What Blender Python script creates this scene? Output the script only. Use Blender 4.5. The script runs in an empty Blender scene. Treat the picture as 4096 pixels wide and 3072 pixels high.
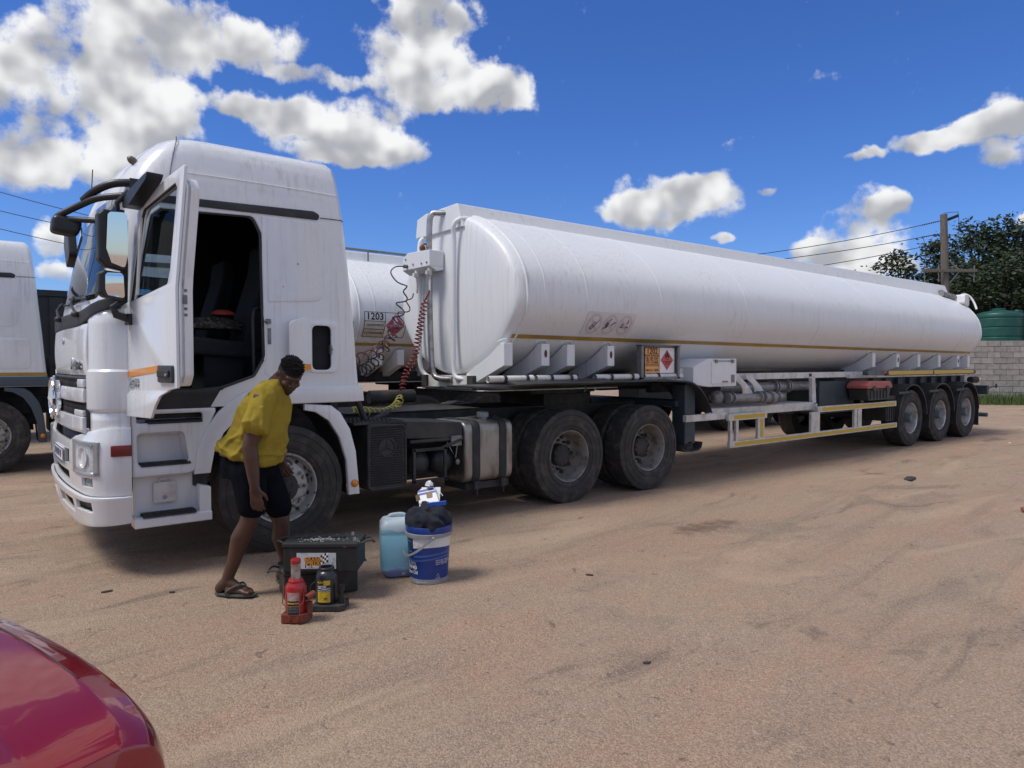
import bpy, bmesh, math, random
import numpy as np
from mathutils import Vector, Matrix, noise as mnoise
R = math.radians
PI = math.pi
random.seed(7)
rng = np.random.default_rng(7)
sc = bpy.context.scene
COL = sc.collection

# ------------------------------------------------------------------ camera
CAM = Vector((-2.065, -5.781, 1.584)); YAW = 0.9054; PITCH = -0.030
cd = bpy.data.cameras.new('camera'); cam = bpy.data.objects.new('camera', cd); COL.objects.link(cam)
cd.sensor_fit = 'HORIZONTAL'; cd.sensor_width = 36.0; cd.lens = 36.0 * 700.0 / 1024.0
cd.clip_start = 0.05; cd.clip_end = 3000.0
FW = Vector((math.cos(YAW) * math.cos(PITCH), math.sin(YAW) * math.cos(PITCH), math.sin(PITCH)))
cam.location = CAM
cam.rotation_euler = FW.to_track_quat('-Z', 'Y').to_euler()
sc.camera = cam

# ------------------------------------------------------------------ sun + sky
SUN_DIR = Vector((-0.50, 0.12, 0.86)).normalized()          # towards the sun
sl = bpy.data.lights.new('sun', 'SUN'); sun = bpy.data.objects.new('sun', sl); COL.objects.link(sun)
sl.energy = 2.7; sl.angle = R(18.0); sl.color = (1.0, 0.95, 0.87)
sun.rotation_euler = SUN_DIR.to_track_quat('Z', 'Y').to_euler()
sun.location = (-20, 5, 30)

w = bpy.data.worlds.new('World'); sc.world = w; w.use_nodes = True
w.cycles.sampling_method = 'MANUAL'; w.cycles.sample_map_resolution = 256
NT = w.node_tree; NT.nodes.clear()
def _in(nt, sock, val):
    if hasattr(val, 'is_output'): nt.links.new(val, sock)
    else: sock.default_value = val
def nmath(nt, op, a, b=0.0, c=None, clamp=False):
    n = nt.nodes.new('ShaderNodeMath'); n.operation = op; n.use_clamp = clamp
    _in(nt, n.inputs[0], a); _in(nt, n.inputs[1], b)
    if c is not None: _in(nt, n.inputs[2], c)
    return n.outputs[0]
def nsmooth(nt, v, lo, hi, tlo=0.0, thi=1.0):
    n = nt.nodes.new('ShaderNodeMapRange'); n.interpolation_type = 'SMOOTHSTEP'
    _in(nt, n.inputs[0], v); n.inputs[1].default_value = lo; n.inputs[2].default_value = hi
    n.inputs[3].default_value = tlo; n.inputs[4].default_value = thi
    return n.outputs[0]
def nmix(nt, f, a, b):
    n = nt.nodes.new('ShaderNodeMix'); n.data_type = 'RGBA'
    _in(nt, n.inputs[0], f); _in(nt, n.inputs[6], a); _in(nt, n.inputs[7], b)
    return n.outputs[2]
def nnoise(nt, vec, scale, detail=4.0, rough=0.55, dist=0.0, dim2=False):
    n = nt.nodes.new('ShaderNodeTexNoise'); _in(nt, n.inputs['Vector'], vec)
    if dim2: n.noise_dimensions = '2D'
    n.inputs['Scale'].default_value = scale; n.inputs['Detail'].default_value = detail
    n.inputs['Roughness'].default_value = rough; n.inputs['Distortion'].default_value = dist
    return n.outputs['Fac']
def nvor(nt, vec, scale, feature='F1', detail=0.0):
    n = nt.nodes.new('ShaderNodeTexVoronoi'); n.feature = feature; _in(nt, n.inputs['Vector'], vec)
    n.inputs['Scale'].default_value = scale
    if 'Detail' in n.inputs: n.inputs['Detail'].default_value = detail
    return n
def nvec(nt, x, y, z):
    n = nt.nodes.new('ShaderNodeCombineXYZ'); _in(nt, n.inputs[0], x); _in(nt, n.inputs[1], y); _in(nt, n.inputs[2], z)
    return n.outputs[0]

# clouds as a density over (azimuth, elevation), degrees measured from the yard's long axis;
# cumulus banks: (azimuth, elevation, half width, half height)
CLOUDS = [
 (34.7, 20.1, 3.16, 2.77), (29.5, 22.6, 6.11, 3.78), (24.4, 23.0, 5.98, 3.28), (19.5, 22.8, 4.15, 2.21), (32.3, 17.4, 6.97, 3.6),
 (27.2, 19.6, 5.71, 4.36), (25.3, 17.1, 2.77, 3.15), (34.4, 13.6, 3.76, 2.32), (30.1, 13.3, 4.77, 2.09), (34.7, 12.1, 3.44, 1.67),
 (27.8, 14.9, 3.66, 2.81), (21.2, 18.7, 2.95, 1.24), (18.2, 18.6, 4.22, 1.99), (14.3, 18.4, 5.98, 2.22), (7.8, 24.1, 6.25, 3.68),
 (4.0, 21.4, 5.91, 2.94), (5.9, 25.9, 4.62, 2.39), (8.5, 20.9, 4.98, 3.3), (13.6, 16.9, 8.02, 2.08), (10.3, 16.5, 4.52, 1.73),
 (0.6, 21.0, 3.18, 2.04), (15.4, 21.2, 4.74, 1.0), (15.0, 15.7, 3.56, 1.14), (33.0, 8.3, 1.64, 1.92), (33.0, 6.0, 1.49, 0.99),
 (-12.8, 12.5, 5.25, 2.17), (-14.6, 13.5, 3.58, 1.55), (-11.0, 11.9, 3.68, 1.4), (-20.0, 13.2, 1.2, 0.38), (-16.2, 9.6, 1.1, 0.4),
 (-26.8, 11.2, 2.54, 1.46), (-27.9, 11.4, 1.49, 1.08), (-25.9, 8.9, 3.78, 1.42), (-26.8, 7.4, 3.21, 1.04), (-24.0, 8.2, 2.12, 0.91),
 (-28.0, 6.6, 2.98, 0.81), (-33.1, 15.3, 4.17, 1.26), (-34.6, 16.0, 2.59, 1.16), (-35.4, 13.6, 1.69, 0.92), (-26.0, 14.5, 1.03, 0.43),
 (-27.4, 14.9, 1.07, 0.49), (-30.6, 15.2, 2.2, 0.75), (-36.0, 9.2, 0.83, 0.67), (39.0, 18.0, 4.1, 3.58), (38.6, 13.2, 3.63, 2.52),
 (32.3, 25.3, 7.58, 2.05), (8.5, 28.9, 6.23, 2.57), (-39.0, 15.4, 3.08, 1.84),
]
def cloud_group():
    g = bpy.data.node_groups.new('CloudDensity', 'ShaderNodeTree')
    g.interface.new_socket('P', in_out='INPUT', socket_type='NodeSocketVector')
    g.interface.new_socket('D', in_out='OUTPUT', socket_type='NodeSocketFloat')
    g.interface.new_socket('H', in_out='OUTPUT', socket_type='NodeSocketFloat')
    gi = g.nodes.new('NodeGroupInput'); go = g.nodes.new('NodeGroupOutput')
    P = gi.outputs[0]
    # a slow warp so that the banks lose their round outline
    wn = g.nodes.new('ShaderNodeTexNoise'); wn.noise_dimensions = '2D'; g.links.new(P, wn.inputs['Vector'])
    wn.inputs['Scale'].default_value = 0.20; wn.inputs['Detail'].default_value = 3.0; wn.inputs['Roughness'].default_value = 0.6
    s1 = g.nodes.new('ShaderNodeVectorMath'); s1.operation = 'SUBTRACT'; g.links.new(wn.outputs['Color'], s1.inputs[0]); s1.inputs[1].default_value = (.5, .5, .5)
    s2 = g.nodes.new('ShaderNodeVectorMath'); s2.operation = 'MULTIPLY_ADD'; g.links.new(s1.outputs[0], s2.inputs[0]); s2.inputs[1].default_value = (3.4, 2.0, 0); g.links.new(P, s2.inputs[2])
    Q = s2.outputs[0]; acc = None
    for (a, e, ra, re) in CLOUDS:
        k = 0.94 if a > -9 else 1.18
        v = g.nodes.new('ShaderNodeVectorMath'); v.operation = 'MULTIPLY_ADD'; g.links.new(Q, v.inputs[0])
        v.inputs[1].default_value = (1 / (ra * k), 1 / (re * k), 0); v.inputs[2].default_value = (-a / (ra * k), -e / (re * k), 1)
        l = g.nodes.new('ShaderNodeVectorMath'); l.operation = 'DOT_PRODUCT'; g.links.new(v.outputs[0], l.inputs[0]); g.links.new(v.outputs[0], l.inputs[1])
        b = nmath(g, 'SUBTRACT', 2.0, l.outputs['Value'], clamp=True)
        bv = nvec(g, b, b, b)
        m = g.nodes.new('ShaderNodeVectorMath'); m.operation = 'MULTIPLY_ADD'; g.links.new(v.outputs[0], m.inputs[0]); g.links.new(bv, m.inputs[1])
        if acc is not None: g.links.new(acc, m.inputs[2])
        else: m.inputs[2].default_value = (0, 0, 0)
        acc = m.outputs[0]
    sa = g.nodes.new('ShaderNodeSeparateXYZ'); g.links.new(acc, sa.inputs[0])
    tot = nmath(g, 'MINIMUM', sa.outputs[2], 1.25)
    # billows and fray
    vo = nvor(g, P, 0.50, 'F1', 1.0); vo.voronoi_dimensions = '2D'
    puff = nmath(g, 'MULTIPLY_ADD', vo.outputs['Distance'], -0.34, 0.17)
    lo_ = nmath(g, 'MULTIPLY_ADD', nnoise(g, P, 0.26, 2.0, 0.5, dim2=True), 2.0, -1.0)
    fb = nmath(g, 'MULTIPLY_ADD', nnoise(g, P, 0.62, 7.0, 0.62, dim2=True), 1.9, -0.95)
    d = nmath(g, 'ADD', nmath(g, 'MULTIPLY', tot, 1.35), nmath(g, 'ADD', puff, nmath(g, 'ADD', fb, nmath(g, 'MULTIPLY', lo_, 0.55))))
    g.links.new(nmath(g, 'SUBTRACT', d, 0.56), go.inputs[0])
    # top-lit shading: height inside the bank, broken by the broad billows seen from the light
    hh = nmath(g, 'DIVIDE', sa.outputs[1], nmath(g, 'ADD', sa.outputs[2], 0.30))
    o2 = g.nodes.new('ShaderNodeVectorMath'); o2.operation = 'ADD'; g.links.new(P, o2.inputs[0]); o2.inputs[1].default_value = (.7, 1.5, 0)
    f2 = nmath(g, 'MULTIPLY_ADD', nnoise(g, o2.outputs[0], 0.26, 2.0, 0.50, dim2=True), 2.0, -1.0)
    hh = nmath(g, 'ADD', nmath(g, 'MULTIPLY', hh, 0.60), nmath(g, 'ADD', nmath(g, 'MULTIPLY', nmath(g, 'SUBTRACT', lo_, f2), 0.85), nmath(g, 'MULTIPLY', fb, 0.10)))
    hh = nmath(g, 'ADD', hh, nmath(g, 'MULTIPLY', nmath(g, 'MINIMUM', d, 1.5), -0.30))
    g.links.new(hh, go.inputs[1])
    return g
CG = cloud_group()
tc = NT.nodes.new('ShaderNodeTexCoord')
sepd = NT.nodes.new('ShaderNodeSeparateXYZ'); NT.links.new(tc.outputs['Generated'], sepd.inputs[0])
rot = NT.nodes.new('ShaderNodeVectorRotate'); rot.rotation_type = 'Z_AXIS'; NT.links.new(tc.outputs['Generated'], rot.inputs['Vector']); rot.inputs['Angle'].default_value = -YAW
sepr = NT.nodes.new('ShaderNodeSeparateXYZ'); NT.links.new(rot.outputs[0], sepr.inputs[0])
az = nmath(NT, 'MULTIPLY', nmath(NT, 'ARCTAN2', sepr.outputs[1], sepr.outputs[0]), 180 / PI)
el = nmath(NT, 'MULTIPLY', nmath(NT, 'ARCSINE', sepr.outputs[2]), 180 / PI)
cn = NT.nodes.new('ShaderNodeGroup'); cn.node_tree = CG; NT.links.new(nvec(NT, az, el, 0.0), cn.inputs[0])
cover = nsmooth(NT, cn.outputs[0], -0.16, 0.85)
cover = nmath(NT, 'MULTIPLY', cover, nsmooth(NT, el, -0.5, 1.5))
lit = nsmooth(NT, cn.outputs[1], -0.85, 0.05)
# the same kind of broken cumulus all round the rest of the sky
gp = nvec(NT, az, el, 0.0)
gd = nmath(NT, 'ADD', nmath(NT, 'MULTIPLY', nsmooth(NT, nnoise(NT, gp, 0.055, 2.0, 0.5, dim2=True), .36, .60), 1.45), nmath(NT, 'MULTIPLY_ADD', nnoise(NT, gp, 0.40, 5.0, 0.58, dim2=True), 2.0, -1.45))
gcover = nmath(NT, 'MULTIPLY', nsmooth(NT, gd, -0.05, 0.55), nsmooth(NT, el, -0.5, 1.5))
glit = nsmooth(NT, nmath(NT, 'MULTIPLY', gd, -0.5), -0.9, 0.1)
outm = nmath(NT, 'MAXIMUM', nsmooth(NT, nmath(NT, 'ABSOLUTE', az), 41.0, 45.0), nsmooth(NT, el, 30.0, 34.0))
outm = nmath(NT, 'MAXIMUM', outm, nsmooth(NT, el, -0.5, -1.0))
sky = NT.nodes.new('ShaderNodeTexSky'); sky.sky_type = 'NISHITA'; sky.sun_disc = False
sky.sun_elevation = math.asin(SUN_DIR.z); sky.sun_rotation = math.atan2(SUN_DIR.x, SUN_DIR.y)
sky.altitude = 1200; sky.air_density = 1.25; sky.dust_density = 0.15; sky.ozone_density = 2.2
hs = NT.nodes.new('ShaderNodeHueSaturation'); NT.links.new(sky.outputs[0], hs.inputs['Color']); hs.inputs['Saturation'].default_value = 1.18; hs.inputs['Value'].default_value = 1.0
tint = NT.nodes.new('ShaderNodeMix'); tint.data_type = 'RGBA'; tint.blend_type = 'MULTIPLY'; tint.inputs[0].default_value = 1.0
NT.links.new(hs.outputs[0], tint.inputs[6]); tint.inputs[7].default_value = (0.58, 0.77, 1.26, 1)
STR = 0.10
DARKC, BRIGHTC = (0.41 / STR, 0.425 / STR, 0.46 / STR, 1), (0.92 / STR, 0.925 / STR, 0.93 / STR, 1)
bg = NT.nodes.new('ShaderNodeBackground'); NT.links.new(nmix(NT, cover, tint.outputs[2], nmix(NT, lit, DARKC, BRIGHTC)), bg.inputs['Color']); bg.inputs['Strength'].default_value = STR
bg2 = NT.nodes.new('ShaderNodeBackground'); NT.links.new(nmix(NT, gcover, tint.outputs[2], nmix(NT, glit, DARKC, BRIGHTC)), bg2.inputs['Color']); bg2.inputs['Strength'].default_value = STR
mxs = NT.nodes.new('ShaderNodeMixShader'); NT.links.new(outm, mxs.inputs[0]); NT.links.new(bg.outputs[0], mxs.inputs[1]); NT.links.new(bg2.outputs[0], mxs.inputs[2])
wo = NT.nodes.new('ShaderNodeOutputWorld'); NT.links.new(mxs.outputs[0], wo.inputs[0])

sc.view_settings.view_transform = 'Standard'; sc.view_settings.look = 'None'
sc.view_settings.exposure = 0.02; sc.view_settings.gamma = 1.0; sc.view_settings.use_curve_mapping = False
sc.cycles.max_bounces = 8; sc.cycles.transparent_max_bounces = 12

# ------------------------------------------------------------------ materials
def new_mat(name):
    m = bpy.data.materials.new(name); m.use_nodes = True
    nt = m.node_tree; b = nt.nodes['Principled BSDF']
    return m, nt, b
def objco(nt):
    return nt.nodes.new('ShaderNodeTexCoord').outputs['Object']
def geoco(nt):
    return nt.nodes.new('ShaderNodeNewGeometry').outputs['Position']
def vscale(nt, v, s):
    n = nt.nodes.new('ShaderNodeVectorMath'); n.operation = 'MULTIPLY'; nt.links.new(v, n.inputs[0]); n.inputs[1].default_value = s
    return n.outputs[0]
def bump(nt, b, h, strength=0.3, dist=0.01):
    n = nt.nodes.new('ShaderNodeBump'); n.inputs['Strength'].default_value = strength; n.inputs['Distance'].default_value = dist
    nt.links.new(h, n.inputs['Height']); nt.links.new(n.outputs[0], b.inputs['Normal'])
MATS = {}
def mat(name, col, rough=0.5, metal=0.0, var=0.12, scale=6.0, col2=None, stretch=(1, 1, 1), bmp=0.0, bscale=60.0, coat=0.0, spec=0.5, lo=0.42, hi=0.72, rvar=0.12):
    if name in MATS: return MATS[name]
    m, nt, b = new_mat(name)
    P = vscale(nt, geoco(nt), stretch)
    f = nnoise(nt, P, scale, 5.0, 0.6)
    c2 = col2 if col2 else tuple(c * (1 - 2 * var) for c in col)
    base = nmix(nt, nsmooth(nt, f, lo, hi), (*col, 1), (*c2, 1))
    nt.links.new(base, b.inputs['Base Color'])
    rr = nmath(nt, 'MULTIPLY_ADD', nnoise(nt, P, scale * 2.3, 3.0), rvar * 2, rough - rvar)
    nt.links.new(rr, b.inputs['Roughness'])
    b.inputs['Metallic'].default_value = metal; b.inputs['Specular IOR Level'].default_value = spec
    if coat: b.inputs['Coat Weight'].default_value = coat; b.inputs['Coat Roughness'].default_value = 0.06
    if bmp: bump(nt, b, nnoise(nt, geoco(nt), bscale, 3.0), bmp, 0.004)
    MATS[name] = m
    return m
def glass_mat(name, tint, alpha, rough=0.02, through=(.80, .86, .88)):
    if name in MATS: return MATS[name]
    m, nt, b = new_mat(name)
    b.inputs['Base Color'].default_value = (*tint, 1); b.inputs['Roughness'].default_value = rough
    b.inputs['Specular IOR Level'].default_value = 0.8
    tr = nt.nodes.new('ShaderNodeBsdfTransparent'); tr.inputs[0].default_value = (*through, 1)
    fr = nt.nodes.new('ShaderNodeFresnel'); fr.inputs[0].default_value = 1.55
    mx = nt.nodes.new('ShaderNodeMixShader')
    gb = nt.nodes.new('ShaderNodeNewGeometry'); front = nmath(nt, 'SUBTRACT', 1.0, gb.outputs['Backfacing'])
    nt.links.new(nmath(nt, 'MULTIPLY', nmath(nt, 'MULTIPLY_ADD', fr.outputs[0], 1.0, alpha, clamp=True), front), mx.inputs[0])
    nt.links.new(tr.outputs[0], mx.inputs[1]); nt.links.new(b.outputs[0], mx.inputs[2])
    nt.links.new(mx.outputs[0], nt.nodes['Material Output'].inputs[0])
    MATS[name] = m
    return m
WHITE = mat('white_paint', (0.76, 0.77, 0.78), 0.34, var=0.05, scale=2.0, col2=(0.66, 0.66, 0.65), stretch=(1, 1, 0.35), coat=0.25)
def paint_streaky(name, clean, dirt, rough):
    m, nt, b = new_mat(name)
    G = geoco(nt)
    st = nnoise(nt, vscale(nt, G, (9, 9, 0.35)), 3.0, 5.0, 0.65)
    pt = nnoise(nt, G, 1.1, 4.0, 0.6)
    f = nmath(nt, 'MULTIPLY', nsmooth(nt, st, 0.46, 0.80), nsmooth(nt, pt, 0.35, 0.65))
    sp = nvor(nt, G, 9.0); chips = nmath(nt, 'MULTIPLY', nsmooth(nt, sp.outputs['Distance'], 0.05, 0.03), nsmooth(nt, nnoise(nt, G, 2.0), 0.60, 0.66))
    c = nmix(nt, nmath(nt, 'MULTIPLY', f, 0.85), (*clean, 1), (*dirt, 1))
    c = nmix(nt, chips, c, (0.18, 0.15, 0.13, 1))
    nt.links.new(c, b.inputs['Base Color'])
    nt.links.new(nmath(nt, 'MULTIPLY_ADD', pt, 0.25, rough - 0.1), b.inputs['Roughness'])
    bump(nt, b, nnoise(nt, G, 3.0, 2.0), 0.05, 0.02)
    MATS[name] = m
    return m
CABW = paint_streaky('cab_white', (0.765, 0.785, 0.81), (0.52, 0.50, 0.47), 0.24)
CABW.node_tree.nodes['Principled BSDF'].inputs['Coat Weight'].default_value = 0.6
TANKW = paint_streaky('tank_white', (0.75, 0.765, 0.78), (0.52, 0.49, 0.45), 0.40)
DUSTW = mat('dusty_white', (0.70, 0.69, 0.66), 0.5, var=0.1, scale=5.0, col2=(0.47, 0.43, 0.38))
BLACK = mat('black_plastic', (0.022, 0.024, 0.028), 0.55, var=0.1, scale=4.0, col2=(0.05, 0.048, 0.045))
GLOSSB = mat('mirror_black', (0.018, 0.019, 0.022), 0.42, var=0.05, scale=6.0, col2=(0.03, 0.03, 0.031))
RUBBER = mat('tyre_rubber', (0.036, 0.035, 0.035), 0.82, var=0.1, scale=7.0, col2=(0.105, 0.092, 0.078), lo=0.45, hi=0.78, bmp=0.25, bscale=90)
CHASSIS = mat('chassis_grey', (0.025, 0.027, 0.030), 0.75, var=0.1, scale=5.0, col2=(0.06, 0.053, 0.047))
TEAL = mat('slate_blue_paint', (0.030, 0.048, 0.060), 0.55, var=0.1, scale=4.0, col2=(0.055, 0.066, 0.07))
SLATE = mat('slate_skirt', (0.060, 0.085, 0.11), 0.5, var=0.1, scale=3.0, col2=(0.085, 0.10, 0.115))
STEEL = mat('worn_steel', (0.42, 0.41, 0.39), 0.42, metal=0.85, var=0.2, scale=10.0, col2=(0.20, 0.18, 0.16))
RIMG = mat('dusty_rim', (0.30, 0.28, 0.25), 0.55, metal=0.35, var=0.2, scale=9.0, col2=(0.13, 0.115, 0.10))
RIMS = mat('polished_rim', (0.62, 0.62, 0.61), 0.33, metal=0.8, var=0.1, scale=8.0, col2=(0.38, 0.36, 0.33))
RIMW = mat('flaking_rim', (0.46, 0.45, 0.43), 0.55, metal=0.2, var=0.3, scale=16.0, col2=(0.13, 0.10, 0.085), lo=0.52, hi=0.60)
ALU = mat('tank_aluminium', (0.33, 0.32, 0.305), 0.42, metal=0.8, var=0.2, scale=6.0, col2=(0.17, 0.15, 0.13), stretch=(1, 1, .4), bmp=0.06, bscale=14)
GREYM = mat('grey_metal', (0.22, 0.23, 0.24), 0.45, metal=0.5, var=0.15, scale=9, col2=(0.14, 0.14, 0.14))
CHROME = mat('chrome', (0.75, 0.76, 0.78), 0.12, metal=1.0, var=0.05)
GOLD = mat('gold_stripe', (0.40, 0.25, 0.045), 0.45, var=0.1, scale=3.0, col2=(0.29, 0.18, 0.04))
YTAPE = mat('yellow_tape', (0.58, 0.38, 0.02), 0.4, var=0.08, scale=8.0, col2=(0.46, 0.31, 0.03), lo=.5, hi=.8)
ORANGE = mat('orange_reflector', (0.75, 0.27, 0.015), 0.28, var=0.05, coat=0.4)
AMBER = mat('amber_lens', (0.70, 0.25, 0.02), 0.2, var=0.05, coat=0.5)
REDREF = mat('red_reflector', (0.20, 0.022, 0.016), 0.35, var=0.1)
INK = mat('print_black', (0.018, 0.018, 0.02), 0.55, var=0.05)
PORANGE = mat('print_orange', (0.85, 0.40, 0.13), 0.5, var=0.04)
PRED = mat('print_pink_red', (0.58, 0.10, 0.10), 0.5, var=0.05)
PMAG = mat('print_magenta', (0.42, 0.085, 0.16), 0.5, var=0.06)
PWHITE = mat('print_white', (0.80, 0.80, 0.81), 0.45, var=0.03)
PGREY = mat('faded_print', (0.56, 0.53, 0.55), 0.5, var=0.04, scale=8)
PPALE = mat('faded_sticker', (0.66, 0.65, 0.67), 0.45, var=0.04, scale=8)
GLASS = glass_mat('window_glass', (0.02, 0.03, 0.032), 0.02)
WSGLASS = glass_mat('windscreen_glass', (0.02, 0.026, 0.03), 0.30)
MIRROR = mat('mirror_glass', (0.86, 0.88, 0.9), 0.03, metal=1.0, var=0.0, rvar=0.0)
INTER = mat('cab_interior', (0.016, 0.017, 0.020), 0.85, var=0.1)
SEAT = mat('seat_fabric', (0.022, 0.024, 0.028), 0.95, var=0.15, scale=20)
LAMPG = glass_mat('lamp_glass', (0.70, 0.71, 0.72), 0.30, 0.08)

# ------------------------------------------------------------------ mesh building
class MB:
    def __init__(s): s.v = []; s.f = []; s.m = []
    def add(s, vs, fs, m=0):
        o = len(s.v); s.v += [tuple(x) for x in vs]; s.f += [tuple(o + i for i in f) for f in fs]; s.m += [m] * len(fs)
        return s
    def box(s, x0, x1, y0, y1, z0, z1, m=0):
        vs = [(x, y, z) for x in (x0, x1) for y in (y0, y1) for z in (z0, z1)]
        return s.add(vs, [(0, 1, 3, 2), (4, 6, 7, 5), (0, 4, 5, 1), (2, 3, 7, 6), (0, 2, 6, 4), (1, 5, 7, 3)], m)
    def obox(s, c, ax, ay, az, m=0):
        c = Vector(c); ax, ay, az = Vector(ax), Vector(ay), Vector(az)
        vs = [c + ax * i + ay * j + az * k for i in (-1, 1) for j in (-1, 1) for k in (-1, 1)]
        return s.add(vs, [(0, 1, 3, 2), (4, 6, 7, 5), (0, 4, 5, 1), (2, 3, 7, 6), (0, 2, 6, 4), (1, 5, 7, 3)], m)
    def beam(s, p0, p1, w, h, up=(0, 0, 1), m=0):
        p0, p1 = Vector(p0), Vector(p1); d = p1 - p0; L = d.length; d.normalize(); up = Vector(up)
        sd = d.cross(up); sd.normalize(); u = sd.cross(d)
        return s.obox((p0 + p1) / 2, d * (L / 2), sd * (w / 2), u * (h / 2), m)
    def frame(s, d):
        d = d.normalized(); a = Vector((0, 0, 1)) if abs(d.z) < 0.9 else Vector((1, 0, 0))
        x = d.cross(a).normalized(); return x, d.cross(x)
    def cyl(s, p0, p1, r0, r1=None, n=16, caps=True, m=0):
        r1 = r0 if r1 is None else r1
        p0, p1 = Vector(p0), Vector(p1); x, y = s.frame(p1 - p0)
        vs = []
        for p, r in ((p0, r0), (p1, r1)):
            for i in range(n):
                a = 2 * PI * i / n; vs.append(p + x * (r * math.cos(a)) + y * (r * math.sin(a)))
        fs = [(i, (i + 1) % n, n + (i + 1) % n, n + i) for i in range(n)]
        if caps: fs += [tuple(range(n))[::-1], tuple(range(n, 2 * n))]
        return s.add(vs, fs, m)
    def tube(s, pts, r, n=8, m=0, caps=True):
        pts = [Vector(p) for p in pts]; N = len(pts)
        rr = r if isinstance(r, (list, tuple)) else [r] * N
        T = [(pts[min(i + 1, N - 1)] - pts[max(i - 1, 0)]).normalized() for i in range(N)]
        x, y = s.frame(T[0]); vs = []
        for i in range(N):
            if i:
                x = x - T[i] * x.dot(T[i])
                if x.length < 1e-6: x, y = s.frame(T[i])
                x.normalize(); y = T[i].cross(x)
            for k in range(n):
                a = 2 * PI * k / n; vs.append(pts[i] + x * (rr[i] * math.cos(a)) + y * (rr[i] * math.sin(a)))
        fs = [(i * n + k, i * n + (k + 1) % n, (i + 1) * n + (k + 1) % n, (i + 1) * n + k) for i in range(N - 1) for k in range(n)]
        if caps: fs += [tuple(range(n))[::-1], tuple(range((N - 1) * n, N * n))]
        return s.add(vs, fs, m)
    def lathe(s, prof, org=(0, 0, 0), axis=(0, 1, 0), n=48, m=0, rfun=None):
        """prof: (radius, distance along axis)"""
        org = Vector(org); ax = Vector(axis).normalized(); x, y = s.frame(ax); N = len(prof); vs = []
        for j in range(n):
            a = 2 * PI * j / n; d = x * math.cos(a) + y * math.sin(a)
            for i, (r, h) in enumerate(prof):
                if rfun: r += rfun(i, j)
                vs.append(org + d * r + ax * h)
        fs = [(j * N + i, j * N + i + 1, ((j + 1) % n) * N + i + 1, ((j + 1) % n) * N + i) for j in range(n) for i in range(N - 1)]
        return s.add(vs, fs, m)
    def prism(s, poly, plane, a, b, m=0):
        """poly in the plane ('xz','xy','yz'), extruded from a to b along the third axis"""
        def P(u, v, t): return {'xz': (u, t, v), 'xy': (u, v, t), 'yz': (t, u, v)}[plane]
        n = len(poly); vs = [P(u, v, a) for u, v in poly] + [P(u, v, b) for u, v in poly]
        fs = [tuple(range(n)), tuple(range(n, 2 * n))[::-1]] + [(i, (i + 1) % n, n + (i + 1) % n, n + i) for i in range(n)]
        return s.add(vs, fs, m)
    def loft(s, rings, m=0, close=True, cap0=False, cap1=False):
        n = len(rings[0]); vs = [p for r in rings for p in r]; K = n if close else n - 1
        fs = [(i * n + k, i * n + (k + 1) % n, (i + 1) * n + (k + 1) % n, (i + 1) * n + k) for i in range(len(rings) - 1) for k in range(K)]
        if cap0: fs.append(tuple(range(n))[::-1])
        if cap1: fs.append(tuple(range((len(rings) - 1) * n, len(rings) * n)))
        return s.add(vs, fs, m)
    def ball(s, c, r, nu=12, nv=8, m=0, mtx=None):
        r = r if isinstance(r, (tuple, list)) else (r, r, r); vs = []; c = Vector(c)
        for j in range(nv + 1):
            t = PI * j / nv
            for i in range(nu):
                a = 2 * PI * i / nu
                p = Vector((r[0] * math.sin(t) * math.cos(a), r[1] * math.sin(t) * math.sin(a), r[2] * math.cos(t)))
                vs.append(c + (mtx @ p if mtx else p))
        fs = [(j * nu + i, j * nu + (i + 1) % nu, (j + 1) * nu + (i + 1) % nu, (j + 1) * nu + i) for j in range(nv) for i in range(nu)]
        return s.add(vs, fs, m)
    def mesh(s, name):
        me = bpy.data.meshes.new(name); me.from_pydata(s.v, [], s.f)
        for i, p in enumerate(me.polygons): p.material_index = s.m[i]
        bm = bmesh.new(); bm.from_mesh(me); bmesh.ops.remove_doubles(bm, verts=bm.verts, dist=1e-5); bmesh.ops.recalc_face_normals(bm, faces=bm.faces); bm.to_mesh(me); bm.free()
        return me
    def build(s, name, mats, parent=None, smooth=None, bevel=0.0, seg=2, loc=None, rz=0.0):
        return link(name, s.mesh(name), mats, parent, smooth, bevel, seg, loc, rz)
def link(name, me, mats, parent=None, smooth=None, bevel=0.0, seg=2, loc=None, rz=0.0):
    for m in (mats if isinstance(mats, (list, tuple)) else [mats]): me.materials.append(m)
    o = bpy.data.objects.new(name, me); COL.objects.link(o); o.parent = parent
    if loc is not None: o.location = loc
    o.rotation_euler.z = rz
    if smooth is not None:
        me.polygons.foreach_set('use_smooth', [True] * len(me.polygons)); me.set_sharp_from_angle(angle=R(smooth))
    if bevel:
        b = o.modifiers.new('bevel', 'BEVEL'); b.width = bevel; b.segments = seg; b.limit_method = 'ANGLE'; b.angle_limit = R(35)
    return o
def thing(name, label, cat, loc=(0, 0, 0), rz=0.0, group=None):
    o = bpy.data.objects.new(name, None); COL.objects.link(o); o.location = loc; o.rotation_euler.z = rz; o.empty_display_size = 0.2
    return tag(o, label, cat, group)
def tag(o, label, cat, group=None):
    o['label'] = label; o['category'] = cat
    if group: o['group'] = group
    return o
def structure(o): o['kind'] = 'structure'; return o
def copy_tree(o, parent=None):
    c = o.copy(); COL.objects.link(c); c.parent = parent
    for ch in list(o.children): copy_tree(ch, c)
    return c
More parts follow.
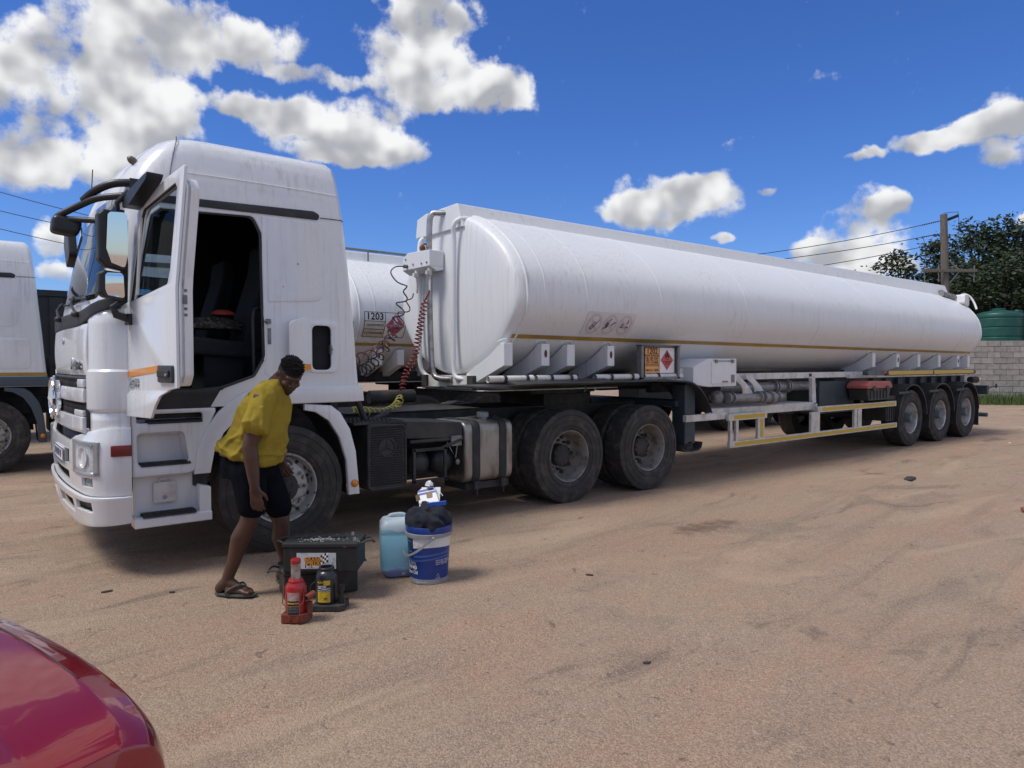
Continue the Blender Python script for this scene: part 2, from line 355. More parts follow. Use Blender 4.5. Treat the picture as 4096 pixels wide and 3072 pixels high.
def rpoly(pts, r, n=5):
    """round the corners of a polygon"""
    out = []; N = len(pts)
    for i in range(N):
        rad = r[i] if isinstance(r, (list, tuple)) else r
        p = Vector(pts[i]); a = Vector(pts[i - 1]) - p; b = Vector(pts[(i + 1) % N]) - p
        if rad <= 0: out.append(tuple(p)); continue
        la, lb = a.length, b.length; a.normalize(); b.normalize()
        ang = a.angle(b); t = min(rad / max(math.tan(ang / 2), 1e-3), la * .49, lb * .49)
        p0, p1 = p + a * t, p + b * t
        for k in range(n + 1):
            q = k / n; out.append(tuple(p0 * (1 - q) ** 2 + p * 2 * q * (1 - q) + p1 * q * q))
    return out
def rrect(x0, x1, z0, z1, r, n=5): return rpoly([(x0, z0), (x1, z0), (x1, z1), (x0, z1)], r, n)
def plate_mesh(outer, holes=(), thick=0.02, bev=0.0, fn=None, cuts=(), ucuts=()):
    """filled 2-D outline with holes, extruded; local (u, v, t) mapped by fn; t runs -thick/2..thick/2"""
    cu = bpy.data.curves.new('c', 'CURVE'); cu.dimensions = '2D'; cu.fill_mode = 'BOTH'
    cu.extrude = max(thick / 2 - bev, 1e-4); cu.bevel_depth = bev; cu.bevel_resolution = 1; cu.offset = -bev
    for poly in [outer] + list(holes):
        sp = cu.splines.new('POLY'); sp.points.add(len(poly) - 1); sp.use_cyclic_u = True
        for i, (a, b) in enumerate(poly): sp.points[i].co = (a, b, 0, 1)
    ob = bpy.data.objects.new('t', cu); me = bpy.data.meshes.new_from_object(ob); bpy.data.objects.remove(ob); bpy.data.curves.remove(cu)
    bm = bmesh.new(); bm.from_mesh(me)
    for c in cuts: bmesh.ops.bisect_plane(bm, geom=bm.verts[:] + bm.edges[:] + bm.faces[:], plane_co=(0, c, 0), plane_no=(0, 1, 0))
    for c in ucuts: bmesh.ops.bisect_plane(bm, geom=bm.verts[:] + bm.edges[:] + bm.faces[:], plane_co=(c, 0, 0), plane_no=(1, 0, 0))
    bm.to_mesh(me); bm.free()
    if fn:
        for v in me.vertices: v.co = fn(v.co.x, v.co.y, v.co.z)
    bm = bmesh.new(); bm.from_mesh(me); bmesh.ops.remove_doubles(bm, verts=bm.verts, dist=1e-6); bmesh.ops.recalc_face_normals(bm, faces=bm.faces); bm.to_mesh(me); bm.free()
    return me
def XZ(y): return lambda u, v, t: (u, y + t, v)
def YZ(x): return lambda u, v, t: (x + t, u, v)
def XY(z): return lambda u, v, t: (u, v, z + t)
def plate(name, outer, holes, thick, mats, parent, fn, bev=0.003, smooth=40, cuts=(), ucuts=()):
    return link(name, plate_mesh(outer, holes, thick, bev, fn, cuts, ucuts), mats, parent, smooth)
def text_mesh(s, size, fn=None, thick=0.0, align='CENTER', shear=0.0, bold=0.0, space=1.0, cuts=()):
    cu = bpy.data.curves.new('f', 'FONT'); cu.body = s; cu.size = size; cu.align_x = align; cu.align_y = 'CENTER'; cu.extrude = thick; cu.shear = shear; cu.offset = bold
    cu.space_character = space; cu.resolution_u = 3
    ob = bpy.data.objects.new('t', cu); me = bpy.data.meshes.new_from_object(ob); bpy.data.objects.remove(ob); bpy.data.curves.remove(cu)
    if cuts:
        bm = bmesh.new(); bm.from_mesh(me)
        for c in cuts: bmesh.ops.bisect_plane(bm, geom=bm.verts[:] + bm.edges[:] + bm.faces[:], plane_co=(0, c, 0), plane_no=(0, 1, 0))
        bm.to_mesh(me); bm.free()
    if fn:
        for v in me.vertices: v.co = fn(v.co.x, v.co.y, v.co.z)
    return me
def join_meshes(name, mes):
    bm = bmesh.new()
    for me in mes: bm.from_mesh(me)
    out = bpy.data.meshes.new(name); bm.to_mesh(out); bm.free()
    return out
def boolean(ob, cutters, op='DIFFERENCE'):
    """apply boolean modifiers and bake the result"""
    for c in cutters:
        md = ob.modifiers.new('b', 'BOOLEAN'); md.operation = op; md.object = c; md.solver = 'EXACT'; md.material_mode = 'TRANSFER'
    bpy.context.view_layer.update()
    dg = bpy.context.evaluated_depsgraph_get()
    me = bpy.data.meshes.new_from_object(ob.evaluated_get(dg), depsgraph=dg)
    ob.modifiers.clear(); ob.data = me
    for c in cutters: bpy.data.objects.remove(c)
    return ob
def catmull(pts, n=6, closed=False):
    P = [Vector(p) for p in pts]; N = len(P); out = []
    rngi = range(N) if closed else range(N - 1)
    for i in rngi:
        p0 = P[(i - 1) % N] if (closed or i > 0) else P[0]; p1 = P[i]; p2 = P[(i + 1) % N]; p3 = P[(i + 2) % N] if (closed or i + 2 < N) else P[-1]
        for k in range(n):
            t = k / n
            out.append(0.5 * ((2 * p1) + (p2 - p0) * t + (2 * p0 - 5 * p1 + 4 * p2 - p3) * t * t + (3 * p1 - p0 - 3 * p2 + p3) * t ** 3))
    if not closed: out.append(P[-1])
    return out
def coil(path, rad, turns, wire, n_per=14, nseg=6):
    path = catmull(path, 12); L = [0]
    for i in range(1, len(path)): L.append(L[-1] + (path[i] - path[i - 1]).length)
    tot = int(turns * n_per); pts = []; mb = MB()
    x = None
    for k in range(tot + 1):
        s = L[-1] * k / tot; i = 1
        while i < len(L) - 1 and L[i] < s: i += 1
        t = (s - L[i - 1]) / max(L[i] - L[i - 1], 1e-9); c = path[i - 1].lerp(path[i], t); d = (path[i] - path[i - 1]).normalized()
        if x is None: x, _ = mb.frame(d)
        x = (x - d * x.dot(d)).normalized(); y = d.cross(x); a = 2 * PI * k / n_per
        e = min(1.0, k / n_per, (tot - k) / n_per)
        pts.append(c + (x * math.cos(a) + y * math.sin(a)) * rad * e)
    mb.tube(pts, wire, nseg)
    return mb
# ------------------------------------------------------------------ ground
def vnoise(x, y, s, seed):
    x = x / s + 37.1 * seed; y = y / s - 11.7 * seed
    xi = np.floor(x).astype(np.int64); yi = np.floor(y).astype(np.int64); fx = x - xi; fy = y - yi
    fx = fx * fx * (3 - 2 * fx); fy = fy * fy * (3 - 2 * fy)
    def h(a, b):
        n = (a * 374761393 + b * 668265263 + seed * 1274126177) & 0xffffffff
        n = ((n ^ (n >> 13)) * 1274126177) & 0xffffffff
        return ((n ^ (n >> 16)) & 0xffff) / 65535.0
    return (h(xi, yi) * (1 - fx) + h(xi + 1, yi) * fx) * (1 - fy) + (h(xi, yi + 1) * (1 - fx) + h(xi + 1, yi + 1) * fx) * fy - 0.5
def polydist(x, y, pts):
    d = np.full(x.shape, 1e9)
    for (ax, ay), (bx, by) in zip(pts[:-1], pts[1:]):
        t = np.clip(((x - ax) * (bx - ax) + (y - ay) * (by - ay)) / ((bx - ax) ** 2 + (by - ay) ** 2), 0, 1)
        d = np.minimum(d, np.hypot(x - ax - t * (bx - ax), y - ay - t * (by - ay)))
    return d
RUTS = [([(-3.6, 1.25), (-2.0, .82), (-.9, .42), (.5, .12)], .10, .020), ([(-3.4, .9), (-1.8, .5), (-.6, .16)], .09, .012),
        ([(6.2, -1.5), (7.6, -1.35), (9.4, -1.25), (12.5, -.9)], .16, .018), ([(6.4, -2.1), (8.2, -1.9), (10.5, -1.5)], .14, .012),
        ([(4.0, -3.0), (7, -2.6), (12, -2.2)], .18, .010), ([(-1.2, -3.0), (1.5, -2.7), (4.5, -2.75)], .2, .012), ([(-.6, -3.9), (1.8, -3.5), (5, -3.3), (9, -2.9)], .15, .012), ([(.6, -2.2), (2.6, -1.95), (6, -1.9)], .12, .010)]
def gheight(x, y):
    near = 1.0 / (1.0 + (np.hypot(x - 3, y + 2) / 25) ** 4)
    h = 0.022 * vnoise(x, y, 1.7, 1) + 0.012 * vnoise(x, y, .45, 2) + 0.005 * vnoise(x, y, .16, 3) + 0.003 * vnoise(x, y, .07, 4)
    for pts, wd, dp in RUTS:
        d = polydist(x, y, pts); h += dp * (-np.exp(-(d / wd) ** 2) + 0.9 * np.exp(-((d - 2.0 * wd) / (wd * .7)) ** 2) * (0.6 + vnoise(x, y, .12, 9)))
    return h * near - 0.006
def axis(a, b, step, lo, hi):
    c = list(np.arange(a, b, step)); s = step; x = c[-1]
    while x < hi: s *= 1.22; x += s; c.append(x)
    s = step; x = c[0]
    while x > lo: s *= 1.22; x -= s; c.insert(0, x)
    return np.array(c)
gx = axis(-3.2, 13.0, .05, -900, 1500); gy = axis(-4.2, 1.2, .045, -900, 1500)
GX, GY = np.meshgrid(gx, gy, indexing='ij'); GZ = gheight(GX, GY)
nx, ny = len(gx), len(gy)
idx = np.arange(nx * ny).reshape(nx, ny)
me = bpy.data.meshes.new('ground')
me.from_pydata(np.stack([GX.ravel(), GY.ravel(), GZ.ravel()], 1).tolist(), [], np.stack([idx[:-1, :-1].ravel(), idx[1:, :-1].ravel(), idx[1:, 1:].ravel(), idx[:-1, 1:].ravel()], 1).tolist())
def ground_mat():
    m, nt, b = new_mat('gravelly_soil'); G = geoco(nt)
    big = nnoise(nt, vscale(nt, G, (1, 1.6, 1)), 0.55, 5.0, 0.6, 0.4, dim2=True)
    med = nnoise(nt, vscale(nt, G, (0.5, 1.3, 1)), 1.7, 5.0, 0.62, 0.6, dim2=True)
    v1 = nvor(nt, G, 125.0); v2 = nvor(nt, G, 290.0); v1.voronoi_dimensions = '2D'; v2.voronoi_dimensions = '2D'
    hs1 = nt.nodes.new('ShaderNodeSeparateColor'); nt.links.new(v1.outputs['Color'], hs1.inputs[0])
    hs2 = nt.nodes.new('ShaderNodeSeparateColor'); nt.links.new(v2.outputs['Color'], hs2.inputs[0])
    c = nmix(nt, nsmooth(nt, big, .36, .66), (0.361, 0.253, 0.184, 1), (0.366, 0.275, 0.200, 1))
    c = nmix(nt, nmath(nt, 'MULTIPLY', nsmooth(nt, med, .50, .78), .50), c, (0.424, 0.253, 0.170, 1))
    c = nmix(nt, nmath(nt, 'MULTIPLY', nsmooth(nt, med, .47, .28), .60), c, (0.243, 0.187, 0.145, 1))
    # pale drifts of fine sand and long wheel tracks
    sd = nnoise(nt, vscale(nt, G, (0.35, 1.1, 1)), 0.9, 5.0, 0.6, 0.9, dim2=True)
    sand = nsmooth(nt, sd, .52, .68)
    c = nmix(nt, nmath(nt, 'MULTIPLY', sand, .55), c, (0.469, 0.345, 0.245, 1))
    rt = nt.nodes.new('ShaderNodeVectorRotate'); rt.rotation_type = 'Z_AXIS'; nt.links.new(G, rt.inputs['Vector']); rt.inputs['Angle'].default_value = R(-9)
    tr = nnoise(nt, vscale(nt, rt.outputs[0], (0.10, 2.4, 1)), 1.3, 4.0, 0.55, 0.35, dim2=True)
    c = nmix(nt, nmath(nt, 'MULTIPLY', nsmooth(nt, tr, .57, .72), .30), c, (0.212, 0.159, 0.121, 1))
    # oily dark blotches
    st = nnoise(nt, vscale(nt, G, (0.55, 1.4, 1)), 1.15, 3.0, 0.55, 1.2, dim2=True)
    c = nmix(nt, nmath(nt, 'MULTIPLY', nsmooth(nt, st, .62, .76), .60), c, (0.153, 0.124, 0.101, 1))
    sm = nnoise(nt, G, 9.0, 3.0, .6, .5, dim2=True)
    c = nmix(nt, nmath(nt, 'MULTIPLY', nsmooth(nt, sm, .68, .77), .55), c, (0.090, 0.074, 0.062, 1))
    # grains: each one its own shade, drowned where the sand is fine
    ga = nmath(nt, 'MULTIPLY_ADD', sand, -0.22, 0.44)
    g = nmath(nt, 'ADD', nmath(nt, 'MULTIPLY', nmath(nt, 'SUBTRACT', hs1.outputs[0], .5), ga), 1.0)
    g2 = nmath(nt, 'MULTIPLY_ADD', hs2.outputs[1], 0.36, 0.82)
    gm = nt.nodes.new('ShaderNodeMix'); gm.data_type = 'RGBA'; gm.blend_type = 'MULTIPLY'; gm.inputs[0].default_value = 1.0
    nt.links.new(c, gm.inputs[6]); gg = nmath(nt, 'MULTIPLY', g, g2); nt.links.new(nvec(nt, gg, gg, gg), gm.inputs[7])
    quartz = nsmooth(nt, hs1.outputs[2], .93, .97)
    c = nmix(nt, nmath(nt, 'MULTIPLY', quartz, .6), gm.outputs[2], (0.497, 0.401, 0.315, 1))
    # the wet stain by the trailer's legs
    sep = nt.nodes.new('ShaderNodeSeparateXYZ'); nt.links.new(G, sep.inputs[0])
    dx = nmath(nt, 'MULTIPLY', nmath(nt, 'SUBTRACT', sep.outputs[0], 3.58), 1 / .50); dy = nmath(nt, 'MULTIPLY', nmath(nt, 'SUBTRACT', sep.outputs[1], -1.62), 1 / .20)
    dd = nmath(nt, 'ADD', nmath(nt, 'MULTIPLY', dx, dx), nmath(nt, 'MULTIPLY', dy, dy)); dd = nmath(nt, 'MULTIPLY_ADD', nnoise(nt, G, 7.0, dim2=True), 2.4, nmath(nt, 'ADD', dd, -1.2))
    c = nmix(nt, nmath(nt, 'MULTIPLY', nsmooth(nt, dd, 1.25, -.2), .62), c, (0.095, 0.059, 0.043, 1))
    nt.links.new(c, b.inputs['Base Color']); b.inputs['Roughness'].default_value = 0.95; b.inputs['Specular IOR Level'].default_value = 0.25
    h = nmath(nt, 'ADD', nmath(nt, 'MULTIPLY', v1.outputs['Distance'], -0.9), nmath(nt, 'MULTIPLY', v2.outputs['Distance'], -0.45))
    h = nmath(nt, 'ADD', h, nmath(nt, 'MULTIPLY', nnoise(nt, G, 28.0, 4.0, .65, dim2=True), 2.2))
    bump(nt, b, h, 0.8, 0.0055)
    return m
ground = structure(link('ground', me, ground_mat(), smooth=60))

# loose stones lying on it, near the camera
def stones():
    vs, fs = [], []
    n = 9000
    u = rng.random(n); r = 1.6 + 9.5 * u ** 1.4; a = YAW + (rng.random(n) - .5) * 1.75
    X = CAM.x + r * np.cos(a); Y = CAM.y + r * np.sin(a); keep = Y < 1.0; X, Y = X[keep], Y[keep]
    Z = gheight(X, Y); S = 0.0022 + 0.0045 * rng.random(len(X)) ** 3 + 0.007 * (rng.random(len(X)) > .985)
    base = np.array([(1, 0, 0), (0, 1, 0), (-1, 0, 0), (0, -1, 0), (0, 0, .8), (.55, .5, .45)])
    F = [(0, 5, 4), (5, 1, 4), (1, 2, 4), (2, 3, 4), (3, 0, 4), (0, 1, 5)]
    for x, y, z, s in zip(X, Y, Z, S):
        t = rng.random() * 6.28; c, q = math.cos(t), math.sin(t); e = .6 + .6 * rng.random(); o = len(vs)
        for p in base: vs.append((x + s * (p[0] * c * e - p[1] * q), y + s * (p[0] * q * e + p[1] * c), z + s * p[2] - s * .15))
        fs += [tuple(o + i for i in f) for f in F]
    me = bpy.data.meshes.new('loose_stones'); me.from_pydata(vs, [], fs)
    o = link('loose_stones', me, mat('stone', (0.36, 0.28, 0.22), 0.9, var=.2, scale=60, col2=(0.17, 0.13, 0.11)))
    o['kind'] = 'stuff'; o['label'] = 'small loose stones scattered over the gravelly yard'; o['category'] = 'gravel'
stones()

# ------------------------------------------------------------------ wheels
def tyre_mesh(Rr, wd, n=120, drive=False):
    h = wd / 2; sh = .022
    prof = []   # (radius, axial) from the outer bead over the tread to the inner bead
    prof += [(.298, -h * .80), (.312, -h * .90), (.33, -h * .955), (.36, -h * .985), (.40, -h * 1.0), (.44, -h * .995), (.475, -h * .97), (.50, -h * .935), (Rr - .012, -h * .90), (Rr - .003, -h * .86)]
    k0 = len(prof)
    ribs = [-.84, -.52, -.49, -.18, -.15, .15, .18, .49, .52, .84]
    for i, t in enumerate(ribs):
        prof.append((Rr, h * t))
        if i % 2 == 1 and i < len(ribs) - 1: prof += [(Rr - .014, h * (t + .006)), (Rr - .014, h * (ribs[i + 1] - .006))]
    k1 = len(prof)
    prof += [(r, -a) for r, a in prof[:k0]][::-1]
    def rf(i, j):
        if k0 - 2 <= i < k1 + 2 and prof[i][0] > Rr - .013:
            ph = (j + (2 if (i // 2) % 2 else 0)) % 4
            if drive: return -.012 if ph == 0 else 0.0
            return -.004 if ph == 0 else 0.0
        return 0.0
    mb = MB().lathe(prof, (0, 0, 0), (0, 1, 0), n, rfun=rf)
    for rr in (.345, .405, .47):                     # moulded rings on the sidewall
        mb.lathe([(rr - .004, -h * .99), (rr, -h * 1.0 - .004), (rr + .004, -h * .99)], (0, 0, 0), (0, 1, 0), 96)
    return mb.mesh('tyre')
def arc_text(s, size, r, a0, y):
    def fn(u, v, t):
        a = a0 - u / r; return ((r + v) * math.cos(a), y - t, (r + v) * math.sin(a))
    return text_mesh(s, size, fn, 0.0022, bold=.001, space=1.1)
WH = {}
def wheel_proto(kind):
    if kind in WH: return WH[kind]
    Rr, wd = (.53, .30) if kind != 'trailer' else (.535, .36); h = wd / 2
    out = []
    ty = tyre_mesh(Rr, wd, drive=(kind == 'drive'))
    txt = {'steer': [('315/80 R22.5', .045, .415, R(-10)), ('STEER', .05, .41, R(150))], 'drive': [('315/80 R22.5', .045, .43, R(95)), ('809', .06, .42, R(-45))], 'trailer': []}[kind]
    if txt: ty = join_meshes('tyre', [ty] + [arc_text(s, z, r, a, -h - .001) for s, z, r, a in txt])
    out.append(('tyre', ty, RUBBER))
    rim = MB(); nuts = MB(); hub = MB()
    if kind == 'steer':
        rim.lathe([(.298, -h * .80), (.292, -h * .86), (.283, -h * .84), (.270, -h * .45), (.262, -h * .25), (.235, -h * .30), (.225, -h * .52), (.17, -h * .66), (.135, -h * .70), (.12, -h * .55)], n=64)
        for i in range(10):
            a = 2 * PI * i / 10; c = (.188 * math.cos(a), -h * .62, .188 * math.sin(a))
            nuts.cyl(c, (c[0], -h * .90, c[2]), .017, .016, 6); nuts.cyl((c[0], -h * .90, c[2]), (c[0], -h * 1.02, c[2]), .010, .009, 8)
        for i in range(10):
            a = 2 * PI * (i + .5) / 10; hub.cyl((.248 * math.cos(a), -h * .2, .248 * math.sin(a)), (.248 * math.cos(a), -h * .33, .248 * math.sin(a)), .016, n=10)
        hub.lathe([(.0, -h * 1.02), (.10, -h * 1.02), (.118, -h * .95), (.13, -h * .72), (.138, -h * .5)], n=40)
        for i in range(6):
            a = 2 * PI * i / 6 + .3; hub.cyl((.075 * math.cos(a), -h * 1.0, .075 * math.sin(a)), (.075 * math.cos(a), -h * 1.08, .075 * math.sin(a)), .014, n=8)
        mats_ = (RIMW, STEEL, CHASSIS)
    elif kind == 'drive':
        rim.lathe([(.298, -h * .80), (.292, -h * .88), (.284, -h * .85), (.262, -h * .45), (.255, h * .12), (.246, h * .46), (.225, h * .62), (.15, h * .62), (.12, h * .58)], n=64)
        for i in range(10):
            a = 2 * PI * i / 10; hub.cyl((.212 * math.cos(a), h * .50, .212 * math.sin(a)), (.212 * math.cos(a), h * .75, .212 * math.sin(a)), .026, n=12)
            a += PI / 10; nuts.cyl((.168 * math.cos(a), h * .62, .168 * math.sin(a)), (.168 * math.cos(a), h * .32, .168 * math.sin(a)), .014, n=6)
        hub.lathe([(0, -h * .10), (.105, -h * .10), (.125, -h * .02), (.128, h * .62)], n=36)
        for i in range(10):
            a = 2 * PI * i / 10; hub.cyl((.108 * math.cos(a), -h * .05, .108 * math.sin(a)), (.108 * math.cos(a), -h * .17, .108 * math.sin(a)), .011, n=6)
        mats_ = (RIMG, CHASSIS, CHASSIS)
    else:
        rim.lathe([(.298, -h * .80), (.292, -h * .90), (.282, -h * .86), (.262, -h * .35), (.25, h * .05), (.235, h * .30), (.205, h * .38), (.14, h * .30), (.11, h * .25)], n=64)
        for i in range(10):
            a = 2 * PI * i / 10; nuts.cyl((.168 * math.cos(a), h * .36, .168 * math.sin(a)), (.168 * math.cos(a), h * .12, .168 * math.sin(a)), .016, n=6)
        hub.lathe([(0, -h * .98), (.072, -h * .98), (.080, -h * .90), (.086, -h * .35), (.12, -h * .20), (.125, h * .3)], n=32)
        mats_ = (RIMS, CHASSIS, mat('hub_cap_slate', (0.085, 0.125, 0.14), .5, var=.1))
    WH[kind] = (out[0][1], rim.mesh('wheel'), nuts.mesh('wheel_nuts'), hub.mesh('hub'), mats_)
    for me, m in zip(WH[kind][:4], (RUBBER,) + mats_):
        me.materials.append(m); me.polygons.foreach_set('use_smooth', [True] * len(me.polygons)); me.set_sharp_from_angle(angle=R(38))
    return WH[kind]
def put_wheel(kind, x, y, z, parent, flip=False, steer=0.0, inner_only=False, spin=0.0):
    """near side wheels face -y; flip for the far side"""
    ty, rim, nuts, hub, _ = wheel_proto(kind)
    o = bpy.data.objects.new('wheel', rim); COL.objects.link(o); o.parent = parent; o.location = (x, y, z)
    o.rotation_euler = (0, 0, (PI if flip else 0) + steer)
    q = bpy.data.objects.new('tyre', ty); COL.objects.link(q); q.parent = o
    q.rotation_euler = (0, spin, 0)
    if not inner_only:
        for nm, me in (('hub', hub), ('wheel_nut_ring', nuts)):
            q = bpy.data.objects.new(nm, me); COL.objects.link(q); q.parent = o
            if nm == 'wheel_nut_ring': q['kind'] = 'stuff'
    return o
# ------------------------------------------------------------------ tractor unit
FRONT_HALF = [(-1.10, 0), (-1.17, .008), (-1.235, .035), (-1.285, .08), (-1.318, .14), (-1.338, .22), (-1.352, .32), (-1.372, .55), (-1.388, .85), (-1.395, 1.25)]
_fc = [Vector((x, y, 0)) for x, y in FRONT_HALF] + [Vector((x, 2.5 - y, 0)) for x, y in FRONT_HALF[:-1]][::-1]
_fc = catmull(_fc, 6); _fl = [0.0]
for _i in range(1, len(_fc)): _fl.append(_fl[-1] + (_fc[_i] - _fc[_i - 1]).length)
FLEN = _fl[-1]
def front_pt(s, off=0.0):
    """point and outward normal on the plan curve of the cab front, s = distance from the near side"""
    s = max(0.0, min(FLEN, s)); i = 1
    while i < len(_fl) - 1 and _fl[i] < s: i += 1
    t = (s - _fl[i - 1]) / max(_fl[i] - _fl[i - 1], 1e-9); p = _fc[i - 1].lerp(_fc[i], t)
    a = _fc[max(i - 2, 0)]; b = _fc[min(i + 1, len(_fc) - 1)]; d = (b - a).normalized(); n = Vector((-abs(d.y), d.x if d.y > 0 else -d.x, 0))
    n = Vector((-d.y, d.x, 0)); n = n if n.x < 0 else -n
    return p + n * off, n
def wrap(name, s0, s1, zlo, zhi, off, thick, mats, parent, holes=(), ns=30, nz=8, ft=None, smooth=35, bevel=0.0, zs=None):
    """panel that follows the cab front; zlo/zhi numbers or functions of s, off number or function of (s, z), holes (s0,s1,z0,z1)"""
    fz0 = zlo if callable(zlo) else (lambda s: zlo); fz1 = zhi if callable(zhi) else (lambda s: zhi); fo = off if callable(off) else (lambda s, z: off)
    S = sorted(set([s0 + (s1 - s0) * i / ns for i in range(ns + 1)] + [h for H in holes for h in H[:2]]))
    T = sorted(set([i / nz for i in range(nz + 1)] + [max(0., min(1., (h - fz0((H[0] + H[1]) / 2)) / (fz1((H[0] + H[1]) / 2) - fz0((H[0] + H[1]) / 2)))) for H in holes for h in H[2:]]))
    if zs: T = [(z - zs[0]) / (zs[-1] - zs[0]) for z in zs]
    S = [s for i, s in enumerate(S) if i == 0 or s - S[i - 1] > 1e-4]; T = [t for i, t in enumerate(T) if i == 0 or t - T[i - 1] > 1e-4]
    vs, fs = [], []
    for s in S:
        a, b = fz0(s), fz1(s)
        for t in T:
            z = a + (b - a) * t; p, n = front_pt(s, fo(s, z)); vs.append((p.x, p.y, z))
    nT = len(T)
    for i in range(len(S) - 1):
        for j in range(nT - 1):
            sm = (S[i] + S[i + 1]) / 2; tm = (T[j] + T[j + 1]) / 2; zm = fz0(sm) + (fz1(sm) - fz0(sm)) * tm
            if any(H[0] < sm < H[1] and H[2] < zm < H[3] for H in holes): continue
            fs.append((i * nT + j, (i + 1) * nT + j, (i + 1) * nT + j + 1, i * nT + j + 1))
    mb = MB().add(vs, fs); me = mb.mesh(name)
    bm = bmesh.new(); bm.from_mesh(me)
    for f in bm.faces:
        if f.normal.x > 0.05 or (abs(f.normal.x) <= .05 and f.normal.y * (1 if f.calc_center_median().y < 1.25 else -1) > 0): f.normal_flip()
    bm.to_mesh(me); bm.free()
    o = link(name, me, mats, parent, smooth)
    sd = o.modifiers.new('s', 'SOLIDIFY'); sd.thickness = thick; sd.offset = -1; sd.use_even_offset = True
    if bevel:
        b = o.modifiers.new('bevel', 'BEVEL'); b.width = bevel; b.segments = 2; b.limit_method = 'ANGLE'; b.angle_limit = R(40)
    return o
CAB_LV = [(1.24, -1.36, .76, .0), (1.40, -1.36, .745, 0), (1.70, -1.355, .72, 0), (1.98, -1.345, .70, .0), (2.10, -1.33, .69, .005), (2.3, -1.285, .672, .012), (2.5, -1.235, .655, .02), (2.68, -1.20, .64, .03), (2.84, -1.165, .625, .04),
          (2.92, -1.145, .617, .048), (3.00, -1.115, .61, .060), (3.10, -1.065, .60, .078), (3.20, -.995, .59, .100), (3.27, -.93, .578, .122), (3.315, -.875, .565, .148), (3.345, -.815, .545, .185), (3.368, -.74, .515, .245), (3.384, -.62, .47, .36), (3.394, -.40, .40, .55), (3.40, -.1, .3, .8)]
def cab_ring(z, xf, xr, yin, ins=0.0):
    W = 2.5 - 2 * (yin + ins); y0 = yin + ins; xf += ins; xr -= ins; pts = []
    half = [(x + 1.395, y) for x, y in FRONT_HALF]
    L = [(xf + dx * min(1.0, (xr - xf) / 1.5), y0 + y * W / 2.5) for dx, y in half]
    xs = L[0][0]; near = [(xr, y0 + .10), (xr - .012, y0 + .035), (xr - .05, y0)] + [(xr - .05 + (xs - xr + .05) * t, y0) for t in (.2, .4, .6, .8)] + L
    far = [(x, 2.5 - y) for x, y in near[:-1]][::-1]
    return [Vector((x, y, z)) for x, y in near + far]
def cab_solid(ins, lv):
    mb = MB(); mb.loft([cab_ring(z, a, b, c, ins) for z, a, b, c in lv], cap0=True, cap1=True)
    return mb
DOOR_CUT = rpoly([(-1.06, 1.10), (-1.06, 2.02), (-.93, 2.68), (-.86, 2.745), (-.19, 2.775), (-.128, 2.64), (-.122, 1.62), (-.20, 1.48), (-.45, 1.39), (-.62, 1.10)], [0, .02, .04, .03, .08, .02, .1, .05, .05, 0])
BEZEL = mat('lamp_bezel', (.42, .43, .44), .35, metal=.5)
BOWL = mat('lamp_reflector', (.86, .87, .88), .25, metal=.0, var=.1, scale=30, col2=(.45, .46, .48), stretch=(1, 1, .3))
LENS = glass_mat('clear_lens', (.60, .62, .63), .0, .02, (1, 1, 1))
HANDLE = mat('door_handle_grey', (0.05, 0.055, 0.06), .5, var=.1)
def text_on_front(name, s, size, s_c, z_c, off, parent, m, thick=.004, shear=0.0, bold=.002):
    def fn(u, v, t):
        p, n = front_pt(s_c - u, off + t); return (p.x, p.y, z_c + v)
    return link(name, text_mesh(s, size, fn, thick, shear=shear, bold=bold), m, parent)
def star(mb, c, r, nrm, up, side, depth=.02, m=0):
    """three-pointed star in a ring"""
    c = Vector(c); n = Vector(nrm); u = Vector(up); s = Vector(side)
    apex = c + n * depth; vs = [apex]
    for k in range(3):
        a = PI / 2 + k * 2 * PI / 3; b = a + PI / 3
        vs.append(c + (s * math.cos(a) + u * math.sin(a)) * r); vs.append(c + (s * math.cos(b) + u * math.sin(b)) * r * .16)
    mb.add(vs, [(0, 1 + k, 1 + (k + 1) % 6) for k in range(6)], m)
    ring = [c + (s * math.cos(2 * PI * k / 40) + u * math.sin(2 * PI * k / 40)) * r for k in range(41)]
    mb.tube(ring, r * .075, 8, m, caps=False)

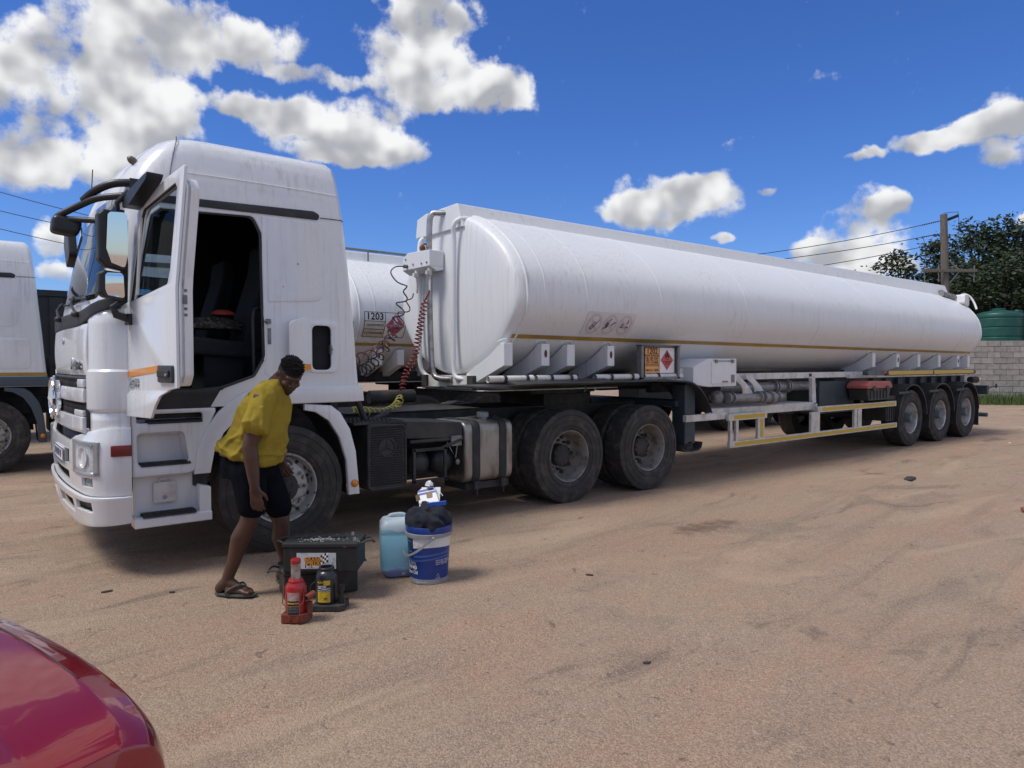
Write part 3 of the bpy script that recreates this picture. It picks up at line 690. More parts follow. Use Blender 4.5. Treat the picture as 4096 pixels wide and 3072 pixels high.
def tractor(root, main=True, skirt=CABW):
    P = root
    # --- cab shell
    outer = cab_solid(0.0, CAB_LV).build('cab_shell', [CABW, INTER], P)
    lv_in = [(z + (.05 if i == 0 else 0), a, b, c) for i, (z, a, b, c) in enumerate(CAB_LV[:-6])]
    inner = cab_solid(0.045, lv_in).build('cut', INTER)
    cuts = [inner]
    cuts.append(MB().prism(rpoly([(.16, 2.06), (2.34, 2.06), (2.24, 2.80), (.26, 2.80)], .08), 'yz', -2, -.85).build('cut', INTER))          # windscreen
    cuts.append(MB().prism(rpoly([(-1.02, 1.98), (-.16, 2.02), (-.14, 2.74), (-.84, 2.74)], .05), 'xz', 2.2, 2.8).build('cut', INTER))          # far door window
    if main:
        cuts.append(MB().prism(DOOR_CUT, 'xz', -.4, .4).build('cut', INTER))
        cuts.append(MB().prism(rrect(.29, .462, 1.525, 1.905, .05), 'xz', -.2, .3).build('cut', INTER))
    else:
        cuts.append(MB().prism(rpoly([(-.98, 2.03), (-.22, 2.08), (-.20, 2.66), (-.82, 2.68)], .05), 'xz', -.4, .3).build('cut', INTER))
    inner.parent = P
    for c in cuts: c.parent = P
    boolean(outer, cuts)
    outer.data.polygons.foreach_set('use_smooth', [True] * len(outer.data.polygons)); outer.data.set_sharp_from_angle(angle=R(30))
    sh = outer
    # windscreen and cowl
    def wso(s, z):
        t = (z - 2.06) / .78
        return -0.045 - .155 * max(t, 0) - .012
    wrap('windscreen', .20, FLEN - .20, 2.02, 2.84, wso, .006, WSGLASS, P, ns=36, nz=8)
    wrap('windscreen_cowl', .05, FLEN - .05, lambda s: 1.86 + .12 * math.exp(-((s - .05) / .28) ** 2) + .12 * math.exp(-((FLEN - .05 - s) / .28) ** 2), lambda s: 1.97 + .10 * math.exp(-((s - .05) / .25) ** 2) + .10 * math.exp(-((FLEN - .05 - s) / .25) ** 2), lambda s, z: .012 - .12 * max(0, z - 1.99), .03, BLACK, P, ns=36, nz=4, bevel=.006)
    # wipers
    for s0, s1 in ((.55, 1.05), (1.35, 1.85)):
        mb = MB(); a, _ = front_pt(s0, .03); b, _ = front_pt((s0 + s1) / 2 - .05, .0); c0, _ = front_pt(s0 + .05, -.05); c1, _ = front_pt(s1, -.02)
        mb.ball((a.x, a.y, 1.95), (.03, .03, .025)); mb.tube([(a.x, a.y, 1.96), (b.x - .02, b.y, 2.04), (c1.x, (c0.y + c1.y) / 2, 2.10)], .011, 6)
        mb.tube([(c0.x - .0, c0.y - .1, 2.07), (c1.x - .0, c1.y, 2.10)], .010, 6)
        mb.build('wiper', BLACK, P, smooth=50)
    # front panels
    CZ = (1.19, 1.245, 1.253, 1.520, 1.538, 1.62, 1.86, 1.985)
    def cpo(s_, z): return float(np.interp(z, CZ, (-.020, .020, .022, .022, .007, .006, .004, .002)))
    for a_, b_ in ((.0, .33), (FLEN - .33, FLEN)): wrap('corner_panel', a_, b_, CZ[0], CZ[-1], cpo, .02, CABW, P, ns=14, smooth=16, zs=CZ)
    wrap('service_flap', .338, FLEN - .338, lambda s: 1.49, lambda s: 1.875, lambda s, z: .004 + .012 * math.sin(PI * (z - 1.49) / .385), .02, CABW, P, ns=30, nz=8, smooth=30, bevel=.006)
    g = wrap('grille', .338, FLEN - .338, 1.10, 1.485, .012, .02, BLACK, P, ns=30, nz=4)
    # grille mesh strands
    mb = MB()
    for i in range(60):
        s = .40 + i * (FLEN - .80) / 59
        for sgn in (-1, 1):
            pts = []
            for k in range(5):
                q, n = front_pt(s + sgn * (k - 2) * .03, .014); pts.append((q.x, q.y, 1.17 + k * .075))
            mb.tube(pts, .0032, 4)
    mb.build('grille_mesh', CHASSIS, g)
    def bar(name, sa, sb, za, zb, hol=()):
        wrap(name, sa, sb, za, zb, lambda s, z: .040 - .010 * abs((z - (za + zb) / 2) / (zb - za)), .03, CABW, g, holes=hol, ns=34, nz=4, smooth=25, bevel=.005)
    Cs = FLEN / 2
    for sg in (-1, 1):
        e0, e1 = sorted((Cs + sg * .20, Cs + sg * (Cs - .35)))
        bar('grille_bar', e0, e1, 1.292, 1.398)
        f0, f1 = sorted((Cs + sg * (Cs - .50), Cs + sg * (Cs - .35)))
        bar('grille_bar', f0, f1, 1.402, 1.465)
        f0, f1 = sorted((Cs + sg * (Cs - .60), Cs + sg * (Cs - .37)))
        bar('grille_bar', f0, f1, 1.188, 1.235)
    wrap('grille_lip', .36, FLEN - .36, lambda s: 1.055 + .03 * ((s - Cs) / Cs) ** 4, 1.186, lambda s, z: .042 - .9 * max(0, 1.085 - z), .03, CABW, g, ns=34, nz=8, smooth=25, bevel=.005)
    c, n = front_pt(Cs, .07); sb = MB(); star(sb, (c.x - .012, c.y, 1.29), .165, (-1, 0, 0), (0, 0, 1), (0, -1, 0), .03)
    sb.lathe([(.0, 0), (.15, 0.0), (.15, .03)], (c.x + .01, c.y, 1.29), (1, 0, 0), 32)
    sb.build('star_emblem', CHROME, P, smooth=30)
    text_on_front('name_badge', 'Actros', .125, .62, 1.575, .018, P, CHROME, .006, shear=.15, bold=.003)
    c, n = front_pt(1.16, .02); MB().ball((c.x, c.y, 1.76), (.008, .02, .028)).build('flap_lock', CHROME, P, smooth=60)
    # --- bumper, two storeys
    HL = (.20, .56, .775, 1.0); FG = (.235, .40, .675, .742)
    holes = []
    for a, b, z0, z1 in (HL, FG): holes += [(a, b, z0, z1), (FLEN - b, FLEN - a, z0, z1)]
    holes += [(.76, .96, .80, .915), (FLEN - .96, FLEN - .76, .80, .915), (.80, FLEN - .80, .655, .745)]
    def boff(s, z):
        e = .030 + .02 * math.sin(PI * min(1, max(0, (z - .60) / .5)))
        return e - .25 * max(0, z - .99) * min(1, s / .3, (FLEN - s) / .3)
    def btop(s):
        d = min(s, FLEN - s); return 1.115 - .08 * min(1, max(0, (d - .12) / .45)) - .05 * min(1, max(0, (d - .6) / .15))
    bp = wrap('bumper', .0, FLEN, .61, btop, boff, .025, CABW, P, holes=holes, ns=64, nz=22, smooth=30, bevel=.004)
    for a_, b_ in ((.0, .31), (FLEN - .31, FLEN)): wrap('bumper_upright', a_, b_, 1.03, 1.22, .004, .02, CABW, bp, ns=10, nz=3)
    lowh = []
    for a, b, z0, z1 in ((.24, .54, .495, .565), (.64, 1.28, .445, .545)): lowh += [(a, b, z0, z1), (FLEN - b, FLEN - a, z0, z1)]
    lw = wrap('bumper_lower', .0, FLEN, lambda s: .405 - .05 * min(1, min(s, FLEN - s) / .6), .605, lambda s, z: .018 + .045 * (z - .36) / .25, .025, CABW, P, holes=lowh, ns=64, nz=10, smooth=30, bevel=.004)
    wrap('bumper_backing', .03, FLEN - .03, .40, 1.04, -.035, .02, BLACK, bp, ns=30, nz=3)
    for sgn in (0, 1):
        def S(a, b): return (a, b) if not sgn else (FLEN - b, FLEN - a)
        a, b = S(.165, .595)
        hl = wrap('headlight', *S(.205, .555), .78, .995, .046, .01, BOWL, P, ns=10, nz=6)
        wrap('headlight_bezel', *S(.185, .575), .765, 1.010, .060, .03, BEZEL, hl, holes=[(*S(.212, .548), .790, .986)], ns=12, nz=10, bevel=.008)
        c, n = front_pt(a * .5 + b * .5 + .05 * (1 if sgn else -1), .030); mb = MB(); mb.lathe([(.0, .0), (.040, .002), (.066, .012), (.074, .030)], (c.x, c.y, .89), n, 24); mb.build('reflector_bowl', BOWL, hl, smooth=50)
        wrap('headlight_lens', *S(.212, .548), .790, .986, .064, .004, LENS, hl, ns=10, nz=5)
        wrap('fog_lamp', *S(.24, .395), .68, .738, .018, .01, LAMPG, P, ns=6, nz=3)
        wrap('lower_vent', *S(.245, .535), .498, .562, .0, .012, BLACK, P, ns=8, nz=4)
        wrap('indicator_reflector', *S(.0, .115), .905, .985, .060, .02, REDREF, P, ns=6, nz=2, bevel=.003)
    wrap('front_step_tread', .82, FLEN - .82, .62, .66, lambda s, z: .03 - .5 * (z - .62), .02, BLACK, P, ns=20, nz=3)
    # number plate
    c, n = front_pt(1.20, .055); npl = MB(); npl.box(c.x - .008, c.x, c.y - .26, c.y + .26, .80, .91); pl_ = npl.build('number_plate', PWHITE, P)
    def npf(u, v, t): return (c.x - .0105 - t, c.y - u, .855 + v)
    link('lettering', text_mesh('BJ 40 NF GP', .085, npf, .0008, bold=.001), mat('plate_blue', (.03, .05, .16), .5), pl_)
    mb = MB()
    for za, zb in ((.80, .808), (.902, .91)): mb.box(c.x - .011, c.x - .007, c.y - .26, c.y + .26, za, zb)
    mb.build('plate_border', mat('plate_blue', (.03, .05, .16), .5), pl_)
    # --- roof furniture
    MB().ball((-1.005, .30, 3.14), (.045, .03, .03), mtx=Matrix.Rotation(R(35), 3, 'Y')).build('roof_marker_lamp', mat('smoked_lens', (.16, .13, .10), .3), P, smooth=60)
    if True:
        mb = MB(); pa = [Vector((x, y, z)) for x, y, z in ((-.74, .128, 3.27), (-.725, .152, 3.315), (-.715, .188, 3.347), (-.705, .25, 3.372))]
        mb.tube([(-.795, .064, 3.02), (-.78, .080, 3.10), (-.76, .102, 3.20)] + pa, .005, 6); mb.build('roof_seam', GREYM, sh, smooth=60)
        mb = MB(); mb.tube([(.39, .030, 2.835), (.50, .032, 2.838), (.585, .040, 2.84), (.625, .09, 2.84)], .0035, 5); mb.build('roof_joint', CHASSIS, sh)
        mb = MB(); mb.tube([(-.72, .058, 3.055), (-.2, .061, 3.06), (.3, .060, 3.058), (.56, .058, 3.05)], .004, 5); mb.build('roof_crease', CABW, sh, smooth=60)
        for x_, z_ in ((-.98, 2.02), (.18, 2.42), (.05, 2.22), (.50, 1.80)): mb = MB(); mb.ball((x_ if x_ > 0 else -.97, -.004 if z_ < 2.1 else .004, z_), (.006, .006, .005), 6, 4); mb.build('paint_chip', INK, sh)
    # black gutter rail, sleeper panel, pillar line
    gy = .035
    plate('window_rail', rpoly([(-.90, 2.795), (.37, 2.815), (.385, 2.86), (.33, 2.885), (-.90, 2.85)], [.01, .02, .03, .04, .01]), (), .03, BLACK, P, XZ(gy + .004), .004)
    plate('sleeper_panel', rpoly([(-.075, 2.085), (.40, 2.115), (.418, 2.795), (-.075, 2.79)], [.01, .10, .015, .01]), (), .035, CABW, P, lambda u, v, t: (u, .012 + .028 * (v - 2.0) / .8 + t, v), .006)
    plate('pillar_trim', rpoly([(-.115, 1.50), (-.045, 1.44), (-.045, 2.80), (-.115, 2.79)], .015), (), .03, CABW, P, lambda u, v, t: (u, .012 + .03 * max(0, v - 2.0) / .8 + t, v), .006)
    plate('cab_skirt', [(-.05, 1.245), (.765, 1.245), (.752, 1.385), (-.05, 1.385)], (), .05, skirt, P, XZ(-.002), .005)
    if main:
        plate('locker_frame', rrect(.262, .535, 1.50, 1.945, .06), [rrect(.29, .462, 1.525, 1.905, .05)], .03, CABW, P, XZ(-.002), .006)
        mb = MB(); mb.box(.27, .70, .045, .06, 1.45, 1.96); mb.build('locker_back', INTER, P)
        # the little door, folded back against the cab side
        ld = plate('locker_door', rpoly([(-.205, 1.53), (0, 1.515), (0, 1.985), (-.205, 1.93)], [.02, .01, .06, .06]), (), .02, CABW, P, lambda u, v, t: (u, t, v), .006)
        ld.location = (.268, -.028, 0); ld.rotation_euler.z = R(14)
        plate('orange_reflector', [(-.075, 1.525), (-.003, 1.525), (-.003, 1.575), (-.075, 1.575)], (), .002, ORANGE, ld, lambda u, v, t: (u, t - .0125, v), 0)
        mb = MB(); mb.box(.452, .47, -.02, .02, 1.66, 1.74); mb.box(.462, .472, -.028, .0, 1.692, 1.712); mb.build('locker_latch', GREYM, P, bevel=.002)
    else:
        plate('locker_door', rrect(.06, .535, 1.50, 1.945, .06), (), .012, CABW, P, XZ(-.004), .004)
        plate('side_stripe', [(-1.0, 1.395), (.74, 1.395), (.735, 1.445), (-1.0, 1.445)], (), .004, GOLD, P, XZ(-.004), 0)
    # --- wheel arch, both halves, and the steps
    arch_f = [(-.665, .72), (-.645, .90), (-.58, 1.07), (-.48, 1.20), (-.34, 1.32), (-.20, 1.385), (.0, 1.40), (.0, 1.25), (-.19, 1.225), (-.32, 1.15), (-.44, 1.03), (-.515, .88), (-.545, .72)]
    arch_r = [(.22, 1.235), (.46, 1.215), (.545, 1.15), (.635, 1.00), (.69, .80), (.725, .41), (.622, .41), (.60, .72), (.535, .93), (.44, 1.08), (.32, 1.16), (.22, 1.18)]
    af = plate('wheel_arch', arch_f, (), .05, CABW if main else skirt, P, XZ(.012), .01)
    ar = plate('wheel_arch', arch_r, (), .05, CABW if main else skirt, P, XZ(.012), .01)
    for y in (2.488,):
        plate('wheel_arch', arch_f, (), .05, skirt, P, XZ(y), .01); plate('wheel_arch', arch_r, (), .05, skirt, P, XZ(y), .01)
    inn = [(-.53, .72), (-.50, .90), (-.42, 1.05), (-.30, 1.17), (-.15, 1.24), (.3, 1.20), (.43, 1.08), (.53, .92), (.60, .70), (.62, .42)]
    for y0, y1 in ((.03, .42), (2.08, 2.47)):
        vs = [(x, y, z) for x, z in inn for y in (y0, y1)] + [(x * 1.04, y, z + .02) for x, z in inn for y in (y0, y1)]; n = len(inn)
        mb = MB(); mb.add(vs, [(2 * i, 2 * i + 1, 2 * i + 3, 2 * i + 2) for i in range(n - 1)]); mb.build('wheel_house', BLACK, P)
    for y0, yy in ((-.02, -1), (2.52, 1)):
        mb = MB(); mb.lathe([(0, .022), (.02, .02), (.034, .008), (.034, 0)], (.672, y0 + .005, .51), (0, yy, 0), 20); mb.build('side_lamp', AMBER, P, smooth=50)
    st = plate('step_panel', rpoly([(-1.095, .735), (-.70, .735), (-.56, .80), (-.60, 1.0), (-.50, 1.20), (-.50, 1.235), (-1.095, 1.235)], .02), [rpoly([(-1.055, .815), (-.70, .815), (-.735, 1.06), (-1.06, 1.06)], .04), rpoly([(-1.06, 1.135), (-.60, 1.135), (-.60, 1.20), (-1.06, 1.20)], .02)], .05, CABW if main else skirt, P, XZ(.02), .012)
    mb = MB(); mb.box(-1.10, -.55, .11, .13, .74, 1.24); mb.add([(-1.06, .03, .815), (-.70, .03, .815), (-.70, .13, .815), (-1.06, .13, .815)], [(0, 1, 2, 3)]); mb.add([(-1.06, .03, 1.135), (-.6, .03, 1.135), (-.6, .13, 1.135), (-1.06, .13, 1.135)], [(0, 1, 2, 3)])
    mb.add([(-.735, .03, 1.06), (-1.06, .03, 1.06), (-1.06, .13, 1.02), (-.735, .13, 1.02)], [(0, 1, 2, 3)]); mb.add([(-.70, .03, .81), (-.735, .03, 1.065), (-.76, .13, 1.065), (-.73, .13, .81)], [(0, 1, 2, 3)]); mb.build('step_pocket', CABW if main else skirt, st)
    def tread(x0, x1, y0, y1, z):
        mb = MB(); n = int((x1 - x0) / .016)
        mb.box(x0, x1, y0, y1, z - .014, z)
        for i in range(n):
            x = x0 + (x1 - x0) * (i + .25) / n; mb.box(x, x + .008, y0 + .002, y1 - .002, z - .002, z + .010)
        mb.build('step_tread', BLACK, st)
    tread(-.985, -.60, -.012, .10, 1.14); tread(-1.035, -.69, -.012, .12, .822); tread(-1.03, -.66, -.045, .08, .445)
    mb = MB(); mb.box(-1.075, -.60, .08, .10, .42, .74); mb.build('lower_step_panel', CABW if main else skirt, P)
    mb = MB(); mb.prism(rpoly([(-.04, .355), (.12, .355), (.12, .425), (.0, .435), (-.035, .425)], .015, 3), 'yz', -1.085, -.545); mb.build('lower_step', CABW if main else skirt, P, bevel=.01)
    plate('lower_step_end', rpoly([(-.635, .42), (-.545, .42), (-.545, .615), (-.635, .64)], .01), (), .13, CABW if main else skirt, P, XZ(.045), .01)
    pt = plate('access_cover', rrect(-.945, -.785, .515, .675, .015), [[(-.865 + .016 * math.cos(2 * PI * k / 16), .555 + .016 * math.sin(2 * PI * k / 16)) for k in range(16)]], .012, DUSTW, P, XZ(.062), .003)
    mb = MB(); mb.tube([(-.905, .055, .675), (-.90, .05, .70), (-.825, .05, .70), (-.82, .055, .675)], .006, 6); mb.build('cover_hinge', DUSTW, pt)
    mb = MB(); mb.box(-.66, -.55, .06, .22, .62, .73); mb.build('step_bracket', BLACK, P, bevel=.01)
    # --- sill under the door opening
    plate('door_sill', rpoly([(-1.07, 1.20), (-.52, 1.20), (-.40, 1.33), (-.10, 1.40), (-.02, 1.41), (-.02, 1.52), (-.12, 1.52), (-.20, 1.47), (-.45, 1.40), (-.65, 1.38), (-1.07, 1.38)], .02), (), .05, BLACK, P, XZ(.03), .008)
    mb = MB(); mb.box(-1.08, -.5, .06, .4, 1.16, 1.22); mb.build('cab_floor_edge', BLACK, P)
    # --- interior
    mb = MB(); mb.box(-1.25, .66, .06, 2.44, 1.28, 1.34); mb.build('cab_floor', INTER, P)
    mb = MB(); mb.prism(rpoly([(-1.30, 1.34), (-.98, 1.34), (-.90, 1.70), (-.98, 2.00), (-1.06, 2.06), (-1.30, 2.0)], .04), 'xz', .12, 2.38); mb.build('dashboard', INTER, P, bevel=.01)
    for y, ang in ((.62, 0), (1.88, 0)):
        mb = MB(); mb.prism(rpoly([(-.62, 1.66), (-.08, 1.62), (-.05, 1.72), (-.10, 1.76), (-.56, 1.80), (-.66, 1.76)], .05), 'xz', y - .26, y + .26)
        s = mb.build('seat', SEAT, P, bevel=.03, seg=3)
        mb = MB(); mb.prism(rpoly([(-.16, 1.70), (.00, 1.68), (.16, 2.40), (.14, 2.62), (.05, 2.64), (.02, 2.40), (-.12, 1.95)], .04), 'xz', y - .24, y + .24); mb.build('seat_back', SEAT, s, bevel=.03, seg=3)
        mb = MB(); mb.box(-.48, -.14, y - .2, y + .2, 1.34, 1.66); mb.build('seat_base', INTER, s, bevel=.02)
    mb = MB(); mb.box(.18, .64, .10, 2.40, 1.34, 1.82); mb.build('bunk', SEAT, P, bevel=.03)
    mb = MB(); c = Vector((-.74, 1.88, 1.98)); ax = Vector((.75, 0, .66)); x, y = mb.frame(ax)
    mb.tube([c + (x * math.cos(2 * PI * k / 32) + y * math.sin(2 * PI * k / 32)) * .225 for k in range(33)], .016, 8, caps=False); mb.tube([c - x * .22, c, c + x * .22], .014, 6); mb.cyl(c, c - ax * .25, .035); mb.build('steering_wheel', BLACK, P, smooth=50)
    mb = MB(); mb.tube([(-.175, .075, 1.50), (-.18, .075, 1.95), (-.165, .09, 2.02), (-.12, .12, 2.045), (-.06, .12, 2.04)], .016, 8); mb.build('grab_rail', BLACK, P, smooth=50)
    pane = rpoly([(-.985, 2.025), (-.215, 2.075), (-.195, 2.665), (-.825, 2.685)], .05)
    plate('far_door_window', rpoly([(-1.03, 1.97), (-.15, 2.01), (-.13, 2.75), (-.845, 2.75)], .05), (), .006, GLASS, P, XZ(2.47), 0)
    if not main: plate('door_window', pane, (), .006, WSGLASS, P, lambda u, v, t: (u, .012 + .028 * (v - 2.0) / .8 + t, v), 0)
    # rubber seal round the opening
    if main:
        pts = [(x, -.004 + .045 * max(0, z - 2.0) / .8, z) for x, z in DOOR_CUT if z > 1.35]
        mb = MB(); mb.tube(pts, .012, 6); mb.build('door_seal', BLACK, P, smooth=50)
        mb = MB(); mb.tube([(x + (.018 if x > -.5 else -.018), y - .006, z + .012) for x, y, z in pts if z > 1.5], .009, 6); mb.build('door_frame_lip', CABW, P, smooth=50)
        mb = MB(); mb.box(-.098, -.065, -.035, .0, 1.905, 1.945); mb.cyl((-.12, -.02, 1.925), (-.07, -.03, 1.925), .010, n=8); mb.build('striker', GREYM, P, bevel=.003)
        mb = MB(); mb.box(-.083, -.060, -.012, -.003, 1.74, 1.87); mb.build('type_plate', GREYM, P)
    # --- chassis
    ch = MB()
    for y in (.83, 1.67): ch.box(-.95, 5.25, y - .04, y + .04, .80, 1.06)
    for x in (.9, 2.6, 3.95, 5.2): ch.box(x - .05, x + .05, .87, 1.63, .84, 1.02)
    ch.box(-.75, .75, .9, 1.6, .62, 1.2)
    frame = ch.build('chassis_frame', CHASSIS, P, bevel=.008)
    ax = MB()
    for x in (3.33, 4.68): ax.cyl((x, .35, .53), (x, 2.15, .53), .09, n=16); ax.ball((x, 1.25, .53), (.24, .26, .24))
    ax.beam((0, .35, .50), (0, 2.15, .50), .12, .12); ax.cyl((3.33, 1.25, .6), (1.0, 1.25, .75), .07, n=12)
    for y in (.62, 1.88): ax.tube([(2.7, y, .95), (3.33, y, .68), (4.0, y, .74), (4.68, y, .68), (5.2, y, .95)], .05, 8)
    for x in (3.33, 4.68):
        for y in (.55, 1.95): ax.cyl((x + .32, y, .55), (x + .32, y, .95), .12, n=16)
    ax.build('axle', CHASSIS, P, smooth=40)
    # fifth wheel
    mb = MB(); mb.prism(rpoly([(3.35, .75), (4.10, .75), (4.75, 1.05), (4.75, 1.2), (4.15, 1.22), (4.15, 1.28), (4.75, 1.30), (4.75, 1.45), (4.10, 1.75), (3.35, 1.75)], .05), 'xy', 1.20, 1.26); mb.box(3.6, 4.4, .8, 1.7, 1.05, 1.2); mb.build('fifth_wheel', CHASSIS, P, bevel=.01)
    # deck clutter behind the cab: walkway, air lines, horn tanks
    mb = MB(); mb.box(.95, 2.6, .75, 1.75, 1.065, 1.075); mb.box(.85, .93, .9, 2.1, 1.10, 1.7)
    mb.cyl((1.7, 1.75, 1.18), (2.3, 1.75, 1.18), .08); mb.tube([(.85, .4, 1.35), (.93, .3, 1.05), (.98, .35, 1.0), (1.3, .5, 1.1)], .03, 8); mb.build('deck_plate', CHASSIS, P, bevel=.004)
    mb = MB(); mb.prism(rpoly([(.9, .38), (2.55, .38), (2.55, 1.0), (.9, 1.0)], .08), 'xz', 1.82, 2.46); mb.build('far_side_tank', CHASSIS, P, bevel=.03)
    mb = MB(); mb.box(1.22, 1.92, .40, .70, .40, .98); mb.build('chassis_box', CHASSIS, P, bevel=.02)
    # wheels
    if main: put_wheel('steer', .05, .165, .528, P, spin=.4)
    else: put_wheel('steer', .0, .165, .528, P, spin=1.4)
    put_wheel('steer', .0, 2.335, .528, P, flip=True)
    for x in (3.33, 4.68):
        put_wheel('drive', x, .16, .528, P, spin=x); put_wheel('drive', x, .50, .528, P, inner_only=True, flip=True)
        put_wheel('drive', x, 2.34, .528, P, flip=True); put_wheel('drive', x, 2.0, .528, P, inner_only=True)
    return P

def tractor_tanks(P):
    """battery box, air tanks and fuel tank on the near side of the chassis"""
    bb = MB(); bb.prism(rpoly([(.82, .41), (1.225, .41), (1.225, 1.01), (.82, 1.03)], .05), 'xz', .03, .62); b = bb.build('battery_box', BLACK, P, bevel=.012)
    mb = MB(); k = 0
    for i in range(17):
        for j in range(25):
            x = .855 + i * .0213 + (.0106 if j % 2 else 0); z = .46 + j * .0218
            if (x - 1.02) ** 2 + (z - .80) ** 2 < .095 ** 2 or x > 1.195: continue
            mb.lathe([(.0085, .0), (.0075, .006), (.0055, .0)], (x, .03, z), (0, -1, 0), 6)
    mb.build('perforated_cover', mat('cover_black', (.028, .031, .038), .45, var=.1), b)
    rim_ = rrect(.83, 1.215, .42, 1.005, .06); mb = MB(); mb.tube([(x, .028, z) for x, z in rim_ + rim_[:1]], .012, 6, caps=False); mb.build('cover_rim', BLACK, b, smooth=50)
    sb = MB(); star(sb, (1.02, .026, .80), .082, (0, -1, 0), (0, 0, 1), (1, 0, 0), .012); sb.build('star_emblem', BLACK, P, smooth=30)
    tb = MB()
    for i in range(12):
        for j in range(6): tb.box(.72 + i * .042, .745 + i * .042, .08 + j * .09, .13 + j * .09, 1.04, 1.046)
    tb.box(.70, 1.21, .05, .62, 1.02, 1.04); tb.build('tread_plate', CHASSIS, P)
    mb = MB(); mb.prism(rpoly([(1.24, .86), (1.86, .83), (1.89, .86), (1.88, .99), (1.26, 1.03), (1.235, 1.0)], .03), 'xz', .06, .66); mb.box(1.28, 1.90, .055, .66, .81, .845); mb.build('air_filter_box', BLACK, P, bevel=.012)
    for x in (1.445, 1.72):
        mb = MB(); mb.lathe([(0, -.02), (.06, -.012), (.105, .012), (.128, .05), (.13, .08), (.13, .5), (.10, .55), (0, .56)], (x, .14, .60), (0, 1, 0), 32); mb.build('air_tank', mat('air_tank_black', (.024, .028, .036), .4), P, smooth=50)
    mb = MB(); mb.box(1.30, 1.33, .03, .06, .43, .76); mb.box(1.65, 1.68, .03, .06, .43, .76); mb.box(1.30, 1.68, .03, .06, .73, .76); mb.box(1.30, 1.68, .03, .06, .43, .46); mb.beam((1.62, .045, .745), (1.86, .045, .82), .03, .03); mb.build('tank_bracket', CHASSIS, P, bevel=.004)
    mb = MB(); mb.tube([(1.70, .06, .80), (1.73, .03, .72), (1.78, .03, .64), (1.82, .05, .80)], .006, 6); mb.ball((1.80, .02, .60), (.025, .012, .03)); mb.box(1.74, 1.86, .04, .06, .76, .86); mb.build('drain_chain', GREYM, P, smooth=40)
    sec = rpoly([(.04, .36), (.70, .36), (.70, .99), (.04, .99)], .11, 6)
    ft = MB(); ft.prism(sec, 'yz', 1.90, 2.52); f = ft.build('fuel_tank', ALU, P, smooth=40, bevel=.03, seg=4)
    for x in (2.04, 2.38):
        sc_ = [((y - .37) * 1.025 + .37, (z - .675) * 1.022 + .675) for y, z in sec]
        mb = MB(); mb.loft([[(x + dx, y, z) for y, z in sc_] for dx in (-.045, .045)]); o = mb.build('tank_strap', CHASSIS, f, smooth=40); s_ = o.modifiers.new('s', 'SOLIDIFY'); s_.thickness = .006
        mb = MB(); mb.box(x - .03, x + .03, .02, .06, .30, .38); mb.cyl((x, .03, .24), (x, .03, .34), .009, n=6); mb.build('strap_bolt', CHASSIS, f)
    mb = MB(); mb.lathe([(.048, -.02), (.048, .03), (.066, .032), (.066, .075), (.055, .088), (0, .09)], (2.25, .22, .985), (0, 0, 1), 24, rfun=lambda i, j: (-.003 if (j % 2 and i in (2, 3)) else 0)); mb.build('filler_cap', GREYM, f, smooth=40)
    mb = MB(); mb.box(1.95, 2.5, .1, .5, .285, .355); mb.build('tank_cradle', CHASSIS, P)

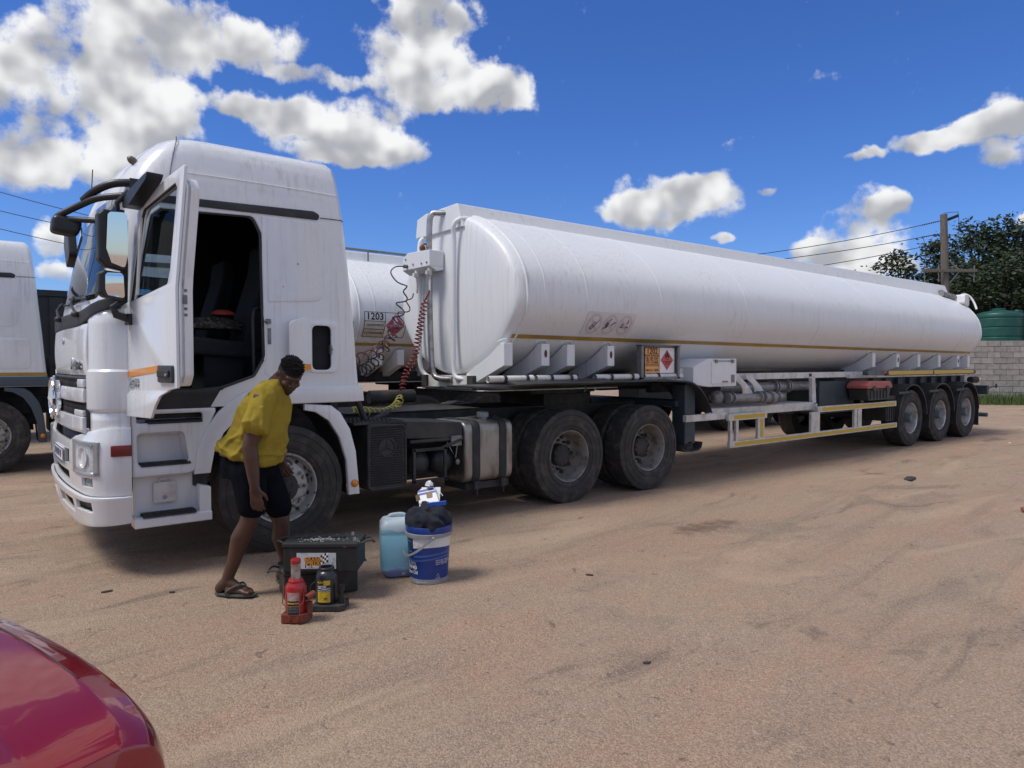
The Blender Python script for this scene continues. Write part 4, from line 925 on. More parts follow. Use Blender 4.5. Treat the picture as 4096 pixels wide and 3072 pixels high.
def open_door(P):
    D0 = (-1.10, -.004, 0); ang = R(-80)
    outl = rpoly([(-.025, 1.195), (.445, 1.20), (.515, 1.29), (.60, 1.365), (.72, 1.405), (.838, 1.418), (.832, 2.10), (.905, 2.87), (.60, 2.825), (.20, 2.72), (.10, 2.63), (-.025, 2.02)], [.015, .03, .05, .06, .06, .01, 0, .015, .05, .06, .06, .03])
    win = rpoly([(.058, 2.025), (.70, 2.108), (.735, 2.20), (.80, 2.735), (.765, 2.772), (.235, 2.675), (.20, 2.62)], [.01, .03, .05, .03, .02, .03, .03])
    def fn(u, v, t):       # outer skin: lower part steps out, upper part leans in
        o = -.018 * min(1, max(0, (1.385 - v) / .03)) if v < 1.385 else 0.0
        return (u, o + .040 * max(0, v - 2.05) / .8 + t, v)
    d = plate('driver_door', outl, [win], .02, CABW, P, fn, .004, cuts=(1.355, 1.385, 2.05))
    d.location = D0; d.rotation_euler.z = ang
    inl = rpoly([(.02, 1.30), (.55, 1.40), (.80, 1.43), (.845, 1.50), (.845, 2.15), (.90, 2.72), (.85, 2.80), (.60, 2.79), (.25, 2.70), (.15, 2.62), (.02, 2.02)], [.02, .05, .05, .06, .02, .08, .05, .05, .05, .05, .03])
    wif = rpoly([(.036, 2.035), (.70, 2.10), (.735, 2.20), (.80, 2.735), (.765, 2.772), (.20, 2.672), (.165, 2.62)], [.01, .03, .05, .03, .02, .03, .03])
    def lean(u, v, t): return (u, .030 + .040 * max(0, v - 2.05) / .8 + t, v)
    plate('door_frame', inl, [wif], .035, CABW, d, lean, .006, cuts=(2.05,))
    plate('door_edge', rpoly([(.70, 1.425), (.80, 1.43), (.845, 1.50), (.845, 2.15), (.90, 2.72), (.85, 2.80), (.80, 2.79), (.815, 2.74), (.75, 2.20), (.71, 2.09)], [.02, .03, .06, .02, .08, .05, .01, .02, .03, .02]), (), .085, CABW, d, lambda u, v, t: (u, .058 + .040 * max(0, v - 2.05) / .8 + t, v), .008, cuts=(2.05,))
    plate('door_lining', rpoly([(.04, 1.36), (.69, 1.44), (.69, 2.06), (.04, 1.98)], .03), (), .03, INTER, d, lambda u, v, t: (u, .07 + t, v), .005)
    plate('door_window', win, (), .006, GLASS, d, lambda u, v, t: (u, .030 + .040 * max(0, v - 2.05) / .8 + t, v), 0, cuts=(2.05,))
    mb = MB(); mb.tube([(u, .006 + .040 * max(0, v - 2.05) / .8, v) for u, v in win + win[:1]], .010, 6, caps=False); mb.build('window_seal', BLACK, d, smooth=50)
    mb = MB(); mb.tube([(.18, -.004, 2.07), (.205, .02, 2.62)], .012, 6); mb.build('window_divider', DUSTW, d, smooth=50)
    plate('orange_reflector', [(-.015, 1.478), (.565, 1.523), (.565, 1.569), (-.015, 1.527)], (), .002, ORANGE, d, lambda u, v, t: (u, -.0125 + t, v), 0)
    h = plate('door_handle', rrect(.572, .80, 1.452, 1.568, .02), (), .03, HANDLE, d, lambda u, v, t: (u, -.016 + t, v), .006)
    mb = MB(); mb.box(.60, .78, -.046, -.034, 1.49, 1.535); mb.build('handle_grip', BLACK, h, bevel=.006)
    mb = MB(); mb.cyl((.755, -.03, 1.505), (.755, -.052, 1.505), .009, n=10); mb.build('handle_lock', CHROME, h)
    link('number_badge', text_mesh('2644', .085, lambda u, v, t: (.118 + u, -.016 - t, 1.438 + v), .005, shear=.2, bold=.002), CHROME, d)
    mb = MB(); mb.box(.842, .852, .03, .06, 1.97, 2.03); mb.box(.846, .870, .035, .05, 1.985, 2.01)
    mb.build('door_latch', GREYM, d, bevel=.002)
    for z in (1.94, 1.90, 2.06): mb = MB(); mb.cyl((.845, .05, z), (.853, .05, z), .010, n=10); mb.build('latch_screw', GREYM, d)
    # mirrors hang on the door's leading edge and swing with it
    mr = MB(); mr.prism(rpoly([(-.235, 2.30), (-.18, 2.255), (-.05, 2.235), (-.035, 2.60), (-.06, 2.655), (-.20, 2.66), (-.235, 2.62)], [.05, .04, .03, .03, .03, .04, .03]), 'yz', .055, .135)
    m = mr.build('main_mirror', GLOSSB, P, bevel=.018, seg=3); m.location = D0; m.rotation_euler.z = ang
    plate('mirror_glass', rpoly([(-.188, 2.302), (-.072, 2.256), (-.056, 2.35), (-.060, 2.62), (-.08, 2.643), (-.165, 2.639), (-.180, 2.62)], [.02, .02, .02, .02, .02, .02, .02]), (), .004, MIRROR, m, lambda u, v, t: (.152 + (v - 2.45) * .070 + (u + .12) * .22 + t, u, v), 0)
    mr = MB(); mr.prism(rpoly([(-.24, 2.07), (-.20, 2.045), (-.065, 2.02), (-.060, 2.225), (-.20, 2.235), (-.235, 2.21)], .025), 'yz', .055, .135)
    m2 = mr.build('wide_angle_mirror', GLOSSB, P, bevel=.018, seg=3); m2.location = D0; m2.rotation_euler.z = ang
    def conv(u, v, t):
        return (.152 + (v - 2.13) * .06 + (u + .135) * .20 - .72 * ((u + .135) ** 2 + (v - 2.13) ** 2) + t, u, v)
    plate('mirror_glass', rpoly([(-.197, 2.062), (-.078, 2.042), (-.088, 2.20), (-.10, 2.218), (-.185, 2.216), (-.197, 2.20)], .018), (), .004, MIRROR, m2, conv, 0)
    ar = MB(); ar.tube([(.06, -.06, 2.68), (.06, -.045, 2.3), (.06, -.055, 2.03), (.05, -.12, 1.98), (.05, -.10, 1.93), (.055, -.02, 1.905), (.055, .0, 1.90)], [.022, .026, .03, .03, .03, .03, .03], 8)
    ar.box(.02, .095, -.035, .0, 1.86, 1.94); ar.tube([(.06, -.08, 2.62), (.10, -.10, 2.72), (.18, -.05, 2.80)], .018, 8); a = ar.build('mirror_arm', GLOSSB, P, smooth=45); a.location = D0; a.rotation_euler.z = ang
    kb = MB(); kb.prism(rpoly([(.12, 2.68), (.24, 2.69), (.54, 2.815), (.59, 2.865), (.50, 2.85), (.22, 2.785), (.12, 2.735)], .025), 'xz', -.075, .03); k = kb.build('kerb_mirror', GLOSSB, P, bevel=.03, seg=3); k.location = D0; k.rotation_euler.z = ang

def front_mirrors(P):
    ar = MB(); ar.tube(catmull([(-1.03, .16, 2.94), (-1.16, .20, 2.92), (-1.26, .28, 2.87), (-1.33, .36, 2.80)], 5), .030, 8); ar.box(-1.06, -1.0, .10, .20, 2.86, 2.96)
    ar.tube(catmull([(-1.10, .14, 2.83), (-1.25, .26, 2.81), (-1.36, .38, 2.76), (-1.47, .44, 2.69), (-1.50, .45, 2.65)], 5), .026, 8)
    ar.tube(catmull([(-1.15, .20, 2.64), (-1.30, .34, 2.655), (-1.42, .42, 2.66), (-1.50, .45, 2.65)], 4), .022, 8)
    a = ar.build('front_mirror_arm', GLOSSB, P, smooth=50)
    mb = MB(); mb.prism(rpoly([(-1.535, 2.56), (-1.36, 2.54), (-1.33, 2.64), (-1.36, 2.685), (-1.52, 2.685)], .04), 'xz', .40, .56); mb.build('front_mirror', GLOSSB, P, bevel=.03, seg=3)
    mb = MB(); mb.tube([(-1.27, .42, 2.84), (-1.255, .44, 3.06)], .004, 6); mb.ball((-1.27, .42, 2.84), (.015, .015, .02)); mb.build('antenna', BLACK, P, smooth=50)
    # far side mirrors, the door there being shut
    mb = MB(); mb.prism(rpoly([(2.53, 2.22), (2.74, 2.28), (2.74, 2.64), (2.70, 2.68), (2.53, 2.66)], .03), 'yz', -1.13, -1.02); mb.prism(rpoly([(2.53, 2.0), (2.74, 2.03), (2.74, 2.19), (2.53, 2.20)], .02), 'yz', -1.13, -1.02)
    mb.build('far_main_mirror', GLOSSB, P, bevel=.015)
    mb = MB(); mb.prism(rpoly([(2.16, 2.62), (2.40, 2.52), (2.60, 2.76), (2.52, 2.90), (2.24, 2.84)], .05), 'yz', -1.24, -1.17); mb.tube([(-1.20, 2.45, 2.86), (-1.10, 2.42, 2.94)], .02, 8); mb.build('far_kerb_mirror', GLOSSB, P, bevel=.015)
main_truck = thing("semi_truck", "white tractor unit with its driver door swung open, coupled to the near tanker", "truck")
tractor(main_truck, True); tractor_tanks(main_truck); open_door(main_truck); front_mirrors(main_truck)
# ------------------------------------------------------------------ tanker trailer
SECN = [(1.25, 3.31), (.95, 3.285), (.64, 3.15), (.29, 2.90), (.07, 2.62), (.0, 2.35), (.02, 2.15), (.13, 1.97), (.345, 1.74), (.66, 1.56), (.97, 1.465), (1.25, 1.44)]     # near half, top to bottom
_sn = [Vector((0, y, z)) for y, z in SECN]; _sf = [Vector((0, 2.5 - y, z)) for y, z in SECN[1:-1]][::-1]
SECT = [(p.y, p.z) for p in catmull(_sn + _sf, 6, closed=True)]
NEAR = [(p.y, p.z) for p in catmull(_sn, 10)]
_nl = [0.0]
for _a, _b in zip(NEAR[:-1], NEAR[1:]): _nl.append(_nl[-1] + math.hypot(_b[0] - _a[0], _b[1] - _a[1]))
def near_pt(s, off=0.0):
    """tank side by arc length from the top; returns y, z"""
    i = 1
    while i < len(_nl) - 1 and _nl[i] < s: i += 1
    t = (s - _nl[i - 1]) / (_nl[i] - _nl[i - 1]); y = NEAR[i - 1][0] * (1 - t) + NEAR[i][0] * t; z = NEAR[i - 1][1] * (1 - t) + NEAR[i][1] * t
    dy, dz = NEAR[i][0] - NEAR[i - 1][0], NEAR[i][1] - NEAR[i - 1][1]; L = math.hypot(dy, dz); n = (dz / L, -dy / L)
    return y + n[0] * off, z + n[1] * off
def s_at_z(z):
    best = min(range(len(NEAR)), key=lambda i: abs(NEAR[i][1] - z)); return _nl[best]
S_STRIPE = s_at_z(1.885)
def tilt(x): return -.005 * (x - 2.7)
def T(x, y, z): return (x, y, z + tilt(x))
def on_tank(x0, s0, off):
    def fn(u, v, t):
        y, z = near_pt(s0 - v, off + t); return T(x0 + u, y, z)
    return fn
def ring_pts(x, grow=0.0, k=1.0):
    cy, cz = 1.25, 2.36
    return [T(x, cy + (y - cy) * (k + grow / 1.25), cz + (z - cz) * (k + grow / .95)) for y, z in SECT]
XF, XR = 2.68, 15.62
def tank_body(P):
    mb = MB(); rings = []
    for k, x in ((.02, 2.505), (.30, 2.507), (.55, 2.513), (.75, 2.523), (.88, 2.535), (.94, 2.548), (.968, 2.565), (.985, 2.595), (.994, 2.63), (1.0, 2.68)): rings.append(ring_pts(x, 0, k))
    for i in range(1, 40): rings.append(ring_pts(XF + (XR - XF) * i / 40))
    for k, x in ((1.0, 15.62), (.99, 15.68), (.965, 15.74), (.90, 15.81), (.75, 15.87), (.5, 15.91), (.02, 15.93)): rings.append(ring_pts(x, 0, k))
    mb.loft(rings, cap0=True, cap1=True)
    tk = mb.build('tank_shell', TANKW, P, smooth=50)
    for x, r in ((XF, .013), (XR, .010)):
        mb = MB(); mb.tube(ring_pts(x, .004) + ring_pts(x, .004)[:1], r, 8, caps=False); mb.build('weld_rim', TANKW, tk, smooth=60)
    for x in (2.94, 3.57, 4.87, 6.72, 8.7, 10.66, 12.62, 14.57):
        mb = MB(); mb.loft([ring_pts(x - .016, .0005), ring_pts(x - .008, .005), ring_pts(x + .008, .005), ring_pts(x + .016, .0005)]); mb.build('weld_seam', TANKW, tk, smooth=60)
    # gold stripe along the side
    mb = MB(); n = 60
    vs = []
    for i in range(n + 1):
        x = 2.62 + (15.66 - 2.62) * i / n
        for s, o in ((S_STRIPE - .027, .0068), (S_STRIPE, .0068), (S_STRIPE + .027, .0068)):
            y, z = near_pt(s, o); vs.append(T(x, y, z))
    mb.add(vs, [(3 * i + q, 3 * i + 1 + q, 3 * i + 4 + q, 3 * i + 3 + q) for i in range(n) for q in (0, 1)]); mb.build('side_stripe', GOLD, tk)
    # coaming along the top
    xs = [2.50, 2.66, 6, 10, 13, 15.45, 15.62]
    def cw(x):
        t = (x - 2.5) / 13.1; return 1.06 + (.74 - 1.06) * t, 2.0 + (1.76 - 2.0) * t
    rg = []
    for x in xs:
        a, b = cw(x); top = 3.445 - .025 * (x - 2.5) / 13
        rg.append([T(x, a - .10, 3.16), T(x, a, top - .01), T(x, a + .03, top), T(x, b - .22, top - .012), T(x, b - .02, top - .055), T(x, b + .02, 3.16)])
    mb = MB(); mb.loft(rg, cap0=True, cap1=True); mb.build('coaming', TANKW, P, bevel=.006)
    return tk
def saddle(P, x, w, front=False, hole=False):
    """wing bracket that carries the tank, from the side down to the chassis"""
    y0, z0 = near_pt(s_at_z(1.80), 0); mb = MB()
    prof = [near_pt(s_at_z(z), -.01) for z in (1.80, 1.72, 1.64, 1.58, 1.52)]
    outer = [(.20, 1.80), (.215, 1.555), (.75, 1.36), (.95, 1.36)]
    poly = [(.235, 1.80)] + [(near_pt(s_at_z(z), -.02)) for z in (1.78, 1.72, 1.64, 1.57, 1.52)] + [(.95, 1.46), (.95, 1.355), (.80, 1.345), (.235, 1.555)]
    zt = tilt(x)
    poly = [(y - .06, z + zt) for y, z in poly]
    mb.prism(poly, 'yz', x, x + w); o = mb.build('tank_saddle', TANKW, P, bevel=.006)
    pts = [T(x + w / 2 + w * .62 * math.cos(a), *near_pt(s_at_z(1.80) - .055 * math.sin(a), .004)) for a in [PI * k / 8 for k in range(9)]]
    mb = MB(); mb.tube(pts, .008, 6); mb.build('weld_bead', TANKW, o, smooth=60)
    if hole:
        mb = MB(); mb.ball((x + w / 2, .172, 1.69 + zt), (.022, .006, .045), 12, 6); mb.build('drain_slot', mat('rust', (.16, .06, .03), .8, var=.2, scale=20), o, smooth=60)
    return o
def trailer_common(P):
    tk = tank_body(P)
    for x, hl in ((2.50, 0), (3.03, 1), (3.42, 0), (4.08, 1), (10.92, 0), (11.90, 1), (12.84, 0), (13.83, 0), (14.82, 1), (15.40, 0)): saddle(P, x, .12, hole=bool(hl))
    # chassis: neck, main rails, bogie
    fr = MB()
    for y in (.75, 1.75):
        fr.box(2.45, 5.6, y - .06, y + .06, 1.30, 1.44); fr.box(5.5, 15.6, y - .06, y + .06, 1.17, 1.46)
    fr.box(2.45, 5.6, .70, 1.80, 1.275, 1.30)
    for x in (6.0, 8.0, 10.0): fr.box(x, x + .08, .8, 1.7, 1.2, 1.36)
    fr.build('trailer_frame', CHASSIS, P, bevel=.006)
    rail = MB(); rail.box(5.5, 10.85, .28, .34, 1.335, 1.43); rail.box(10.2, 15.3, .22, .30, 1.315, 1.375); rail.build('side_rail', DUSTW, P, bevel=.006)
    bg_ = MB(); bg_.box(10.0, 15.9, .40, .95, 1.07, 1.31); bg_.box(10.0, 15.9, 1.55, 2.1, 1.07, 1.31)
    for i in range(9): bg_.box(11.3 + i * .52, 11.48 + i * .52, .33, .40, 1.08, 1.30)
    bg_.box(9.3, 10.5, .30, .9, .72, 1.27); bg_.build('bogie_frame', TEAL, P, bevel=.008)
    ax = MB()
    for x in (12.18, 13.54, 14.90):
        ax.cyl((x, .3, .53), (x, 2.2, .53), .075, n=16)
        for y in (.62, 1.88): ax.cyl((x + .25, y, .45), (x + .25, y, 1.07), .13, n=16); ax.beam((x - .4, y, .72), (x + .3, y, .50), .08, .10)
    ax.build('axle', CHASSIS, P, smooth=40)
    for i, x in enumerate((12.18, 13.54, 14.90)):
        put_wheel('trailer', x, .18, .533, P, spin=i * 1.1); put_wheel('trailer', x, 2.32, .533, P, flip=True)
        # curved mudguard over each wheel
        for y0, y1 in ((-.03, .45), (2.05, 2.53)):
            a0 = R(-12); pts = [(x + .60 * math.cos(a), .57 + .59 * math.sin(a)) for a in [R(8) + k * R(164) / 18 for k in range(19)]]
            pts = [(x + .60, .58)] + pts + [(x - .60, .58)]
            mb = MB(); rg = []
            for px, pz in pts:
                dx, dz = px - x, pz - .57; L = math.hypot(dx, dz); nx_, nz_ = dx / L, dz / L
                rg.append([(px, y0, pz), (px + nx_ * .022, y0, pz + nz_ * .022), (px + nx_ * .022, y1, pz + nz_ * .022), (px, y1, pz)])
            mb.loft(rg, cap0=True, cap1=True)
            mb.box(x - .625, x - .60, y0 + .01, y1, .30 if i else .52, .60); 
            if i == 2: mb.box(x + .60, x + .62, y0 + .01, y1, .22, .60)
            g = mb.build('mudguard', BLACK, P, smooth=40)
        mb = MB(); mb.cyl((x - .62, .0, 1.02), (x - .18, -.01, 1.03), .028, n=10); mb.cyl((x - .18, -.012, 1.03), (x - .15, -.012, 1.03), .034, n=10); mb.build('guard_stay', TEAL, P, smooth=40)
    mb = MB(); mb.box(11.2, 11.58, .05, .45, .52, .98); 
    for k in range(4): mb.box(11.24 + k * .09, 11.27 + k * .09, .035, .05, .54, .92)
    mb.build('mud_flap', BLACK, P)
    # rear underrun beam, lamp bar, tow hook
    mb = MB(); mb.box(16.0, 16.12, -.02, 2.52, .88, 1.08); mb.box(15.6, 16.0, .5, .62, .9, 1.2); mb.box(15.6, 16.0, 1.88, 2.0, .9, 1.2); mb.build('rear_beam', TEAL, P, bevel=.008)
    mb = MB(); mb.cyl((16.05, -.02, .42), (16.05, 2.52, .42), .045, n=16); mb.cyl((15.75, .5, .95), (16.05, .5, .42), .04); mb.cyl((15.75, 2.0, .95), (16.05, 2.0, .42), .04); mb.build('underrun_bar', mat('slate_tube', (.09, .14, .155), .5), P, smooth=40)
    mb = MB(); mb.tube(catmull([(16.0, .0, .98), (16.2, -.02, 1.03), (16.42, -.03, 1.05), (16.48, -.03, 1.06)], 4), .016, 8); mb.lathe([(.03, -.012), (.05, -.012), (.05, .012), (.03, .012), (.03, -.012)], (16.52, -.03, 1.06), (0, 1, 0), 16); mb.build('release_lever', TEAL, P, smooth=50)
    mb = MB(); mb.lathe([(0, -.03), (.13, -.03), (.15, 0), (.15, .30), (0, .32)], (15.62, .12, .70), (0, 1, 0), 24); mb.build('air_tank', TEAL, P, smooth=50)
    mb = MB(); mb.cyl((15.2, .05, 1.22), (15.45, .02, 1.22), .07, n=16); l_ = mb.build('side_lamp_tube', CHASSIS, P, smooth=50)
    mb = MB(); mb.cyl((15.45, .02, 1.22), (15.56, .0, 1.22), .075, .045, 16); mb.build('amber_lens', AMBER, l_, smooth=50)
    # landing leg
    for y in (.10, 2.10):
        mb = MB(); mb.box(5.47, 5.69, y, y + .22, .50, 1.30); mb.box(5.49, 5.67, y + .02, y + .20, .40, .52); lg = mb.build('landing_leg', TEAL, P, bevel=.012)
        ft = [(5.36, .50), (5.38, .44), (5.44, .405), (5.58, .395), (5.72, .405), (5.78, .44), (5.80, .50)]
        mb = MB(); mb.prism([(x, z) for x, z in ft] + [(x, z + .02) for x, z in ft[::-1]], 'xz', y - .04, y + .26); mb.prism(rpoly([(5.50, .42), (5.66, .42), (5.62, .53), (5.54, .53)], .02), 'xz', y + .0, y + .03); mb.cyl((5.58, y - .02, .49), (5.58, y + .24, .49), .022, n=12); mb.build('leg_foot', CHASSIS, lg, bevel=.004)
    mb = MB(); mb.box(5.40, 5.75, .2, 2.3, 1.0, 1.08); mb.build('leg_brace', TEAL, P, bevel=.006)
    return tk
def pipe(P, name, pts, r, m, n=12): 
    mb = MB(); mb.tube(catmull(pts, 5), r, n); return mb.build(name, m, P, smooth=60)
def front_fittings(P):
    xf = 2.45
    def vx(z, y): return 2.44 + .10 * abs(y - 1.25) ** 2
    pipe(P, 'vent_pipe', [(2.62, .98, 3.26), (2.50, 1.02, 3.25), (2.44, 1.06, 3.17), (2.455, 1.07, 3.0), (2.455, 1.08, 2.4), (2.455, 1.08, 1.8), (2.455, 1.08, 1.52), (2.46, 1.04, 1.42), (2.50, .94, 1.40), (2.52, .80, 1.40)], .028, TANKW)
    pipe(P, 'vent_pipe', [(2.62, 1.85, 3.16), (2.50, 1.86, 3.13), (2.46, 1.86, 3.02), (2.46, 1.86, 2.7), (2.46, 1.86, 2.0), (2.46, 1.86, 1.6), (2.50, 1.80, 1.44), (2.54, 1.6, 1.40)], .028, TANKW)
    pipe(P, 'steel_pipe', [(2.62, 1.24, 3.36), (2.44, 1.42, 3.38), (2.395, 1.46, 3.36), (2.375, 1.475, 3.28), (2.37, 1.48, 3.0), (2.37, 1.48, 2.5), (2.38, 1.48, 2.0), (2.39, 1.46, 1.55), (2.40, 1.42, 1.44), (2.42, 1.34, 1.40), (2.48, 1.15, 1.39)], .036, mat('pipe_steel', (.46, .45, .44), .35, metal=.9, var=.15, scale=12, col2=(.28, .26, .24)), 14)
    mb = MB(); mb.cyl((2.58, 1.28, 3.365), (2.64, 1.23, 3.36), .05, n=14); mb.build('pipe_flange', GREYM, P, smooth=40)
    # junction box with its sockets
    mb = MB(); mb.prism(rpoly([(1.36, 2.735), (2.00, 2.735), (2.00, 2.88), (1.88, 2.945), (1.36, 2.925)], .01), 'yz', 2.30, 2.50); mb.prism([(2.50, 2.735), (2.30, 2.735), (2.40, 2.68), (2.50, 2.70)], 'xz', 1.36, 2.0); jb = mb.build('connector_box', TANKW, P, bevel=.006)
    mb = MB()
    for y, z in ((1.42, 2.78), (1.54, 2.78), (1.74, 2.79), (1.92, 2.87)): mb.cyl((2.302, y, z), (2.29, y, z), .012, n=8)
    mb.build('box_bolt', GREYM, jb)
    for y, x in ((1.72, 2.34), (1.42, 2.34)):
        mb = MB(); mb.cyl((x, y, 2.72), (x, y, 2.63), .028, n=12); mb.cyl((x, y, 2.63), (x, y, 2.44), .014, n=10); mb.obox((x - .02, y, 2.66), (.03, 0, 0), (0, .022, 0), (0, 0, .022)); mb.build('air_coupling', DUSTW, jb, smooth=40)
    mb = MB(); mb.cyl((2.30, 1.88, 2.78), (2.25, 1.90, 2.78), .022, n=10); mb.build('cable_socket', GREYM, jb, smooth=40)
    c = coil([(2.38, 1.66, 2.97), (2.36, 1.56, 2.98), (2.34, 1.46, 2.96)], .045, 4, .010); c.build('spare_coil', mat('brown_cable', (.18, .08, .03), .6), jb, smooth=60)
    # kingpin plate
    mb = MB(); mb.box(2.5, 4.6, .5, 2.0, 1.265, 1.275); mb.prism([(2.48, 1.30), (2.62, 1.28), (2.62, 1.42), (2.48, 1.44)], 'xz', .7, 1.8); mb.build('kingpin_plate', DUSTW, P)
def placard_board(P):
    b = MB(); b.box(4.52, 5.235, .06, .075, 1.385, 1.80); bd = b.build('placard_holder', GREYM, P)
    mb = MB(); mb.box(4.49, 5.26, .0, .10, 1.80, 1.812); mb.box(4.505, 4.55, .01, .09, 1.38, 1.80); mb.box(5.205, 5.245, .01, .09, 1.38, 1.80); mb.box(4.505, 5.245, .01, .09, 1.375, 1.41); mb.build('holder_frame', GREYM, bd, bevel=.004)
    y = .055
    def pr(name, poly, dy, m): return plate(name, poly, (), .001, m, bd, XZ(y - dy), 0)
    pr('white_sheet', rrect(4.885, 5.185, 1.455, 1.775, .001, 1), .002, PWHITE)
    pr('orange_panel', rrect(4.615, 4.885, 1.455, 1.775, .001, 1), .002, PORANGE)
    mb = MB()
    for z in (1.455, 1.565, 1.685, 1.775): mb.box(4.612, 4.888, y - .0052, y - .0035, z - .003, z + .003)
    for x in (4.614, 4.886, 5.185): mb.box(x - .003, x + .003, y - .0056, y - .0035, 1.455, 1.775)
    mb.box(4.888, 5.185, y - .0052, y - .0035, 1.452, 1.457); mb.build('panel_rule', INK, bd)
    def tx(s, size, x, z, b=.0): return text_mesh(s, size, lambda u, v, t: (x + u, y - .006 - t, z + v), .0004, bold=b)
    L = [tx('1202', .105, 4.75, 1.730, .0012), tx('OPERATORS TELEPHONE NUMBER', .0175, 4.75, 1.672), tx('061 484 7560', .040, 4.75, 1.647), tx('062 954 5714', .040, 4.75, 1.618), tx('010 110 0898', .040, 4.75, 1.588), tx('SPECIALIST TELEPHONE NUMBER', .0165, 4.75, 1.548), tx('080 011 2890', .043, 4.75, 1.492)]
    link('lettering', join_meshes('lettering', L), INK, bd)
    dm = [(5.035, 1.49), (5.16, 1.62), (5.035, 1.755), (4.91, 1.62)]
    pr('hazard_diamond', dm, .004, PRED)
    mb = MB(); fl = [(5.005, 1.640), (4.995, 1.668), (5.010, 1.700), (5.018, 1.690), (5.028, 1.735), (5.040, 1.712), (5.046, 1.722), (5.055, 1.690), (5.064, 1.700), (5.078, 1.662), (5.062, 1.640), (5.052, 1.650), (5.036, 1.672), (5.022, 1.648)]
    me1 = plate_mesh(fl, (), .001, 0, XZ(y - .0065)); me2 = plate_mesh(rrect(5.008, 5.066, 1.627, 1.634, .001, 1), (), .001, 0, XZ(y - .0065))
    ink = join_meshes('hazard_print', [me1, me2, tx('FLAMMABLE', .030, 5.035, 1.600), tx('LIQUID', .030, 5.035, 1.572), tx('3', .030, 5.035, 1.528)]); link('hazard_print', ink, INK, bd)
def ring2d(cx, cz, rx, rz, a, b, n=28):
    return [(cx + rx * math.cos(t), cz + rz * math.sin(t)) for t in [a + (b - a) * k / n for k in range(n + 1)]]
CT = tuple(k * .02 for k in range(-11, 12))
def warning_sticker(P, tk):
    s0 = s_at_z(2.04); x0 = 4.0
    plate('warning_sticker', rrect(-.41, .41, -.155, .155, .03, 4), (), .0012, PPALE, tk, on_tank(x0, s0, .0035), 0, cuts=CT)
    st = tk.children[-1]
    for cx in (-.255, .005, .26):
        o = ring2d(cx, 0, .118, .135, 0, 2 * PI)[:-1]; i = ring2d(cx, 0, .092, .107, 0, 2 * PI)[:-1]
        plate('prohibition_ring', o, [i], .001, PGREY, tk, on_tank(x0, s0, .0055), 0, cuts=CT)
        plate('prohibition_bar', [(cx - .078, .062), (cx - .062, .078), (cx + .078, -.062), (cx + .062, -.078)], (), .001, PGREY, tk, on_tank(x0, s0, .0075), 0, cuts=CT)
    GI = mat('faded_ink', (.10, .11, .13), .55, var=.1, scale=30)
    def ic(poly): return plate_mesh(poly, (), .0008, 0, on_tank(x0, s0, .0092))
    def rot(p, c, a): return [(c[0] + (x - c[0]) * math.cos(a) - (z - c[1]) * math.sin(a), c[1] + (x - c[0]) * math.sin(a) + (z - c[1]) * math.cos(a)) for x, z in p]
    ph = [ic(rot(rrect(-.28, -.272, -.07, .02, .003, 2), (-.255, 0), R(-30))), ic(rot(rrect(-.238, -.230, -.07, .02, .003, 2), (-.255, 0), R(-30))), ic(rot(rrect(-.28, -.23, -.078, -.066, .003, 2), (-.255, 0), R(-30))), ic(rot(rrect(-.28, -.23, .02, .028, .003, 2), (-.255, 0), R(-30))), ic(rot(rrect(-.236, -.230, .02, .09, .002, 2), (-.255, 0), R(-30)))]
    ph += [ic(rot(rrect(-.268, -.242, -.055 + k * .014, -.050 + k * .014, .001, 1), (-.255, 0), R(-30))) for k in range(4)]
    link('phone_symbol', join_meshes('phone_symbol', ph), GI, tk)
    mt = [ic(rot(rrect(-.012, .006, -.10, -.02, .006, 2), (0, 0), R(-55))), ic([(-.06, -.03), (-.075, .005), (-.05, .045), (-.045, .02), (-.03, .05), (-.02, .015), (-.022, -.03), (-.04, -.045)]), ic([(-.03, .03), (-.01, .06), (.005, .09), (-.012, .085)]), ic(rot(rrect(.05, .062, -.02, .055, .003, 2), (.055, .02), R(-50)))]
    link('match_symbol', join_meshes('match_symbol', mt), GI, tk)
    cg = [ic(rrect(.19, .225, -.03, -.008, .003, 2)), ic(rrect(.225, .285, -.012, -.008, .001, 1)), ic(rrect(.225, .285, -.03, -.026, .001, 1)), ic(rrect(.29, .325, -.03, -.008, .003, 2)), ic([(.195, .0), (.21, .03), (.235, .02), (.22, .012), (.208, .002)]), ic([(.262, .02), (.29, .04), (.29, .08), (.275, .085), (.305, .06), (.30, .03)])]
    link('cigarette_symbol', join_meshes('cigarette_symbol', cg), GI, tk)
